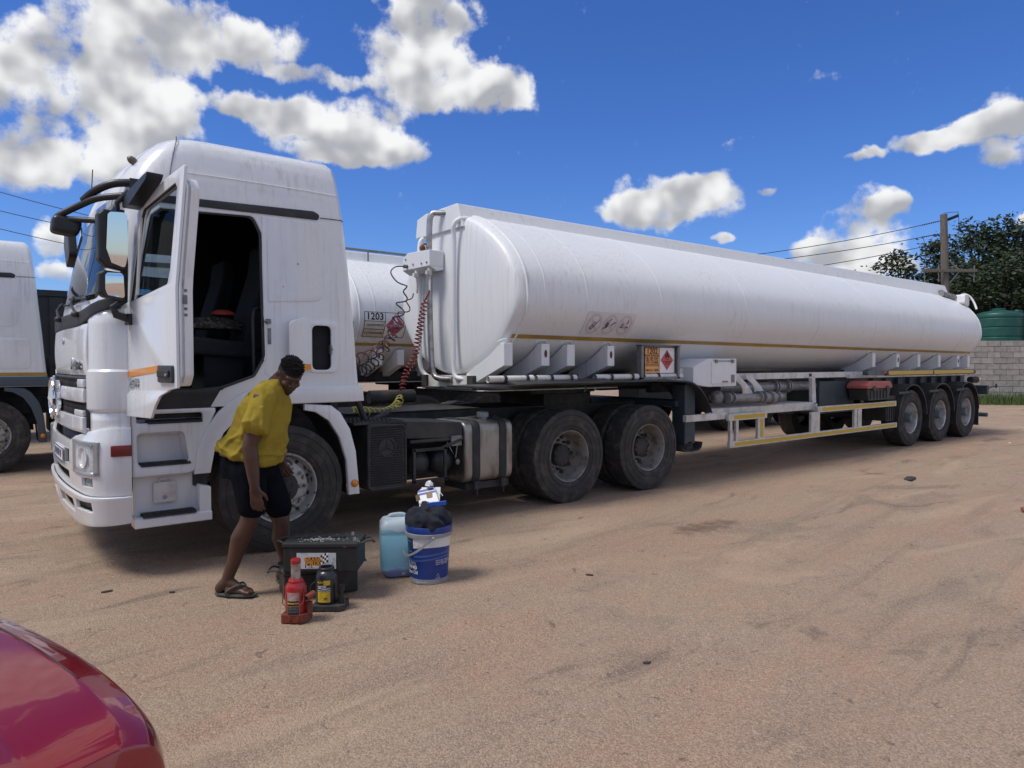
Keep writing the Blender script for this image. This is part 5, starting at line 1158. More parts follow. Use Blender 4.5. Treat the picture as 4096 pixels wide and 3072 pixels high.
def near_fittings(P):
    # hose tubes on the near side, rubber mats, front mudguard
    for x0, x1, oo in ((2.20, 2.80, 0), (2.85, 3.44, 1), (3.75, 4.48, 0), (4.6, 5.33, 0)):
        mb = MB(); mb.lathe([(.036, 0), (.036, x1 - x0), (.030, x1 - x0), (.030, x1 - x0 - .08)] if oo else [(.036, 0), (.036, x1 - x0 - .03), (.040, x1 - x0 - .03), (.040, x1 - x0), (0, x1 - x0 + .004)], (x0, .06, 1.415), (1, 0, 0), 18); t = mb.build('hose_tube', DUSTW, P, smooth=40)
        for f in (.35, .85):
            mb = MB(); xx = x0 + (x1 - x0) * f; mb.lathe([(.044, -.02), (.046, 0), (.044, .02)], (xx, .06, 1.415), (1, 0, 0), 18); mb.build('tube_clamp', CHASSIS, t, smooth=40)
    prof = [(2.02, 1.335), (2.6, 1.345), (3.2, 1.35), (3.8, 1.375), (4.6, 1.375), (5.2, 1.365), (5.5, 1.32), (5.7, 1.19), (5.82, 1.05), (5.89, .93)]
    prof = [(p.x, p.z) for p in catmull([(x, 0, z) for x, z in prof], 4)]
    mb = MB(); rg = []
    for i, (x, z) in enumerate(prof):
        wv = .012 * math.sin(x * 7.0) * (1 if x < 3.7 else .2); rg.append([(x, -.03, z + wv - .02), (x, -.025, z + wv), (x, .55, z + .01), (x, .55, z - .012), (x, .0, z + wv - .018)])
    mb.loft(rg, cap0=True, cap1=True); mb.build('front_mudguard', BLACK, P, smooth=40)
    mb = MB()
    for x, q in ((2.7, .2), (3.25, -.1), (3.6, .3)): mb.obox((x, -.05, 1.375), (.28, 0, .02 * q), (0, .10, .02), (0, -.006, .008))
    mb.tube([(3.42, -.08, 1.36), (3.44, -.12, 1.30), (3.40, -.12, 1.26)], .012, 6); mb.build('rubber_mat', BLACK, P)
    mb = MB(); mb.prism(rpoly([(5.55, 1.30), (5.88, 1.26), (6.52, 1.26), (6.52, 1.645), (5.88, 1.645), (5.55, 1.53)], .01), 'xz', .03, .55); mb.prism([(5.2, 1.36), (5.56, 1.31), (5.56, 1.52), (5.2, 1.40)], 'xz', .2, .5); lk = mb.build('valve_locker', TANKW, P, bevel=.008)
    dr = plate('locker_door', rrect(5.935, 6.46, 1.30, 1.605, .01), (), .015, PWHITE, lk, XZ(.024), .004)
    mb = MB()
    for x in (6.02, 6.40): mb.box(x - .025, x + .025, .0, .02, 1.585, 1.63)
    mb.cyl((6.0, .008, 1.612), (6.44, .008, 1.612), .006, n=8); mb.box(6.17, 6.28, -.005, .016, 1.318, 1.335); mb.build('door_hinge', GREYM, dr, bevel=.003)
    plate('lock_plate', rrect(6.37, 6.455, 1.31, 1.42, .004, 1), (), .002, GREYM, dr, XZ(.0145), 0)
    # side guard
    wr = MB()
    def alu(name, x0, x1, z0, z1, y=-.005):
        mb = MB(); mb.box(x0, x1, y, y + .05, z0, z1); o = mb.build(name, mat('guard_aluminium', (.62, .61, .59), .45, metal=.3, var=.1, scale=7, col2=(.45, .42, .38)), P, bevel=.006)
        mb = MB(); mb.box(x0 + .12, x1 - .06, y - .002, y + .001, z0 + .02, z1 - .02); mb.build('reflective_tape', YTAPE, o); return o
    alu('guard_rail', 6.33, 11.54, .395, .485); alu('guard_rail', 6.30, 7.25, .775, .87); alu('guard_rail', 8.71, 11.50, .79, .885)
    GA = mat('guard_aluminium', (.62, .61, .59))
    for x0, x1, z0, z1 in ((6.35, 6.40, .48, .78), (6.49, 6.55, .48, .78), (7.03, 7.20, .48, .78), (8.52, 8.78, .48, .80), (9.93, 10.02, .48, .80), (10.05, 10.19, .48, .80)):
        mb = MB(); mb.box(x0, x1, .005, .05, z0, z1); o = mb.build('guard_post', GA, P, bevel=.005)
        if x0 == 7.03: mb = MB(); mb.box(7.09, 7.16, .002, .006, .50, .76); mb.build('reflective_tape', YTAPE, o)
    mb = MB(); mb.box(6.0, 8.78, .10, .16, .83, .95); mb.box(8.72, 8.78, .05, 1.2, .80, .93); mb.box(6.0, 8.7, .16, .9, .94, .955); mb.build('hose_tray', GA, P, bevel=.005)
    mb = MB(); mb.box(5.45, 6.35, .06, .12, .80, .89); mb.build('guard_arm', DUSTW, P, bevel=.005)
    mb = MB(); mb.prism([(8.86, .93), (8.98, .93), (8.94, 1.34), (8.84, 1.34)], 'xz', .18, .24); mb.build('rail_strut', DUSTW, P, bevel=.005)
    # discharge manifold
    GP = mat('pipe_grey', (.28, .28, .29), .45, metal=.5, var=.15, scale=14, col2=(.17, .16, .15))
    mb = MB()
    mb.cyl((6.45, .12, 1.09), (7.20, .06, 1.07), .062, n=20)
    for x in (6.42, 6.52, 7.12, 7.22): mb.cyl((x - .012, .12 - (x - 6.4) * .08, 1.088), (x + .012, .12 - (x - 6.4) * .08, 1.087), .085, n=20)
    mb.cyl((7.24, .06, 1.07), (7.42, .05, 1.065), .075, n=20); mb.cyl((7.38, .05, 1.065), (7.46, .045, 1.065), .098, n=24); mb.cyl((7.46, .045, 1.065), (7.49, .04, 1.065), .075, n=20)
    mb.cyl((7.55, .16, 1.07), (7.78, .13, 1.07), .05, n=16); mb.cyl((7.74, .13, 1.07), (7.84, .12, 1.07), .06, .045, n=16); mb.cyl((7.84, .12, 1.07), (7.93, .115, 1.07), .012, n=8); mb.ball((6.30, .2, 1.10), (.10, .10, .10)); mf = mb.build('manifold', GP, P, smooth=40)
    mb = MB(); mb.cyl((6.6, .42, 1.22), (9.4, .42, 1.20), .075, n=20)
    for x in (8.05, 8.12, 8.40, 8.47): mb.cyl((x, .42, 1.21), (x + .03, .42, 1.21), .11, n=20)
    mb.build('suction_pipe', GP, P, smooth=40)
    for x in (6.55, 7.0):
        br = rpoly([(x, 1.42), (x + .10, 1.42), (x + .38, 1.24), (x + .46, 1.16), (x + .48, 1.12), (x + .22, 1.12), (x + .22, 1.20), (x + .16, 1.27), (x, 1.36)], .03); plate('manifold_bracket', br, (), .02, DUSTW, P, XZ(.10 if x < 6.8 else .2), .003)
    # rear hose tubes in yellow tape
    mb = MB(); mb.cyl((11.0, -.01, 1.405), (15.2, -.01, 1.40), .05, n=16); rt = mb.build('rear_hose_tube', mat('tube_slate', (.06, .08, .09), .5), P, smooth=40)
    for x0, x1 in ((11.05, 12.95), (13.02, 15.05)):
        mb = MB(); mb.obox(((x0 + x1) / 2, -.058, 1.405), ((x1 - x0) / 2, 0, 0), (0, .003, 0), (0, 0, .036)); mb.build('reflective_tape', YTAPE, rt, bevel=.002)
    mb = MB(); mb.prism(rpoly([(10.3, 1.37), (10.9, 1.36), (10.98, 1.44), (10.7, 1.47), (10.3, 1.44)], .02), 'xz', -.04, .06); mb.build('tube_end_cap', mat('cap_slate', (.07, .10, .115), .45), P, bevel=.01)
    mb = MB(); mb.box(10.86, 10.98, -.052, -.04, 1.395, 1.45); mb.build('red_tag', mat('tag_red', (.45, .08, .06), .5), P)
    # roof end: vapour hood and pipe
    mb = MB(); mb.cyl((15.10, .62, 3.13), (15.50, .50, 3.06), .06, n=18); mb.cyl((15.08, .63, 3.13), (15.12, .62, 3.125), .085, n=18); mb.build('vapour_pipe', GP, P, smooth=40)
    mb = MB(); mb.prism(rpoly([(15.48, 2.92), (15.74, 2.84), (15.76, 3.02), (15.66, 3.12), (15.50, 3.11)], .04), 'xz', .28, .55); mb.build('vapour_hood', TANKW, P, bevel=.02)
    mb = MB(); mb.tube(catmull([(15.60, .40, 3.11), (15.68, .33, 3.12), (15.74, .26, 3.06), (15.74, .18, 2.92), (15.70, .12, 2.78)], 4), .022, 8); mb.build('hood_strap', TANKW, P, smooth=50)
    mb = MB(); mb.box(13.2, 13.6, 1.35, 1.75, 3.3, 3.46); mb.build('roof_hatch', TANKW, P, bevel=.02)
    mb = MB(); mb.box(8.92, 9.0, .272, .28, 1.36, 1.41); mb.build('rail_emblem', INK, P, bevel=.01)
def second_placard(P, tk):
    s0 = s_at_z(2.16); x0 = 3.11
    def pn(name, a, b, c, d, off, m): return plate(name, rrect(a, b, c, d, .001, 1), (), .001, m, tk, on_tank(x0, s0, off), 0, cuts=CT)
    pn('placard_sheet', -.35, .36, -.20, .20, .0035, PWHITE)
    pn('placard_cell', -.345, -.005, -.195, -.065, .0050, mat('faded_orange_cell', (.60, .52, .42), .5)); pn('placard_cell', -.345, -.005, -.06, .06, .0050, mat('faded_orange_cell2', (.68, .63, .56), .5))
    mes = []
    for z in (-.20, -.063, .062, .20): mes.append(plate_mesh([(-.35, z - .004), (.36 if abs(z) == .2 else .0, z - .004), (.36 if abs(z) == .2 else .0, z + .004), (-.35, z + .004)], (), .001, 0, on_tank(x0, s0, .0065), CT))
    for x in (-.35, .0, .36): mes.append(plate_mesh([(x - .004, -.2), (x + .004, -.2), (x + .004, .2), (x - .004, .2)], (), .001, 0, on_tank(x0, s0, .0068), CT))
    def tx(s, size, x, v, b=0.0):
        return text_mesh(s, size, on_tank(x0 + x, s0 - v, .0075), .0003, bold=b, cuts=CT)
    mes += [tx('1203', .15, -.175, .130, .003), tx('+27643749233', .050, -.175, -.001, .0005), tx('+27745296448', .050, -.175, -.13, .0005)]
    link('placard_print', join_meshes('placard_print', mes), INK, tk)
    plate('hazard_diamond', [(.18, -.185), (.345, 0), (.18, .185), (.015, 0)], (), .001, PMAG, tk, on_tank(x0, s0, .0050), 0, cuts=CT)
    fl = [(.155, .05), (.140, .075), (.150, .11), (.162, .095), (.172, .145), (.183, .12), (.194, .135), (.200, .095), (.215, .10), (.218, .07), (.203, .05)]
    mes = [plate_mesh(fl, (), .001, 0, on_tank(x0, s0, .0065), CT), plate_mesh([(.135, .032), (.225, .032), (.225, .040), (.135, .040)], (), .001, 0, on_tank(x0, s0, .0065), CT), tx('FLAMMABLE LIQUID', .031, .18, .0), tx('3', .05, .18, -.125)]
    link('hazard_print', join_meshes('hazard_print', mes), PWHITE, tk)
tanker = thing('tanker_trailer', 'long white fuel tanker trailer with gold side stripe and 1202 placard, nearest the camera', 'trailer')
tk1 = trailer_common(tanker); front_fittings(tanker); placard_board(tanker); warning_sticker(tanker, tk1); near_fittings(tanker)
# second tanker and its tractor right behind
LANE2 = 4.0
truck2 = thing('semi_truck', 'white tractor unit almost hidden behind the cab with the open door', 'truck', (.46, LANE2, 0))
tractor(truck2, False)
tanker2 = thing('tanker_trailer', 'white fuel tanker with 1203 placard parked behind the nearer tanker', 'trailer', (.0, LANE2, 0))
tk2 = trailer_common(tanker2); front_fittings(tanker2); second_placard(tanker2, tk2)
mb = MB(); mb.tube([T(2.7, .95, 3.46), T(9, .9, 3.46), T(15, .9, 3.46)], .022, 8)
for x in (3.3, 4.6, 6.0): mb.cyl(T(x, .95, 3.2), T(x, .95, 3.46), .012, n=6)
mb.build('handrail', GREYM, tanker2, smooth=50)
truck3 = thing('semi_truck', 'white cab with slate grey skirts and gold stripe cut by the left edge', 'truck', (-1.82, 6.62, 0))
tractor(truck3, False, SLATE)
mb = MB(); mb.prism(rpoly([(.85, .42), (1.30, .42), (1.30, 1.0), (.85, 1.0)], .08), 'xz', .0, .5); sil = mb.build('silencer', GREYM, truck3, bevel=.02)
mb = MB()
for i in range(10):
    for j in range(14): mb.lathe([(.012, 0), (.010, .004), (0, .004)], (.88 + i * .04 + (.02 if j % 2 else 0), -.002, .47 + j * .036), (0, -1, 0), 6)
mb.build('silencer_perforation', INK, sil)
# dark bodied trailer beyond
bt = thing('box_trailer', 'dark corrugated trailer body behind the left white cab', 'trailer', (-7, 11.2, 0))
DK = mat('dark_body', (.018, .022, .026), .6, var=.15, scale=2, col2=(.03, .035, .04))
mb = MB(); mb.box(0, 13, .03, 2.47, 1.15, 3.02); mb.build('body', DK, bt)
for i in range(27):
    mb = MB(); mb.box(.1 + i * .48, .34 + i * .48, -.01, .03, 1.2, 2.92); mb.build('side_rib', DK, bt)
mb = MB(); mb.box(-.02, 13.02, -.03, .06, 2.94, 3.06); mb.build('top_rail', DK, bt); mb = MB(); mb.box(.3, 12.8, .7, 1.8, .9, 1.15); mb.build('frame', CHASSIS, bt)
for x in (1.2, 2.5, 9.5, 10.8, 12.1):
    put_wheel('trailer', x, .18, .53, bt)
# ------------------------------------------------------------------ coiled air hoses between truck and tanker
RHOSE = mat('red_hose', (.22, .025, .022), .45, var=.1); BHOSE = mat('black_hose', (.02, .022, .025), .45, var=.1); YHOSE = mat('yellow_hose', (.52, .46, .10), .45, var=.1); PHOSE = mat('dull_red_hose', (.16, .05, .05), .5, var=.1)
c = coil([(2.28, 1.42, 2.34), (2.24, 1.43, 2.15), (2.20, 1.45, 1.90), (2.18, 1.52, 1.65), (2.12, 1.62, 1.45), (2.05, 1.60, 1.24)], .036, 25, .0085)
c.tube([(2.34, 1.42, 2.46), (2.31, 1.42, 2.40), (2.28, 1.42, 2.34)], .012, 6)
tag(c.build('air_hose', RHOSE, smooth=60), 'red coiled air hose hanging straight down the tanker front', 'hose', 'coiled air hoses')
c = coil([(2.05, 1.60, 1.20), (1.85, 1.35, 1.10), (1.55, 1.05, 1.05), (1.2, .80, 1.08), (.95, .62, 1.14)], .045, 13, .0085)
tag(c.build('air_hose', YHOSE, smooth=60), 'yellow coiled air hose stretched low behind the cab', 'hose', 'coiled air hoses')
c = coil([(2.20, 1.72, 2.52), (2.16, 1.80, 2.28), (2.12, 1.88, 2.02), (1.95, 1.80, 1.78), (1.65, 1.55, 1.58), (1.30, 1.15, 1.50), (1.02, .95, 1.56)], .062, 12, .0085)
c.tube(catmull([(2.26, 1.90, 2.78), (2.16, 1.93, 2.77), (2.11, 1.96, 2.70), (2.14, 1.86, 2.58), (2.20, 1.72, 2.52)], 5), .0085, 6)
tag(c.build('air_hose', BHOSE, smooth=60), 'black coiled cable sagging from the tanker to the cab', 'hose', 'coiled air hoses')
c = coil([(2.22, 1.60, 2.42), (2.16, 1.74, 2.20), (2.06, 1.76, 1.96), (1.85, 1.66, 1.80), (1.5, 1.40, 1.66), (1.02, 1.1, 1.60)], .058, 10, .008)
tag(c.build('air_hose', PHOSE, smooth=60), 'dull red coiled hose tangled with the black cable', 'hose', 'coiled air hoses')

# ------------------------------------------------------------------ tool box hung on the trailer, clothes on the seat
tb = thing('toolbox', 'black plastic toolbox with faded red lid hung in front of the trailer wheels', 'toolbox', (10.65, .06, .93))
mb = MB(); mb.prism(rpoly([(-.40, 0), (.36, 0), (.44, .20), (-.46, .20)], .03), 'xz', -.14, .20); mb.build('box', BLACK, tb, bevel=.015)
for i in range(6):
    mb = MB(); mb.box(-.34 + i * .12, -.30 + i * .12, -.152, -.14, .03, .17); mb.build('rib', BLACK, tb)
ld = MB(); ld.prism(rpoly([(-.48, .205), (.46, .205), (.46, .26), (.38, .33), (-.36, .34), (-.48, .27)], .03), 'xz', -.16, .22); l_ = ld.build('lid', mat('faded_red_plastic', (.42, .10, .085), .5, var=.12, scale=8, col2=(.30, .10, .09)), tb, bevel=.02)
for x in (-.25, .25):
    mb = MB(); mb.box(x - .05, x + .05, -.175, -.158, .17, .25); mb.build('clasp', BLACK, l_, bevel=.005)
def crumple(name, c, r, m, seed, amp=.35, n=40, flat=.0, rz=0):
    mb = MB(); mb.ball((0, 0, 0), r, n, n // 2); me = mb.mesh(name)
    for v in me.vertices:
        p = Vector((v.co.x / r[0], v.co.y / r[1], v.co.z / r[2]))
        q = p * 2.0 + Vector((seed, seed * 2, 0)); f = abs(mnoise.noise(q)) * -1.2 + abs(mnoise.noise(q * 2.1)) * -.7 + mnoise.noise(q * 4.3) * .28
        v.co *= 1 + amp * (f + .35)
        if v.co.z < flat: v.co.z = flat + (v.co.z - flat) * .1
    o = link(name, me, m, smooth=60, loc=c, rz=rz)
    return o
CAMO, nt, b = new_mat('camouflage_cloth'); G = geoco(nt)
cc = nmix(nt, nsmooth(nt, nnoise(nt, G, 22.0, 2.0), .48, .52), (.09, .075, .06, 1), (.03, .03, .025, 1)); cc = nmix(nt, nsmooth(nt, nnoise(nt, vscale(nt, G, (1, 1, 1.2)), 31.0, 2.0), .56, .6), cc, (.16, .13, .10, 1)); nt.links.new(cc, b.inputs['Base Color']); b.inputs['Roughness'].default_value = .95
tag(crumple('jacket', (-.34, .62, 1.88), (.24, .20, .11), CAMO, 3.1, .3), 'crumpled camouflage jacket lying on the seat in the open cab', 'jacket')
tag(crumple('cap', (-.28, .55, 2.0), (.10, .08, .045), mat('red_cloth', (.42, .06, .03), .9), 8.1, .2), 'small red cloth lying on the camouflage jacket in the cab', 'cloth')

# ------------------------------------------------------------------ person
O = Vector((-.502, -.844, 0)); PRZ = math.atan2(-.617, .787)
man = thing('person', 'person in yellow T-shirt, dark shorts and flip-flops stepping past the front wheel, head bent down', 'person', O, PRZ)
SKIN = mat('skin', (.085, .040, .026), .48, var=.12, scale=9, col2=(.060, .027, .018), rvar=.05, spec=.45)
def cap(mb, p0, p1, r0, r1, n=16):
    mb.cyl(p0, p1, r0, r1, n); mb.ball(p0, r0, n, 10); mb.ball(p1, r1, n, 10)
def chain(mb, pts, n=16):
    for (a, ra), (b_, rb) in zip(pts[:-1], pts[1:]): cap(mb, a, b_, ra, rb, n)
def remeshed(name, mb, voxel, smooth_it, m, parent, fold=None):
    me = mb.mesh(name); o = bpy.data.objects.new(name, me); COL.objects.link(o)
    md = o.modifiers.new('r', 'REMESH'); md.mode = 'VOXEL'; md.voxel_size = voxel
    sm = o.modifiers.new('s', 'SMOOTH'); sm.factor = .5; sm.iterations = smooth_it
    bpy.context.view_layer.update(); dg = bpy.context.evaluated_depsgraph_get()
    out = bpy.data.meshes.new_from_object(o.evaluated_get(dg), depsgraph=dg); bpy.data.objects.remove(o)
    if fold:
        nr = [v.normal.copy() for v in out.vertices]
        for v, n in zip(out.vertices, nr): v.co += n * fold(v.co)
    return link(name, out, m, parent, smooth=180)
def torso_rings(mb, rows, n=28, pw=2.4):
    rings = []
    for a, b_, h, rx, ry, ta in rows:
        rg = []
        for k in range(n):
            t = 2 * PI * k / n; c, s = math.cos(t), math.sin(t); e = 2 / pw
            x = rx * abs(c) ** e * (1 if c > 0 else -1); y = ry * abs(s) ** e * (1 if s > 0 else -1)
            rg.append((a + x, b_ + y, h + ta * x))
        rings.append(rg)
    mb.loft(rings, cap0=True, cap1=True)
Fd = Vector((.44, -.64, -.63)).normalized(); Ud = Vector((.42, -.38, .82)); Ud = (Ud - Fd * Ud.dot(Fd)).normalized(); Ld = Ud.cross(Fd)
HC = Vector((.285, -.02, 1.505)); HM = Matrix((Fd, Ld, Ud)).transposed()
def hp(f, l, u): return HC + Fd * f + Ld * l + Ud * u
body = MB()
torso_rings(body, [(.0, 0, .88, .135, .145, 0), (.02, 0, 1.0, .145, .145, 0), (.08, 0, 1.15, .135, .16, 0), (.115, 0, 1.3, .115, .17, 0), (.14, 0, 1.39, .08, .13, 0), (.16, 0, 1.44, .05, .06, 0)])
chain(body, [(Vector((.155, 0, 1.37)), .060), (Vector((.190, -.005, 1.435)), .066), (Vector((.245, -.012, 1.485)), .064)])
body.ball(HC + Ud * .015 - Fd * .008, (.100, .078, .095), 28, 18, mtx=HM)                                 # skull
body.ball(hp(.030, 0, -.055), (.066, .062, .070), 24, 14, mtx=HM); body.ball(hp(.052, 0, -.092), (.036, .036, .028), 16, 10, mtx=HM)   # jaw, chin
body.ball(hp(.078, 0, .030), (.022, .055, .014), 16, 8, mtx=HM)                                          # brow
for s in (-1, 1):
    body.ball(hp(.066, s * .040, -.028), (.028, .024, .024), 14, 8, mtx=HM)                              # cheek
    body.ball(hp(.086, s * .031, .008), (.010, .014, .008), 10, 6, mtx=HM)                               # lid
    body.ball(hp(-.005, s * .080, -.008), (.018, .010, .030), 12, 8, mtx=HM)                             # ear
chain(body, [(hp(.088, 0, .012), .009), (hp(.108, 0, -.024), .014)], 10)                                 # nose
for s in (-1, 1): body.ball(hp(.098, s * .015, -.030), (.013, .011, .010), 10, 6, mtx=HM)
body.ball(hp(.088, 0, -.058), (.014, .026, .007), 12, 6, mtx=HM); body.ball(hp(.085, 0, -.070), (.014, .023, .008), 12, 6, mtx=HM)  # lips
V = Vector
def I(a, b_, h):      # limb point read off a side view at the figure's distance, moved b_ nearer or farther
    k = b_ / 4.85; return Vector((a + (a - 1.816) * k, b_, h + (h - 1.584) * k))
for s, sh, el, wr in ((-1, I(.085, -.205, 1.335), I(-.004, -.245, 1.005), I(.028, -.245, .715)), (1, I(.17, .205, 1.335), I(.12, .27, 1.02), I(.185, .185, .925))):
    chain(body, [(sh, .066), (sh.lerp(el, .45), .060), (el, .049), (el.lerp(wr, .28), .050), (el.lerp(wr, .7), .040), (wr, .031)])
    # hand: palm, four fingers, thumb
    d = (wr - el).normalized(); d = (d + V((.10, 0, -.6)) * .5).normalized() if s < 0 else V((.55, -.15, -.82)).normalized()
    ac = (V((1, 0, 0)) - d * d.x).normalized(); pn = d.cross(ac) * (1 if d.cross(ac).y > 0 else -1)      # across the palm; palm normal towards the body
    pc = wr + d * .055
    for q in (-.027, -.009, .009, .027): cap(body, wr + ac * q * .75 + d * .010, wr + d * .090 + ac * q, .017, .0135, 10)
    for q, L in ((-.034, .062), (-.0115, .076), (.0115, .080), (.0345, .070)):
        b0 = wr + d * .092 + ac * q; b1 = b0 + (d + pn * .20).normalized() * L * .48; b2 = b1 + (d + pn * .70).normalized() * L * .32; b3 = b2 + (d + pn * 1.5).normalized() * L * .25
        chain(body, [(b0, .0105), (b1, .0095), (b2, .0088), (b3, .0078)], 10)
    t0 = wr + d * .030 + ac * .028; t1 = t0 + (d * .8 + ac * .75 + pn * .35).normalized() * .045; t2 = t1 + (d + ac * .1 + pn * .45).normalized() * .036
    chain(body, [(t0, .016), (t1, .0115), (t2, .009)], 10)
for hip, kn, an, yaw_ in ((I(-.02, -.09, .84), I(.0, -.10, .53), V((-.128, -.115, .098)), R(-6)), (I(.08, .09, .84), I(.205, .12, .50), V((.19, .17, .098)), R(-12))):
    chain(body, [(hip, .090), (hip.lerp(kn, .6), .074), (kn, .062), (kn.lerp(an, .16), .060), (kn.lerp(an, .36) + V((-.014, 0, 0)), .064), (kn.lerp(an, .7), .046), (an, .037)])
    fd = V((math.cos(yaw_), math.sin(yaw_), 0)); sd_ = V((-fd.y, fd.x, 0)); g = V((an.x, an.y, 0))
    chain(body, [(an, .038), (g - fd * .045 + V((0, 0, .052)), .036), (g - fd * .050 + V((0, 0, .045)), .034)])
    chain(body, [(an + fd * .01, .036), (g + fd * .075 + V((0, 0, .058)), .032), (g + fd * .135 + V((0, 0, .040)), .022)])
    for q in (-.026, 0, .026): chain(body, [(g + fd * .02 + sd_ * q * .5 + V((0, 0, .042)), .026), (g + fd * .135 + sd_ * q + V((0, 0, .035)), .018)])
    for i, q in enumerate((-.036, -.014, .005, .022, .038)):
        L = (.172, .185, .178, .168, .155)[i] if yaw_ < 0 else .17
        chain(body, [(g + fd * .135 + sd_ * q + V((0, 0, .034)), .0135), (g + fd * L + sd_ * q * 1.05 + V((0, 0, .029)), .012 if i else .015)], 8)
    # flip-flop: sole and the two straps
    sole = []
    for k in range(24):
        t = 2 * PI * k / 24; x = .062 + .150 * math.cos(t); y = (.047 + .010 * math.cos(t)) * math.sin(t); sole.append(g + fd * x + sd_ * y)
    mb = MB(); mb.loft([[(p.x, p.y, .002) for p in sole], [(p.x, p.y, .020) for p in sole]], cap0=True, cap1=True); so = mb.build('flip_flop', mat('sandal_sole', (.085, .095, .085), .8, var=.1), man, bevel=.004)
    for q in (-1, 1):
        mb = MB(); mb.tube(catmull([g + fd * .155 + sd_ * .010 + V((0, 0, .022)), g + fd * .135 + sd_ * .010 + V((0, 0, .058)), g + fd * .095 + sd_ * (.034 * q) + V((0, 0, .080)), g + fd * .03 + sd_ * (.050 * q) + V((0, 0, .045)), g + fd * .015 + sd_ * (.050 * q) + V((0, 0, .018))], 5), .0075, 8); mb.build('strap', mat('sandal_strap', (.06, .075, .065), .6), so, smooth=60)
person_body = remeshed('body', body, .0052, 5, SKIN, man)
for s in (-1, 1):
    mb = MB(); mb.ball(hp(.0885, s * .031, .0035), (.007, .011, .0032), 10, 6, mtx=HM); mb.build('eye', mat('eye_dark', (.02, .014, .012), .25), man, smooth=60)
# hair: short cap with tight twists on top, beard along the jaw
hair = MB()
hrng = random.Random(4)
def skullp(th, ph, k=1.0):
    d = Fd * (math.sin(th) * math.cos(ph) * .100) + Ld * (math.sin(th) * math.sin(ph) * .078) + Ud * (math.cos(th) * .095)
    return HC + Ud * .015 - Fd * .008 + d * k, d.normalized()
rg = []
for i in range(10):
    th = R(2) + i * R(66) / 9; rg.append([skullp(th * (1.10 if math.cos(2 * PI * k / 28) > 0 else 1.02) + .0 , 2 * PI * k / 28, 1.06 - .03 * i / 9)[0] + Vector((hrng.uniform(-.003, .003), hrng.uniform(-.003, .003), hrng.uniform(-.003, .003))) for k in range(28)])
hair.loft(rg, cap0=True)
for i in range(900):
    th = math.acos(1 - hrng.random() * .60); ph = hrng.random() * 2 * PI; p, n = skullp(th, ph, 1.03)
    n = (n + Vector((hrng.uniform(-.5, .5), hrng.uniform(-.5, .5), hrng.uniform(-.2, .5))) * .7).normalized(); L = hrng.uniform(.012, .026) * (1.0 if th < R(50) else .55)
    q = p + n * L * .6 + Vector((hrng.uniform(-.006, .006), hrng.uniform(-.006, .006), 0)); hair.tube([p, q, q + (n + Vector((hrng.uniform(-1, 1), hrng.uniform(-1, 1), hrng.uniform(-.6, .6))) * .8).normalized() * L * .4], [.0042, .0036, .0015], 4)
HAIRM = mat('hair', (.010, .009, .009), .85, var=.1)
hair.build('hair', HAIRM, man, smooth=60)
fade = MB()
rg = []
for i in range(8):
    th = R(58) + i * R(40) / 7
    row = []
    for k in range(25):
        ph = R(52) + k * R(256) / 24; p, n = skullp(th, ph, 1.022 - .012 * i / 7); row.append(p)
    rg.append(row)
fade.loft(rg, close=False); fade.build('short_hair', mat('hair_fade', (.026, .017, .014), .8, var=.3, scale=90), man, smooth=60)
bd = MB()
for i in range(260):
    t = hrng.uniform(-1, 1); z = hrng.random(); p = hp(.070 - .060 * abs(t) ** 1.6, t * .062, -.085 - .028 * z + .035 * abs(t) ** 2) ; n = (Fd * .6 - Ud * .8 + Ld * t * .7).normalized()
    bd.tube([p, p + n * hrng.uniform(.010, .020)], [.005, .002], 5)
bd.ball(hp(.058, 0, -.104), (.030, .036, .016), 14, 8, mtx=HM); bd.build('beard', HAIRM, man, smooth=60)
# T-shirt
def ridge(v): return max(0.0, 1 - 3.2 * abs(mnoise.noise(v)))
def tee_fold(p):
    f = .006 * mnoise.noise(Vector((p.x * 5, p.y * 5, p.z * 5)))
    # drag lines from the far shoulder down to the back hem, pulls at the armpit, bunching over the belt
    f += .019 * ridge(Vector((p.x * 3.4 + p.z * 2.2, p.y * 3, p.z * 2.2 - p.x * 7))) * (1.0 if p.z < 1.30 else .4)
    f += .015 * ridge(Vector((p.x * 7 - p.z * 7 + 4, p.y * 5, p.z * 5 + p.x * 4))) * (.4 + .6 * max(0, min(1, (1.25 - p.z) / .2)))
    if p.z < 1.10: f += .018 * ridge(Vector((p.x * 2.5, p.y * 2.5 + 7, p.z * 15 + p.x * 5))) * min(1, (1.10 - p.z) / .08)
    f += .0025 * mnoise.noise(p * 22)
    return f - .010
tee = MB()
torso_rings(tee, [(-.005, 0, .945, .205, .188, -.27), (.012, 0, .985, .203, .190, -.22), (.045, 0, 1.06, .195, .194, -.10), (.078, 0, 1.15, .176, .200, 0), (.100, 0, 1.24, .163, .212, 0), (.118, 0, 1.32, .148, .222, 0), (.135, 0, 1.39, .122, .205, .05), (.150, 0, 1.435, .098, .150, .10), (.165, 0, 1.468, .082, .092, .12)])
chain(tee, [(I(.098, -.175, 1.350), .094), (I(.070, -.220, 1.26), .086), (I(.046, -.245, 1.160), .086)]); chain(tee, [(I(.17, .185, 1.345), .100), (I(.155, .225, 1.25), .092), (I(.13, .255, 1.165), .085)])
ts = remeshed('t_shirt', tee, .0062, 3, mat('yellow_cotton', (.32, .238, .036), .95, var=.06, scale=14, bmp=.2, bscale=240, spec=.1), man, tee_fold)
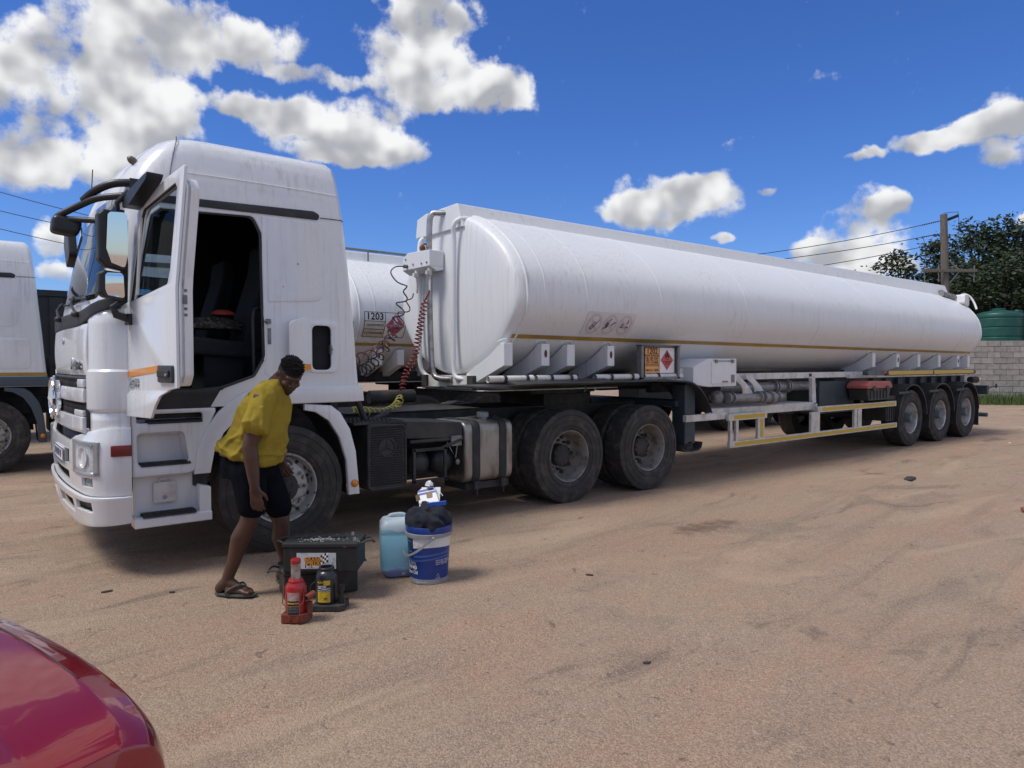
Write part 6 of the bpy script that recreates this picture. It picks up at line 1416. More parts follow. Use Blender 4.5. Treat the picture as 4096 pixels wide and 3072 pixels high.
# small dark print behind the shoulder, laid on the cloth
from mathutils.bvhtree import BVHTree
bv = BVHTree.FromPolygons([v.co.copy() for v in ts.data.vertices], [tuple(q.vertices) for q in ts.data.polygons])
pr_ = random.Random(2); mb = MB()
for i in range(26):
    t = i / 26; a_ = .050 + pr_.uniform(-.012, .012) * (.5 + t); h_ = 1.405 - .042 * t
    hit = bv.ray_cast(Vector((a_, -1, h_)), Vector((0, 1, 0)))
    if hit[0] is None: continue
    c_, n_ = hit[0], hit[1]
    if n_.y > 0: n_ = -n_
    x_ = n_.cross(Vector((0, 0, 1))).normalized(); y_ = n_.cross(x_); w_ = pr_.uniform(.0015, .0035); l_2 = pr_.uniform(.0015, .005)
    mb.add([c_ + n_ * .0012 + x_ * w_ + y_ * l_2, c_ + n_ * .0012 - x_ * w_ + y_ * l_2, c_ + n_ * .0012 - x_ * w_ - y_ * l_2, c_ + n_ * .0012 + x_ * w_ - y_ * l_2], [(0, 1, 2, 3)])
o = mb.build('shirt_print', INK, ts); o['kind'] = 'stuff'
# shorts, waistband
def short_fold(p): return .007 * mnoise.noise(Vector((p.x * 6, p.y * 6, p.z * 4))) + .006 * (abs(mnoise.noise(Vector((p.x * 11, p.y * 9, p.z * 6 + 5)))) - .25)
so_ = MB()
torso_rings(so_, [(-.015, 0, .80, .168, .172, 0), (-.012, 0, .88, .180, .180, 0), (-.004, 0, .955, .172, .174, -.16)])
chain(so_, [(I(-.02, -.095, .84), .122), (I(-.005, -.105, .70), .108), (I(.012, -.105, .590), .094)]); chain(so_, [(I(.07, .095, .84), .122), (I(.14, .11, .70), .108), (I(.19, .115, .590), .094)])
remeshed('shorts', so_, .008, 4, mat('navy_shorts', (.008, .009, .013), 1.0, var=.1, scale=14, spec=.05), man, short_fold)
mb = MB(); torso_rings(mb, [(-.018, 0, .935, .180, .174, -.16), (-.016, 0, .985, .178, .172, -.16)]); mb.build('waistband', mat('purple_band', (.085, .070, .120), .9), man, smooth=60)

# ------------------------------------------------------------------ batteries
def battery(label, loc, rz, top):
    t = thing('truck_battery', label, 'battery', loc, rz, 'stacked truck batteries')
    BM = mat('battery_case', (.016, .017, .018), .5, var=.2, scale=14, col2=(.045, .043, .040), stretch=(1, 1, .3), lo=.5, hi=.75)
    mb = MB(); mb.box(-.245, .245, -.135, .135, 0, .160); mb.build('case', BM, t, bevel=.008)
    mb = MB(); mb.box(-.252, .252, -.142, .142, .162, .195); ld = mb.build('lid', mat('battery_lid', (.022, .022, .022), .6, var=.3, scale=17, col2=(.28, .27, .24), lo=.60, hi=.68), t, bevel=.008)
    for i in range(6):
        mb = MB(); mb.cyl((-.19 + i * .062, .0 + .01 * (i % 2), .195), (-.19 + i * .062, .0 + .01 * (i % 2), .207), .020, .018, 14); mb.build('vent_cap', BLACK, ld, smooth=40)
    for x in (.17, .215):
        mb = MB(); mb.cyl((x, .08 if x < .2 else -.07, .195), (x, .08 if x < .2 else -.07, .216), .013, .010, 12); mb.build('terminal', STEEL, ld, smooth=40)
    for s in (-1, 1):
        mb = MB(); mb.tube(catmull([(s * .25, -.07, .172), (s * .29, -.06, .188), (s * .32, -.02, .182), (s * .335, .0, .168), (s * .32, .03, .180), (s * .29, .06, .188), (s * .25, .07, .172)], 4), .007, 6); mb.build('rope_handle', BLACK, t, smooth=50)
    return t, ld
bt1, _ = battery('lower black truck battery standing on the ground under the labelled one', (-.14, -1.14, 0), R(-12.4), False)
bt2, l2 = battery('upper black truck battery with Grand Prix label and white crust on its lid', (-.14, -1.265, .197), R(-37.5), True)
mb = MB(); mb.box(-.155, .105, -.1375, -.1355, .022, .128); lb = mb.build('label', mat('label_silver', (.52, .54, .55), .45, var=.2, scale=22, col2=(.30, .30, .29), lo=.55, hi=.7), bt2)
def bt(s, size, x, z, m, b_=0.0, d=.0, sh=.15, sp=1.0): return link('lettering', text_mesh(s, size, lambda u, v, t: (x + u, -.139 - d - t, z + v), .0003, shear=sh, bold=b_, space=sp), m, lb)
plate('logo_backing', [(-.10, .030), (.005, .030), (.008, .100), (-.092, .100)], (), .0006, INK, lb, XZ(-.1382), 0)
OG = mat('label_orange', (.72, .30, .04), .45)
bt('GRAND', .036, -.045, .086, OG, .0012); bt('PRIX', .046, -.047, .059, OG, .0022); bt('BATTERIES', .018, -.048, .0365, PWHITE, .0008, sh=0)
for i in range(4):
    for j in range(4):
        x = .004 + i * .0125; z = .050 + j * .0155 + i * .006 - (.0 if i < 3 else .004)
        plate('flag_square', [(x, z), (x + .0125, z + .005), (x + .0115, z + .0205), (x - .001, z + .0155)], (), .0005, INK if (i + j) % 2 else PWHITE, lb, XZ(-.1385), 0)
mb = MB(); crng = random.Random(9)
for i in range(150):
    x, y = crng.gauss(-.02, .07), crng.gauss(-.03, .035); mb.ball((x, y, .1955), (crng.uniform(.002, .009), crng.uniform(.0015, .004), .0014), 6, 4, mtx=Matrix.Rotation(crng.random() * 3, 3, 'Z'))
o = mb.build('acid_crust', mat('crust', (.50, .49, .45), .9), l2); o['kind'] = 'stuff'

# ------------------------------------------------------------------ bottle jacks
RED = mat('jack_red', (.34, .012, .014), .35, var=.2, scale=18, col2=(.16, .012, .010), coat=.3, lo=.5, hi=.75); RUSTY = mat('jack_rust', (.20, .035, .02), .7, var=.3, scale=26, col2=(.10, .05, .03))
j = thing('bottle_jack', 'red hydraulic bottle jack with raised silver ram in front of the batteries', 'jack', (-.475, -1.60, 0), R(-40), 'bottle jacks')
mb = MB(); mb.lathe([(0, .05), (.061, .05), (.064, .058), (.064, .205), (.060, .222), (.050, .234), (.048, .240), (0, .24)], axis=(0, 0, 1), n=40); bd_ = mb.build('body', RED, j, smooth=40)
mb = MB(); mb.prism(rpoly([(-.075, -.062), (.055, -.062), (.085, -.03), (.085, .062), (-.075, .062)], .012), 'xy', .0, .055); mb.build('base', RUSTY, j, bevel=.005)
mb = MB(); mb.lathe([(.0, .236), (.046, .236), (.048, .250), (.040, .262), (.031, .262)], axis=(0, 0, 1), n=8); mb.build('collar', RED, j)
mb = MB(); mb.lathe([(.029, .258), (.029, .355), (0, .355)], axis=(0, 0, 1), n=28); r_ = mb.build('ram', mat('ram_steel', (.45, .43, .42), .35, metal=.7, var=.25, scale=25, col2=(.22, .15, .12)), j, smooth=40)
mb = MB(); mb.lathe([(.0295, .352), (.0305, .358), (.0305, .376), (.027, .382), (0, .383)], axis=(0, 0, 1), n=28); mb.build('ram_cap', RED, r_, smooth=40)
mb = MB(); mb.cyl((.088, -.01, .05), (.088, -.01, .12), .018, n=14); mb.cyl((.078, -.045, .150), (.108, .012, .164), .021, n=16, caps=False); mb.lathe([(.021, 0), (.015, 0), (.015, .05)], (.078, -.045, .150), (.03, .057, .014), 16); mb.beam((.07, -.0, .12), (.10, .0, .16), .014, .02); mb.build('pump', RUSTY, j, smooth=40)
mb = MB(); mb.tube([(-.066, -.02, .215), (-.066, -.055, .125), (-.03, -.078, .105), (.04, -.078, .112), (.064, -.055, .125), (.060, -.02, .22)], .0035, 6); mb.build('carry_bail', RUSTY, j, smooth=50)
for x in (-.02, .03): mb = MB(); mb.cyl((x, -.062, .03), (x, -.072, .03), .011 if x < 0 else .014, n=8); mb.build('plug_screw', RUSTY, j)
def wraplab(R0, a0, z0):   # label wrapped round a vertical cylinder; a0 = facing angle
    def fn(u, v, t):
        a = a0 + u / R0; return ((R0 + t + .0006) * math.cos(a), (R0 + t + .0006) * math.sin(a), z0 + v)
    return fn
JU = tuple(-.045 + .006 * k for k in range(16)); BU = tuple(-.46 + .0145 * k for k in range(64))
def strip(a, b_, c, d, n=10): return [(a + (b_ - a) * k / n, c) for k in range(n + 1)] + [(b_ - (b_ - a) * k / n, d) for k in range(n + 1)]
FA = R(-88)
plate('label', strip(-.038, .038, -.068, .068), (), .0006, mat('jack_label', (.48, .36, .35), .5, var=.3, scale=30, col2=(.25, .06, .06)), bd_, wraplab(.064, FA, .120), 0, ucuts=JU)
plate('label_panel', strip(-.036, .036, -.066, .018), (), .0006, INK, bd_, wraplab(.0648, FA, .120), 0, ucuts=JU)
link('lettering', text_mesh('Hydraulic Jack', .0125, wraplab(.0656, FA, .124), .0002, bold=.0006), mat('label_yellow', (.70, .50, .03), .5), bd_)
for k in range(5): link('lettering', text_mesh('do not exceed the rated load' if k % 2 else 'read instructions before use', .0052, wraplab(.0656, FA, .106 - k * .009), .0001), PGREY, bd_)
j2 = thing('bottle_jack', 'black hydraulic bottle jack with yellow label beside the red jack', 'jack', (-.235, -1.505, 0), R(-38), 'bottle jacks')
JB = mat('jack_black', (.010, .012, .018), .35, var=.1, scale=9, col2=(.03, .03, .034), coat=.2)
mb = MB(); mb.lathe([(0, .035), (.068, .035), (.070, .045), (.070, .195), (.067, .222), (.056, .240), (.048, .246), (.050, .262), (.046, .268), (.038, .268), (.036, .250), (0, .25)], axis=(0, 0, 1), n=44); b2 = mb.build('body', JB, j2, smooth=40)
mb = MB(); mb.prism(rpoly([(-.08, -.082), (.10, -.082), (.128, -.045), (.128, .08), (-.08, .08)], .014), 'xy', 0, .038); mb.build('base', mat('jack_base', (.03, .03, .03), .7, var=.3, scale=20, col2=(.07, .06, .05)), j2, bevel=.005)
mb = MB(); mb.cyl((.098, -.03, .03), (.098, -.03, .085), .016, n=14); mb.cyl((.100, -.03, .085), (.104, -.035, .150), .014, n=12); mb.cyl((.104, -.035, .125), (.106, -.036, .160), .019, n=14); mb.box(.112, .122, -.04, -.02, .04, .07); mb.build('pump', JB, j2, smooth=40)
mb = MB(); mb.tube([(-.06, -.03, .18), (-.085, -.05, .165), (-.09, -.055, .125)], .005, 6); mb.build('handle_hook', JB, j2, smooth=50)
YL = mat('label_yellow2', (.62, .43, .03), .5, var=.2, scale=30, col2=(.35, .25, .04)); FB = R(-92)
plate('label', strip(-.042, .042, -.070, .070), (), .0006, YL, b2, wraplab(.070, FB, .125), 0, ucuts=JU)
plate('label_panel', strip(-.042, .042, .000, .040), (), .0006, INK, b2, wraplab(.0708, FB, .125), 0, ucuts=JU); plate('label_panel', strip(-.042, .0, .042, .070), (), .0006, INK, b2, wraplab(.0708, FB, .125), 0, ucuts=JU)
def jt(s, size, u, z, m, b_=.0004): return link('lettering', text_mesh(s, size, wraplab(.0716, FB + u / .07, z), .0002, bold=b_), m, b2)
jt('AUTO', .016, -.022, .182, YL); jt('20', .026, -.028, .150, PWHITE); jt('TON', .014, .002, .156, PWHITE); jt('CAPACITY', .012, .014, .142, PWHITE); jt('HYDRAULIC BOTTLE JACK', .0075, .0, .130, PWHITE, .0002); jt('20T', .014, .012, .080, INK)

# ------------------------------------------------------------------ jerrycan, oil bucket and what lies in it
JCM, nt, b = new_mat('blue_jerrycan'); oc = objco(nt); sp_ = nt.nodes.new('ShaderNodeSeparateXYZ'); nt.links.new(oc, sp_.inputs[0])
nz_ = nmath(nt, 'MULTIPLY_ADD', nnoise(nt, oc, 12.0, 3.0), .10, -.05); zz = nmath(nt, 'ADD', sp_.outputs[2], nz_)
cc = nmix(nt, nsmooth(nt, zz, .335, .352), (.27, .56, .68, 1), (.58, .69, .73, 1)); cc = nmix(nt, nsmooth(nt, zz, .085, .05), cc, (.22, .27, .50, 1))
dr = nvor(nt, oc, 14.0); cc = nmix(nt, nmath(nt, 'MULTIPLY', nsmooth(nt, dr.outputs['Distance'], .22, .17), nsmooth(nt, nnoise(nt, oc, 5.0), .55, .6)), cc, (.50, .62, .66, 1))
nt.links.new(cc, b.inputs['Base Color']); b.inputs['Roughness'].default_value = .38; b.inputs['Subsurface Weight'].default_value = .25; b.inputs['Subsurface Radius'].default_value = (.03, .04, .05)
jc = thing('jerrycan', 'translucent pale blue plastic jerrycan beside the oil bucket', 'jerrycan', (.50, -1.13, 0), R(-25))
def rr_ring(hx, hy, z, r=.05, n=5): return [(x, y, z) for x, y in rpoly([(-hx, -hy), (hx, -hy), (hx, hy), (-hx, hy)], r, n)]
mb = MB(); mb.loft([rr_ring(.105, .095, .0, .04), rr_ring(.130, .118, .035, .05), rr_ring(.138, .126, .06, .05), rr_ring(.136, .124, .068, .05), rr_ring(.140, .128, .085, .05), rr_ring(.142, .130, .31, .05), rr_ring(.138, .126, .318, .05), rr_ring(.142, .130, .33, .05), rr_ring(.138, .126, .385, .05), rr_ring(.118, .108, .415, .045), rr_ring(.09, .085, .424, .04)], cap0=True, cap1=True); mb.build('can', JCM, jc, smooth=50)
mb = MB(); mb.tube(catmull([(-.08, .02, .42), (-.05, .02, .440), (.03, .02, .442), (.06, .02, .42)], 4), .014, 8); mb.build('grip', mat('can_pale', (.55, .66, .68), .4), jc, smooth=50)
mb = MB(); mb.cyl((.10, -.05, .41), (.10, -.05, .452), .026, n=18); mb.build('screw_cap', mat('can_cap', (.50, .62, .64), .4), jc, smooth=40)
BBL = mat('bucket_blue', (.010, .040, .22), .38, var=.06, scale=6); BWH = mat('bucket_white', (.68, .70, .72), .4, var=.12, scale=16, col2=(.45, .43, .38), lo=.58, hi=.72); BGR = mat('bucket_grey', (.30, .31, .33), .45, var=.1, scale=8); BLB = mat('bucket_light_blue', (.045, .11, .36), .38)
bk = thing('oil_bucket', 'blue and white plastic engine oil bucket with grey rims and handle', 'bucket', (.60, -1.40, 0), 0)
def br(z): return .135 + (.158 - .135) * z / .37
def band(name, z0, z1, m, par, e=.0, n=56, top=None):
    mb = MB(); k = 6; mb.lathe([(br(z0 + (z1 - z0) * i / k) + e, z0 + (z1 - z0) * i / k) for i in range(k + 1)], axis=(0, 0, 1), n=n); return mb.build(name, m, par, smooth=50)
bod = band('wall', .0, .345, BBL, bk); mb = MB(); mb.lathe([(0, .002), (.135, .002)], axis=(0, 0, 1), n=56); mb.build('bottom', BGR, bod)
band('base_band', .0, .036, BGR, bod, .0012)
FBK = R(-90) + math.atan2(-.617, .787)     # direction from the bucket back to the viewer
def bfn(e, z0, a0=0.0):
    def fn(u, v, t):
        z = z0 + v; a = FBK + a0 + u / .147; r = br(z) + e + t; return (r * math.cos(a), r * math.sin(a), z)
    return fn
wt = [(-.462 + .924 * k / 60, .255 + .014 * math.sin((-.462 + .924 * k / 60) * 9 + 1.1)) for k in range(61)]
plate('white_band', wt + [(.462 - .924 * k / 60, .342) for k in range(61)], (), .0008, BWH, bod, bfn(.0010, 0), 0, ucuts=BU)
for z0, am in ((.215, .012), (.185, .014)):
    w1 = [(-.3 + .6 * k / 40, z0 + am * math.sin((-.3 + .6 * k / 40) * 11)) for k in range(41)]; plate('wave_stripe', w1 + [(x, z - .006 - .008 * math.sin((i + 1) / 42 * PI)) for i, (x, z) in list(enumerate(w1))[::-1]], (), .0006, BLB, bod, bfn(.0009, 0), 0, ucuts=BU)
mb = MB(); mb.lathe([(br(.335) + .002, .333), (.172, .338), (.174, .362), (.166, .366), (.162, .366)], axis=(0, 0, 1), n=56); mb.build('grey_rim', BGR, bod, smooth=40)
mb = MB(); mb.lathe([(.162, .366), (.169, .368), (.171, .405), (.167, .412), (.155, .410), (.150, .38), (0, .38)], axis=(0, 0, 1), n=56); mb.build('blue_collar', BBL, bod, smooth=40)
plate('dark_panel', strip(-.215, -.105, .19, .325, 12), (), .0006, mat('panel_navy', (.012, .030, .09), .4), bod, bfn(.0022, 0), 0, ucuts=BU)
def bx_(s, size, u, z, m=PWHITE, al='CENTER', b_=.0): return link('lettering', text_mesh(s, size, bfn(.0030, z, u / .147), .0002, align=al, bold=b_), m, bod)
bx_('C', .13, -.155, .262, mat('outline_blue', (.22, .30, .42), .4), b_=-.004); bx_('5W 58076', .026, -.085, .148, al='RIGHT'); bx_('15W40', .042, -.078, .118, al='RIGHT', b_=.0015); bx_('Engine Oil', .036, -.070, .082, al='RIGHT', b_=.0005)
for k, s in enumerate(('API CI-4/SL, ACEA E7', 'Global DHD-1, Mack EO-N', 'Scania, Volvo VDS-3')): bx_(s, .013, .065, .172 - k * .013, al='LEFT')
for k, s in enumerate(('Engine protection for all', 'modern diesel engines and', 'suitable for mixed fleets')): bx_(s, .0115, .065, .118 - k * .011, BLB, al='LEFT')
mb = MB()
for k in range(3):
    a = k * 2 * PI / 3 + PI / 2; pts = [(.085 + .010 * math.cos(a + t), .062 + .010 * math.sin(a + t)) for t in (-.7, -.2, .3)]; f = bfn(.0030, 0); mb.tube([f(u, v, 0) for u, v in pts], .0014, 5)
mb.build('recycling_mark', PWHITE, bod); bx_('Recyclable', .010, .085, .044)
bx_('engine-oils.com', .014, -.05, .017)
h0 = bfn(.030, .345, .28)(0, 0, 0); h1 = bfn(.028, .31, -1.9)(0, 0, 0); hl = [bfn(.036, .345 - .145 * math.sin(PI * min(1, t * .62 + .0)) , .28 - 1.75 * t)(0, 0, 0) for t in [k / 10 for k in range(11)]]
mb = MB()
for p, q in zip(hl[:-1], hl[1:]): mb.beam(p, q, .006, .016)
mb.ball(hl[0], (.012, .012, .012)); mb.build('handle', BGR, bod, smooth=40)
clm = mat('navy_cloth', (.012, .016, .030), .95, var=.25, scale=10, col2=(.022, .022, .024), bmp=.2, bscale=140)
mb = MB(); mb.ball((0, 0, 0), (.160, .160, .125), 96, 48); me = mb.mesh('cloth')
for v in me.vertices:
    p = v.co.copy(); q = Vector((p.x * 6, p.y * 6, p.z * 5)); wv = Vector((mnoise.noise(q + Vector((3, 1, 7))), mnoise.noise(q + Vector((9, 4, 2))), mnoise.noise(q + Vector((5, 8, 1))))) * 1.1
    f = 1 - 2 * abs(mnoise.noise(q * .9 + wv)); f2 = 1 - 2 * abs(mnoise.noise(q * 1.7 + wv * 1.5 + Vector((7, 7, 7))))
    v.co *= 1 + .17 * f + .10 * f2 - .12
    v.co.z += .02 * mnoise.noise(Vector((p.x * 9, p.y * 9, 3)))
cl = link('cloth', me, clm, smooth=180, loc=(.60, -1.40, .435))
tag(cl, 'dark navy cloth bundled into the top of the oil bucket', 'cloth')
cb = thing('carton', 'torn white and blue cardboard carton on top of the dark cloth', 'carton', (.60, -1.41, .550), R(-38))
PBLUE = mat('print_blue', (.015, .085, .42), .45); CARD = mat('cardboard', (.33, .23, .15), .8, var=.1)
tl = Matrix.Rotation(R(-38), 4, 'X')
def cplate(name, poly, m, off=.0, par=cb, th=.002): return plate(name, poly, (), th, m, par, lambda u, v, t: tuple((Matrix.Rotation(R(-12), 3, 'Y') @ Matrix.Rotation(R(-40), 3, 'X') @ Vector((u, t - off, v))) ), 0)
f0 = cplate('front_panel', [(-.075, .0), (.075, -.008), (.045, .14), (-.055, .145), (-.080, .12)], PWHITE)
for z0, z1 in ((.092, .108), (.118, .134)): cplate('blue_band', [(-.078, z0), (.055, z0), (.050, z1), (-.076, z1)], PBLUE, .0022, f0, .001)
cplate('torn_patch', rrect(-.015, .028, .055, .105, .01), CARD, .0042, f0, .001)
cplate('printed_word', [(-.01, .004), (.035, .004), (.035, .016), (-.01, .016)], PBLUE, .0022, f0, .001)
mb = MB(); mb.obox((.055, -.03, .012), (.07, 0, .008), (0, .014, .0), (0, -.001, .015)); mb.build('side_flap', PBLUE, cb, bevel=.002)
mb = MB(); mb.obox((-.085, .0, .05), (.014, .0, .006), (0, .002, 0), (-.004, 0, .022)); mb.build('card_flap', CARD, cb)
mb = MB(); mb.obox((.0, .07, .06), (.07, 0, 0), (0, .002, .0), (0, .03, .05)); mb.build('back_panel', PWHITE, cb)
pp = crumple('paper', (0, 0, 0), (.030, .022, .036), PWHITE, 2.2, .5, 28); pp.parent = cb; pp.location = (-.012, .085, .125)
mb = MB(); mb.tube(catmull([(.02, .08, .11), (.05, .05, .095), (.075, .03, .085), (.095, .02, .06)], 4), .003, 5); mb.build('string', PWHITE, cb)
# ------------------------------------------------------------------ bits on the ground
mb = MB(); mb.prism(rpoly([(-.15, -.05), (.12, -.06), (.16, .0), (.10, .06), (-.12, .05)], .03), 'xy', .0, .035); tag(mb.build('rubber_piece', RUBBER, smooth=50, loc=(8.0, -1.68, .0), rz=.2, bevel=.015), 'flat black piece of rubber lying alone on the gravel', 'rubber scrap')
mb = MB(); mb.prism(rpoly([(-.09, -.035), (.09, -.04), (.11, .02), (-.06, .04)], .02), 'xy', .0, .03); tag(mb.build('tile_shard', mat('terracotta', (.22, .075, .045), .8, var=.2), smooth=50, loc=(6.83, -3.32, 0), rz=.5, bevel=.01), 'reddish brown shard on the ground at the right edge', 'shard')
mb = MB(); mb.prism(rpoly([(-.05, -.015), (.05, -.02), (.06, .01), (-.03, .02)], .008), 'xy', .0, .006); tag(mb.build('paper_scrap', PWHITE, loc=(14.2, -1.0, .004), rz=.2), 'thin white scrap of litter beside the trailer wheels', 'litter')
lrng = random.Random(12)
for k, (x, y) in enumerate(((1.60, -2.05), (.75, -3.35), (-.95, -.55), (-1.30, -.25))):
    mb = MB(); s = lrng.uniform(.02, .04); mb.prism([(s * math.cos(a) * lrng.uniform(.6, 1.2), s * .5 * math.sin(a) * lrng.uniform(.6, 1.2)) for a in [2 * PI * i / 7 for i in range(7)]], 'xy', -.004, .008)
    tag(mb.build('dry_leaf', mat('dry_leaf', (.07, .05, .04), .9), loc=(x, y, float(gheight(np.array([x]), np.array([y]))[0]) + .002), rz=lrng.random() * 6), ('dark dry leaf on the gravel right of the oil bucket', 'dark dry leaf on the gravel near the bottom of the picture', 'dark dry leaf on the gravel left of the walking person', 'dark dry leaf on the gravel below the truck bumper')[k], 'leaf', 'dry leaves')
# ------------------------------------------------------------------ red car, only its front corner in the picture
car = thing('car', 'glossy dark red car with only its bonnet corner in view at bottom left', 'car', (-2.385, -4.425, .015), R(-62.7))
CP, nt, b = new_mat('red_car_paint')
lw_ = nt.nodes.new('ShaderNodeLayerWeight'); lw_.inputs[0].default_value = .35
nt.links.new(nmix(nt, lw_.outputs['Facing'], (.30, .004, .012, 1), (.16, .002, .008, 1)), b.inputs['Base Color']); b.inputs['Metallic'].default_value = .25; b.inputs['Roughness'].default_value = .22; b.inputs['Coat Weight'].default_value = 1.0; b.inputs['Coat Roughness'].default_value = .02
ST = [(.0, .735, .50, .690, .735), (-.012, .765, .48, .725, .775), (-.045, .790, .46, .745, .80), (-.11, .815, .46, .772, .825), (-.24, .838, .46, .808, .862), (-.40, .852, .46, .838, .896), (-.60, .860, .46, .866, .928), (-.85, .866, .46, .888, .956), (-1.15, .868, .46, .905, .985), (-1.45, .870, .46, .915, .985), (-2.2, .872, .46, .93, .98), (-3.0, .868, .46, .94, .99), (-3.5, .85, .46, .94, 1.0), (-3.8, .80, .46, .92, .98), (-3.95, .72, .48, .88, .92)]
def car_ring(x, w, zm, zs, zt):
    half = [(w * .88, .22), (w * .97, .30), (w, zm), (w * .995, zs - .10), (w * .975, zs - .035), (w * .935, zs), (w * .89, zs + .30 * (zt - zs)), (w * .845, zs + .52 * (zt - zs)), (w * .74, zs + .60 * (zt - zs)), (w * .60, zs + .66 * (zt - zs)), (w * .54, zs + .92 * (zt - zs)), (w * .28, zt), (0, zt + .006)]
    return [(x, y, z) for y, z in half] + [(x, -y, z) for y, z in half[:-1]][::-1]
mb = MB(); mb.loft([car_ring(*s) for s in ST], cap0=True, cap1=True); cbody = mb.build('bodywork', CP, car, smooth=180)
NRG = len(car_ring(*ST[0])); cr_ = cbody.data.attributes.new('crease_edge', 'FLOAT', 'EDGE'); vco = cbody.data.vertices
for e in cbody.data.edges:
    i, j = e.vertices
    if i % NRG == j % NRG and (i % NRG) in (5, 7, 9, 10, NRG - 6, NRG - 8, NRG - 10, NRG - 11): cr_.data[e.index].value = .72
    if i // NRG == j // NRG and i // NRG in (0, 1): cr_.data[e.index].value = .6
sb_ = cbody.modifiers.new('sub', 'SUBSURF'); sb_.levels = 3; sb_.render_levels = 3
def gh(x, w, z0, z1, w1): return [(x, w, z0), (x, w1, z1), (x, 0, z1 + .02), (x, -w1, z1), (x, -w, z0)]
mb = MB(); mb.loft([[(-1.25, .76, .97), (-1.26, .70, .975), (-1.26, 0, .985), (-1.26, -.70, .975), (-1.25, -.76, .97)], gh(-1.85, .80, .96, 1.38, .60), gh(-2.1, .81, .96, 1.46, .60), gh(-3.0, .80, .97, 1.47, .60), gh(-3.5, .77, .98, 1.36, .58), [(-3.85, .70, .97), (-3.85, .6, .98), (-3.85, 0, .985), (-3.85, -.6, .98), (-3.85, -.70, .97)]], close=False); mb.build('greenhouse', mat('car_glass', (.012, .014, .016), .06, rvar=.0), car, smooth=40)
mb = MB(); mb.loft([gh(-2.08, .60, 1.468, 1.475, .56), gh(-2.6, .60, 1.485, 1.495, .56), gh(-3.05, .60, 1.475, 1.482, .56)], close=False); mb.build('roof', CP, car, smooth=40)
for s in (-1, 1):
    mb = MB(); mb.ball((-.045, s * .60, .66), (.055, .12, .045), 16, 10); mb.build('headlight', mat('car_headlight', (.03, .035, .04), .08, rvar=0), car, smooth=60)
    for x in (-.75, -3.2):
        mb = MB(); mb.lathe([(.20, -.1), (.29, -.1), (.31, -.08), (.31, .08), (.29, .1), (.20, .1)], (x, s * .76, .31), (0, 1, 0), 32); wl = mb.build('wheel', RUBBER, car, smooth=40)
        mb = MB(); mb.lathe([(0, s * .09), (.06, s * .09), (.19, s * .06), (.205, s * .10)], (x, s * .76, .31), (0, 1, 0), 32); mb.build('rim', RIMS, wl, smooth=40)
mb = MB(); mb.prism(rpoly([(.045, -.70), (.045, .70), (-.06, .80), (-.20, .86), (-.20, -.86), (-.06, -.80)], .03), 'xy', .24, .58); mb.build('front_bumper', mat('car_trim', (.02, .024, .032), .5), car, bevel=.03, seg=3)
mb = MB(); mb.box(-.02, .012, -.40, .40, .53, .60); mb.build('grille', BLACK, car, bevel=.01)
mb = MB(); mb.lathe([(0, .0), (.025, .0), (.03, .012), (0, .016)], (-1.0, .0, .978), (0, 0, 1), 16); mb.build('washer_jet', BLACK, car)

for s in (-1, 1):           # bonnet shut lines and lamp corner
    pts = []
    for x, w_, zm, zs, zt in ST[4:9]: pts.append((x, s * w_ * .845, zs + .52 * (zt - zs) - .0015))
    mb = MB(); mb.tube(catmull(pts, 4), .0020, 6); mb.build('shut_line', INK, cbody, smooth=60)
# ------------------------------------------------------------------ block wall
wd_ = Vector((.668, -.745, 0)); wn_ = Vector((-.745, -.668, 0))       # along the wall, and its face towards the yard
W0 = Vector((29.7, 3.75, 0)) - wd_ * 6.5
wall = thing('block_wall', 'unplastered grey concrete block wall behind the tanker, topped by green tanks', 'wall', W0, math.atan2(wd_.y, wd_.x))
BLK = [mat('block_a', (.34, .32, .29), .95, var=.15, scale=7, bmp=.4, bscale=40, col2=(.25, .235, .21)), mat('block_b', (.39, .365, .33), .95, var=.15, scale=7, bmp=.4, bscale=40, col2=(.30, .28, .25)), mat('block_c', (.30, .285, .26), .95, var=.15, scale=7, bmp=.4, bscale=40, col2=(.22, .21, .19))]
bl, bh = .45, .222
blk_me = []
brng = random.Random(5)
for m in BLK:
    for k in range(3):
        mb = MB(); e = [brng.uniform(0, .012) for _ in range(8)]
        mb.box(0, bl - .018, -.06, .10, 0, bh - .018); mb.v = [(x + brng.uniform(-.004, .004), y + brng.uniform(-.006, .006), z + brng.uniform(-.004, .004)) for x, y, z in mb.v]
        me = mb.mesh('concrete_block'); me.materials.append(m); blk_me.append(me)
NC, NR = 27, 11
for r in range(NR):
    for c in range(NC):
        o = bpy.data.objects.new('concrete_block', brng.choice(blk_me)); COL.objects.link(o); o.parent = wall
        o.location = (c * bl + (bl / 2 if r % 2 else 0) + brng.uniform(-.004, .004) + (.012 if c * bl + (bl / 2 if r % 2 else 0) > 6.9 else 0), brng.uniform(-.008, .008), .02 + r * bh)
mb = MB(); mb.box(-.05, NC * bl + bl / 2 + .05, -.045, .09, 0, NR * bh + .005); mb.build('mortar', mat('mortar', (.20, .19, .175), .95, var=.15, scale=9), wall)

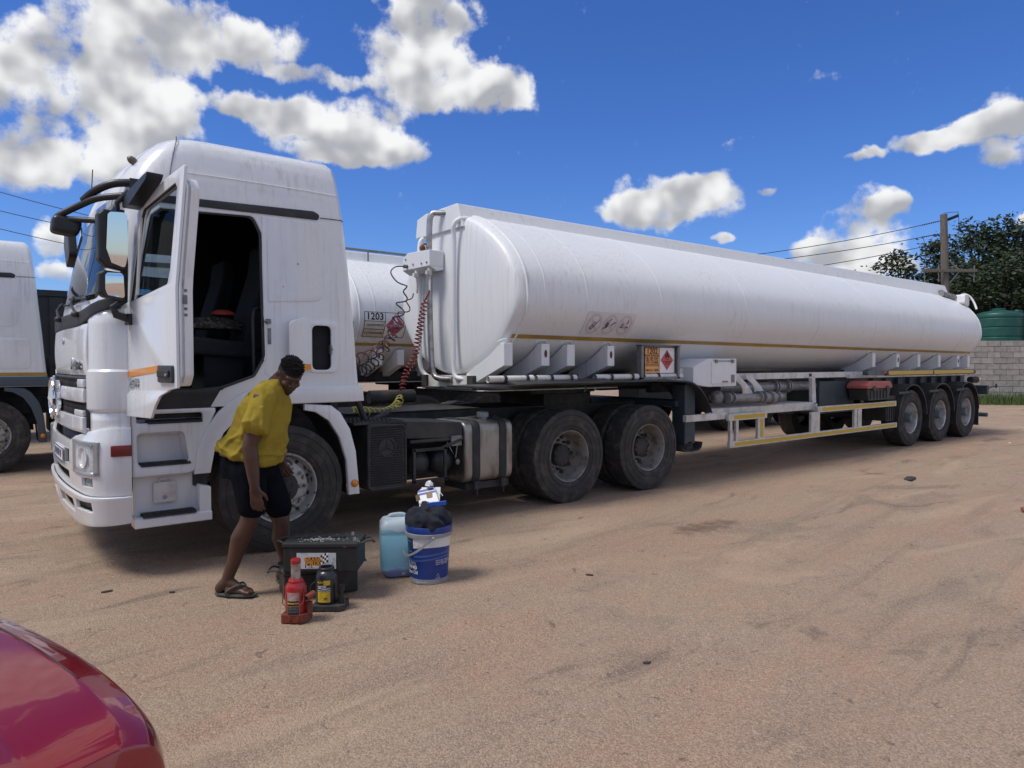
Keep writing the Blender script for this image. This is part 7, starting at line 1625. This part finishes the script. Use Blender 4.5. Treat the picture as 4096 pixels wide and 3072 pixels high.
# ------------------------------------------------------------------ green water tanks behind it
def wtank(label, loc, r=.92, h=2.15):
    t = thing('water_tank', label, 'water tank', loc, 0, 'green water tanks')
    pr = []
    z = 0
    for i in range(5):
        pr += [(r, z), (r, z + .30), (r - .022, z + .325), (r - .022, z + .355), (r, z + .38)]; z += .40
    pr += [(r, z + .08), (r - .03, z + .13), (r * .62, z + .24), (r * .30, z + .29), (0, z + .30)]
    mb = MB(); mb.lathe(pr, axis=(0, 0, 1), n=56); mb.build('shell', mat('tank_green', (.008, .075, .058), .42, var=.1, scale=3, col2=(.014, .10, .08)), t, smooth=35)
    mb = MB(); mb.lathe([(.26, z + .24), (.27, z + .34), (.22, z + .37), (0, z + .38)], axis=(0, 0, 1), n=28); mb.build('lid', MATS['tank_green'], t, smooth=35)
    for dx in (-.12, .10):
        mb = MB(); mb.cyl((dx, -r * .80, z + .15), (dx, -r * .80 - .06, z + .15), .035, n=12); mb.build('inlet', PWHITE, t)
    mb = MB(); mb.obox((0, -r * .80, z + .15), (.30, 0, 0), (0, .08, 0), (0, 0, .12)); mb.build('inlet_box', MATS['tank_green'], t, bevel=.03)
    for k in range(4):
        a = k * PI / 2 + .4; mb = MB(); mb.box(.6 * math.cos(a) - .06, .6 * math.cos(a) + .06, .6 * math.sin(a) - .06, .6 * math.sin(a) + .06, -1.52, -.1); mb.build('stand_leg', CHASSIS, t)
    mb = MB(); mb.box(-.95, .95, -.95, .95, -.1, -.005); mb.build('stand_deck', CHASSIS, t)
    return t
def cam_pt(u, v, z):
    r = Vector((math.sin(YAW), -math.cos(YAW), 0)); up = r.cross(FW); d = FW + r * ((u - 512) / 700) + up * ((384 - v) / 700)
    return CAM + d * z
# (measured once from the photograph; metres)
wtank('left one of two ribbed green water tanks above the block wall', (33.05, 5.05, 1.55)); wtank('second ribbed green water tank cut by the right edge', (34.55, 3.72, 1.55))

# ------------------------------------------------------------------ trees beyond the wall
LEAF = []
for i, c in enumerate(((.030, .055, .018), (.045, .075, .022), (.020, .040, .016), (.060, .085, .030))):
    m, nt, b = new_mat('leaf_%s' % 'abcd'[i]); b.inputs['Base Color'].default_value = (*c, 1); b.inputs['Roughness'].default_value = .6
    nn = nnoise(nt, geoco(nt), 1.3, 2.0); nt.links.new(nmix(nt, nsmooth(nt, nn, .35, .65), (*c, 1), (c[0] * .55, c[1] * .6, c[2] * .6, 1)), b.inputs['Base Color']); LEAF.append(m)
BARK = mat('bark', (.075, .060, .048), .95, var=.2, scale=8)
def tree(name, label, base, blobs, nclump, nleaf, ls, seed, cat='tree'):
    r = random.Random(seed); t = thing(name, label, cat, base, 0, 'trees beyond the wall')
    cl = []
    for k in range(nclump):
        bx, by, bz, ra, rz_ = r.choice(blobs)
        while True:
            p = Vector((r.uniform(-1, 1), r.uniform(-1, 1), r.uniform(-1, 1)))
            if .35 < p.length < 1: break
        cl.append((Vector((bx + p.x * ra, by + p.y * ra, bz + p.z * rz_)), r.uniform(.30, .75)))
    tr = MB(); zt = min(b[2] for b in blobs); hub = Vector((0, 0, zt * .55))
    tr.tube(catmull([(0, 0, -.3), (.08, .05, zt * .3), hub], 4), [.26 - .10 * i / 8 for i in range(9)], 8)
    for (p, rad) in cl[::2]:
        mid = hub.lerp(p, .5) + Vector((r.uniform(-.3, .3), r.uniform(-.3, .3), r.uniform(.0, .4))); pts = catmull([hub, mid, p], 4); tr.tube(pts, [.085 * (1 - .85 * i / 8) for i in range(9)], 5)
    tr.build('trunk', BARK, t, smooth=60)
    vs, fs, ms = [], [], []
    for (p, rad) in cl:
        for i in range(int(nleaf * (rad / .5) ** 2)):
            d = Vector((r.gauss(0, .5), r.gauss(0, .5), r.gauss(0, .36))); c = p + d * rad; a = Vector((r.uniform(-1, 1), r.uniform(-1, 1), r.uniform(-.5, .5))).normalized(); q = a.cross(Vector((r.uniform(-1, 1), r.uniform(-1, 1), r.uniform(-1, 1)))).normalized()
            s = ls * r.uniform(.6, 1.3); o = len(vs); vs += [c - a * s, c + q * s * .45, c + a * s, c - q * s * .45]; fs.append((o, o + 1, o + 2, o + 3)); ms.append(r.choice((0, 0, 1, 2, 2, 3)))
    me = bpy.data.meshes.new('crown'); me.from_pydata([tuple(v) for v in vs], [], fs)
    for m in LEAF: me.materials.append(m)
    me.polygons.foreach_set('material_index', ms)
    o = bpy.data.objects.new('crown', me); COL.objects.link(o); o.parent = t
    return t
tree('tree', 'small dark tree left of the utility pole behind the tanker', (34.6, 9.6, 0), [(-1.1, .9, 5.0, 1.5, 1.0), (-.2, .1, 6.1, 1.1, .95), (1.0, -.7, 5.5, 1.3, 1.0), (-.4, .3, 4.4, 2.0, .9), (.9, -.5, 3.9, 2.0, .9), (2.2, -1.6, 4.8, 1.5, 1.0)], 84, 66, .11, 3)
tree('tree', 'tall spreading tree with open crown right of the utility pole', (38.0, 7.2, 0), [(-.7, .9, 7.2, 1.5, 1.1), (.5, -.1, 7.9, 1.5, .9), (1.9, -1.3, 7.9, 1.6, .95), (3.2, -2.5, 7.5, 1.7, 1.1), (1.2, -.6, 6.9, 2.0, 1.0), (-.6, .6, 5.8, 1.6, 1.1), (2.6, -2.0, 6.8, 1.8, 1.0), (4.2, -3.4, 7.0, 1.8, 1.2)], 150, 66, .12, 11)
tree('tree', 'dense rounded green tree in front of the tall one, above the water tanks', (36.3, 5.9, 0), [(-.9, 1.1, 4.9, 1.5, 1.1), (.6, -.1, 5.9, 1.5, 1.0), (1.9, -1.3, 5.8, 1.6, 1.1), (.8, -.3, 4.5, 2.0, 1.1), (3.0, -2.4, 5.4, 1.7, 1.2), (.0, .5, 3.6, 1.9, .9), (2.2, -1.6, 4.1, 1.8, .9)], 190, 100, .10, 21)
tree('tree', 'low leafy tree filling the gap behind the pole and tanker end', (38.5, 10.6, 0), [(0, 0, 4.2, 2.2, 1.4), (1.6, -1.6, 4.6, 2.0, 1.4), (-1.6, 1.5, 3.8, 1.9, 1.1), (3.2, -3.2, 4.6, 2.0, 1.3)], 120, 75, .12, 31)
# ------------------------------------------------------------------ grass at the foot of the wall
gr = MB(); grng = random.Random(8)
vs, fs = [], []
for i in range(7000):
    s = grng.uniform(2.0, 12.2); d = abs(grng.gauss(0, .40)) + .08; p = W0 + wd_ * s + wn_ * d; h = grng.uniform(.18, .52) * (1.0 - .35 * min(1, d)) * (1.25 if grng.random() < .2 else 1); a = grng.random() * 6.28; w_ = grng.uniform(.006, .014); lean = Vector((math.cos(a), math.sin(a), 0)) * h * grng.uniform(.1, .55); sd = Vector((-math.sin(a), math.cos(a), 0)) * w_; o = len(vs)
    vs += [p - sd, p + sd, p + lean * .4 + sd * .7 + Vector((0, 0, h * .6)), p + lean * .4 - sd * .7 + Vector((0, 0, h * .6)), p + lean + Vector((0, 0, h))]; fs += [(o, o + 1, o + 2, o + 3), (o + 3, o + 2, o + 4)]
me = bpy.data.meshes.new('grass'); me.from_pydata([tuple(v) for v in vs], [], fs)
g_ = link('grass', me, mat('grass_green', (.075, .125, .030), .8, var=.2, scale=3, col2=(.13, .13, .055))); g_['kind'] = 'stuff'; g_['label'] = 'long green grass growing along the foot of the wall'; g_['category'] = 'grass'
# ------------------------------------------------------------------ utility pole and lines
WOOD = mat('pole_wood', (.16, .14, .12), .9, var=.15, scale=5, stretch=(6, 6, .4), col2=(.10, .088, .078))
def pole(label, loc, h):
    t = thing('utility_pole', label, 'utility pole', loc, 0, 'utility poles')
    lean = Vector((-.26, .20, 0))
    mb = MB(); mb.tube([Vector((0, 0, -.5)) - lean * .06, Vector((0, 0, h * .5)) + lean * .5, Vector((0, 0, h)) + lean], [.20, .17, .14], 14); mb.build('post', WOOD, t, smooth=50)
    A = Vector((.787, -.617, 0)); zc = h - 2.5; c = Vector((0, 0, zc)) + lean * .72 + Vector((-.12, -.15, 0))
    mb = MB(); mb.beam(c - A * 1.10, c + A * 1.28, .13, .13); ca = mb.build('crossarm', WOOD, t, bevel=.01)
    mb = MB(); mb.beam(c + A * .55 + Vector((0, 0, .0)), Vector((0, 0, zc + .65)) + lean * .75, .05, .05); mb.beam(c + A * .55, Vector((0, 0, zc - .75)) + lean * .6, .05, .05); mb.build('brace', GREYM, t)
    for s in (-1.0, -.38, 1.18):
        mb = MB(); q = c + A * s; mb.cyl(q + Vector((0, 0, .06)), q + Vector((0, 0, .22)), .03, n=10); mb.cyl(q - Vector((0, 0, .06)), q - Vector((0, 0, .5)), .022, n=8); mb.build('fuse_holder', GREYM, ca)
    mb = MB(); q = Vector((0, 0, h - .22)) + lean
    for k in range(9): mb.lathe([(.02, 0), (.075, .01), (.02, .025)], q + A * (.2 + k * .05) + Vector((0, 0, .02 * k)), A, 10)
    mb.build('insulator', INK, t, smooth=40)
    mb = MB(); mb.tube(catmull([Vector((0, 0, h + .05)) + lean, q + A * .5 + Vector((0, 0, .32)), q + A * .66 + Vector((0, 0, .2)), q + A * .75 - Vector((0, 0, 1.0)), c + A * 1.18 + Vector((0, 0, .3))], 5), .012, 5)
    for s, zt in ((-1.0, h - .95), (-.38, h - 1.35)): mb.tube(catmull([c + A * s + Vector((0, 0, .2)), c + A * (s + .02) + Vector((0, 0, .9)), Vector((0, 0, zt)) + lean - A * .9], 4), .011, 5)
    mb.build('jumper_wire', INK, t)
    return t
PA = Vector((32.45, 6.75, 0)); PB = Vector((-9.3, 38.0, 0))
pole('wooden utility pole with crossarm rising behind the tanker rear', PA, 8.15)
for k, (ha, hb, S) in enumerate(((7.90, 12.75, 4.3), (7.33, 11.3, 3.6), (6.92, 10.6, 3.8))):
    pts = []
    for i in range(61):
        t = i / 60; p = (PA + Vector((-.26, .20, 0))).lerp(PB, t); p.z = ha * (1 - t) + hb * t - 4 * S * t * (1 - t); pts.append(p)
    mb = MB(); mb.tube(pts, .016, 5)
    if True:
        d = (pts[1] - pts[0]).normalized()
        for q in range(8): mb.lathe([(.012, 0), (.04, .012), (.012, .03)], pts[0] + d * (.25 + q * .10), d, 8)
    tag(mb.build('power_line', mat('wire', (.03, .03, .032), .6)), ('topmost of the three overhead lines running to the wooden pole', 'middle one of the three overhead lines running to the wooden pole', 'lowest of the three overhead lines running to the wooden pole')[k], 'power line', 'overhead lines')
p2 = pole('second wooden utility pole out of view to the left', PB, 12.9)

for o in bpy.data.objects:      # print too small to pick apart
    if o.parent and any(o.name.startswith(k) for k in ('lettering', 'placard_print', 'hazard_print', 'name_badge', 'number_badge')): o['kind'] = 'stuff'
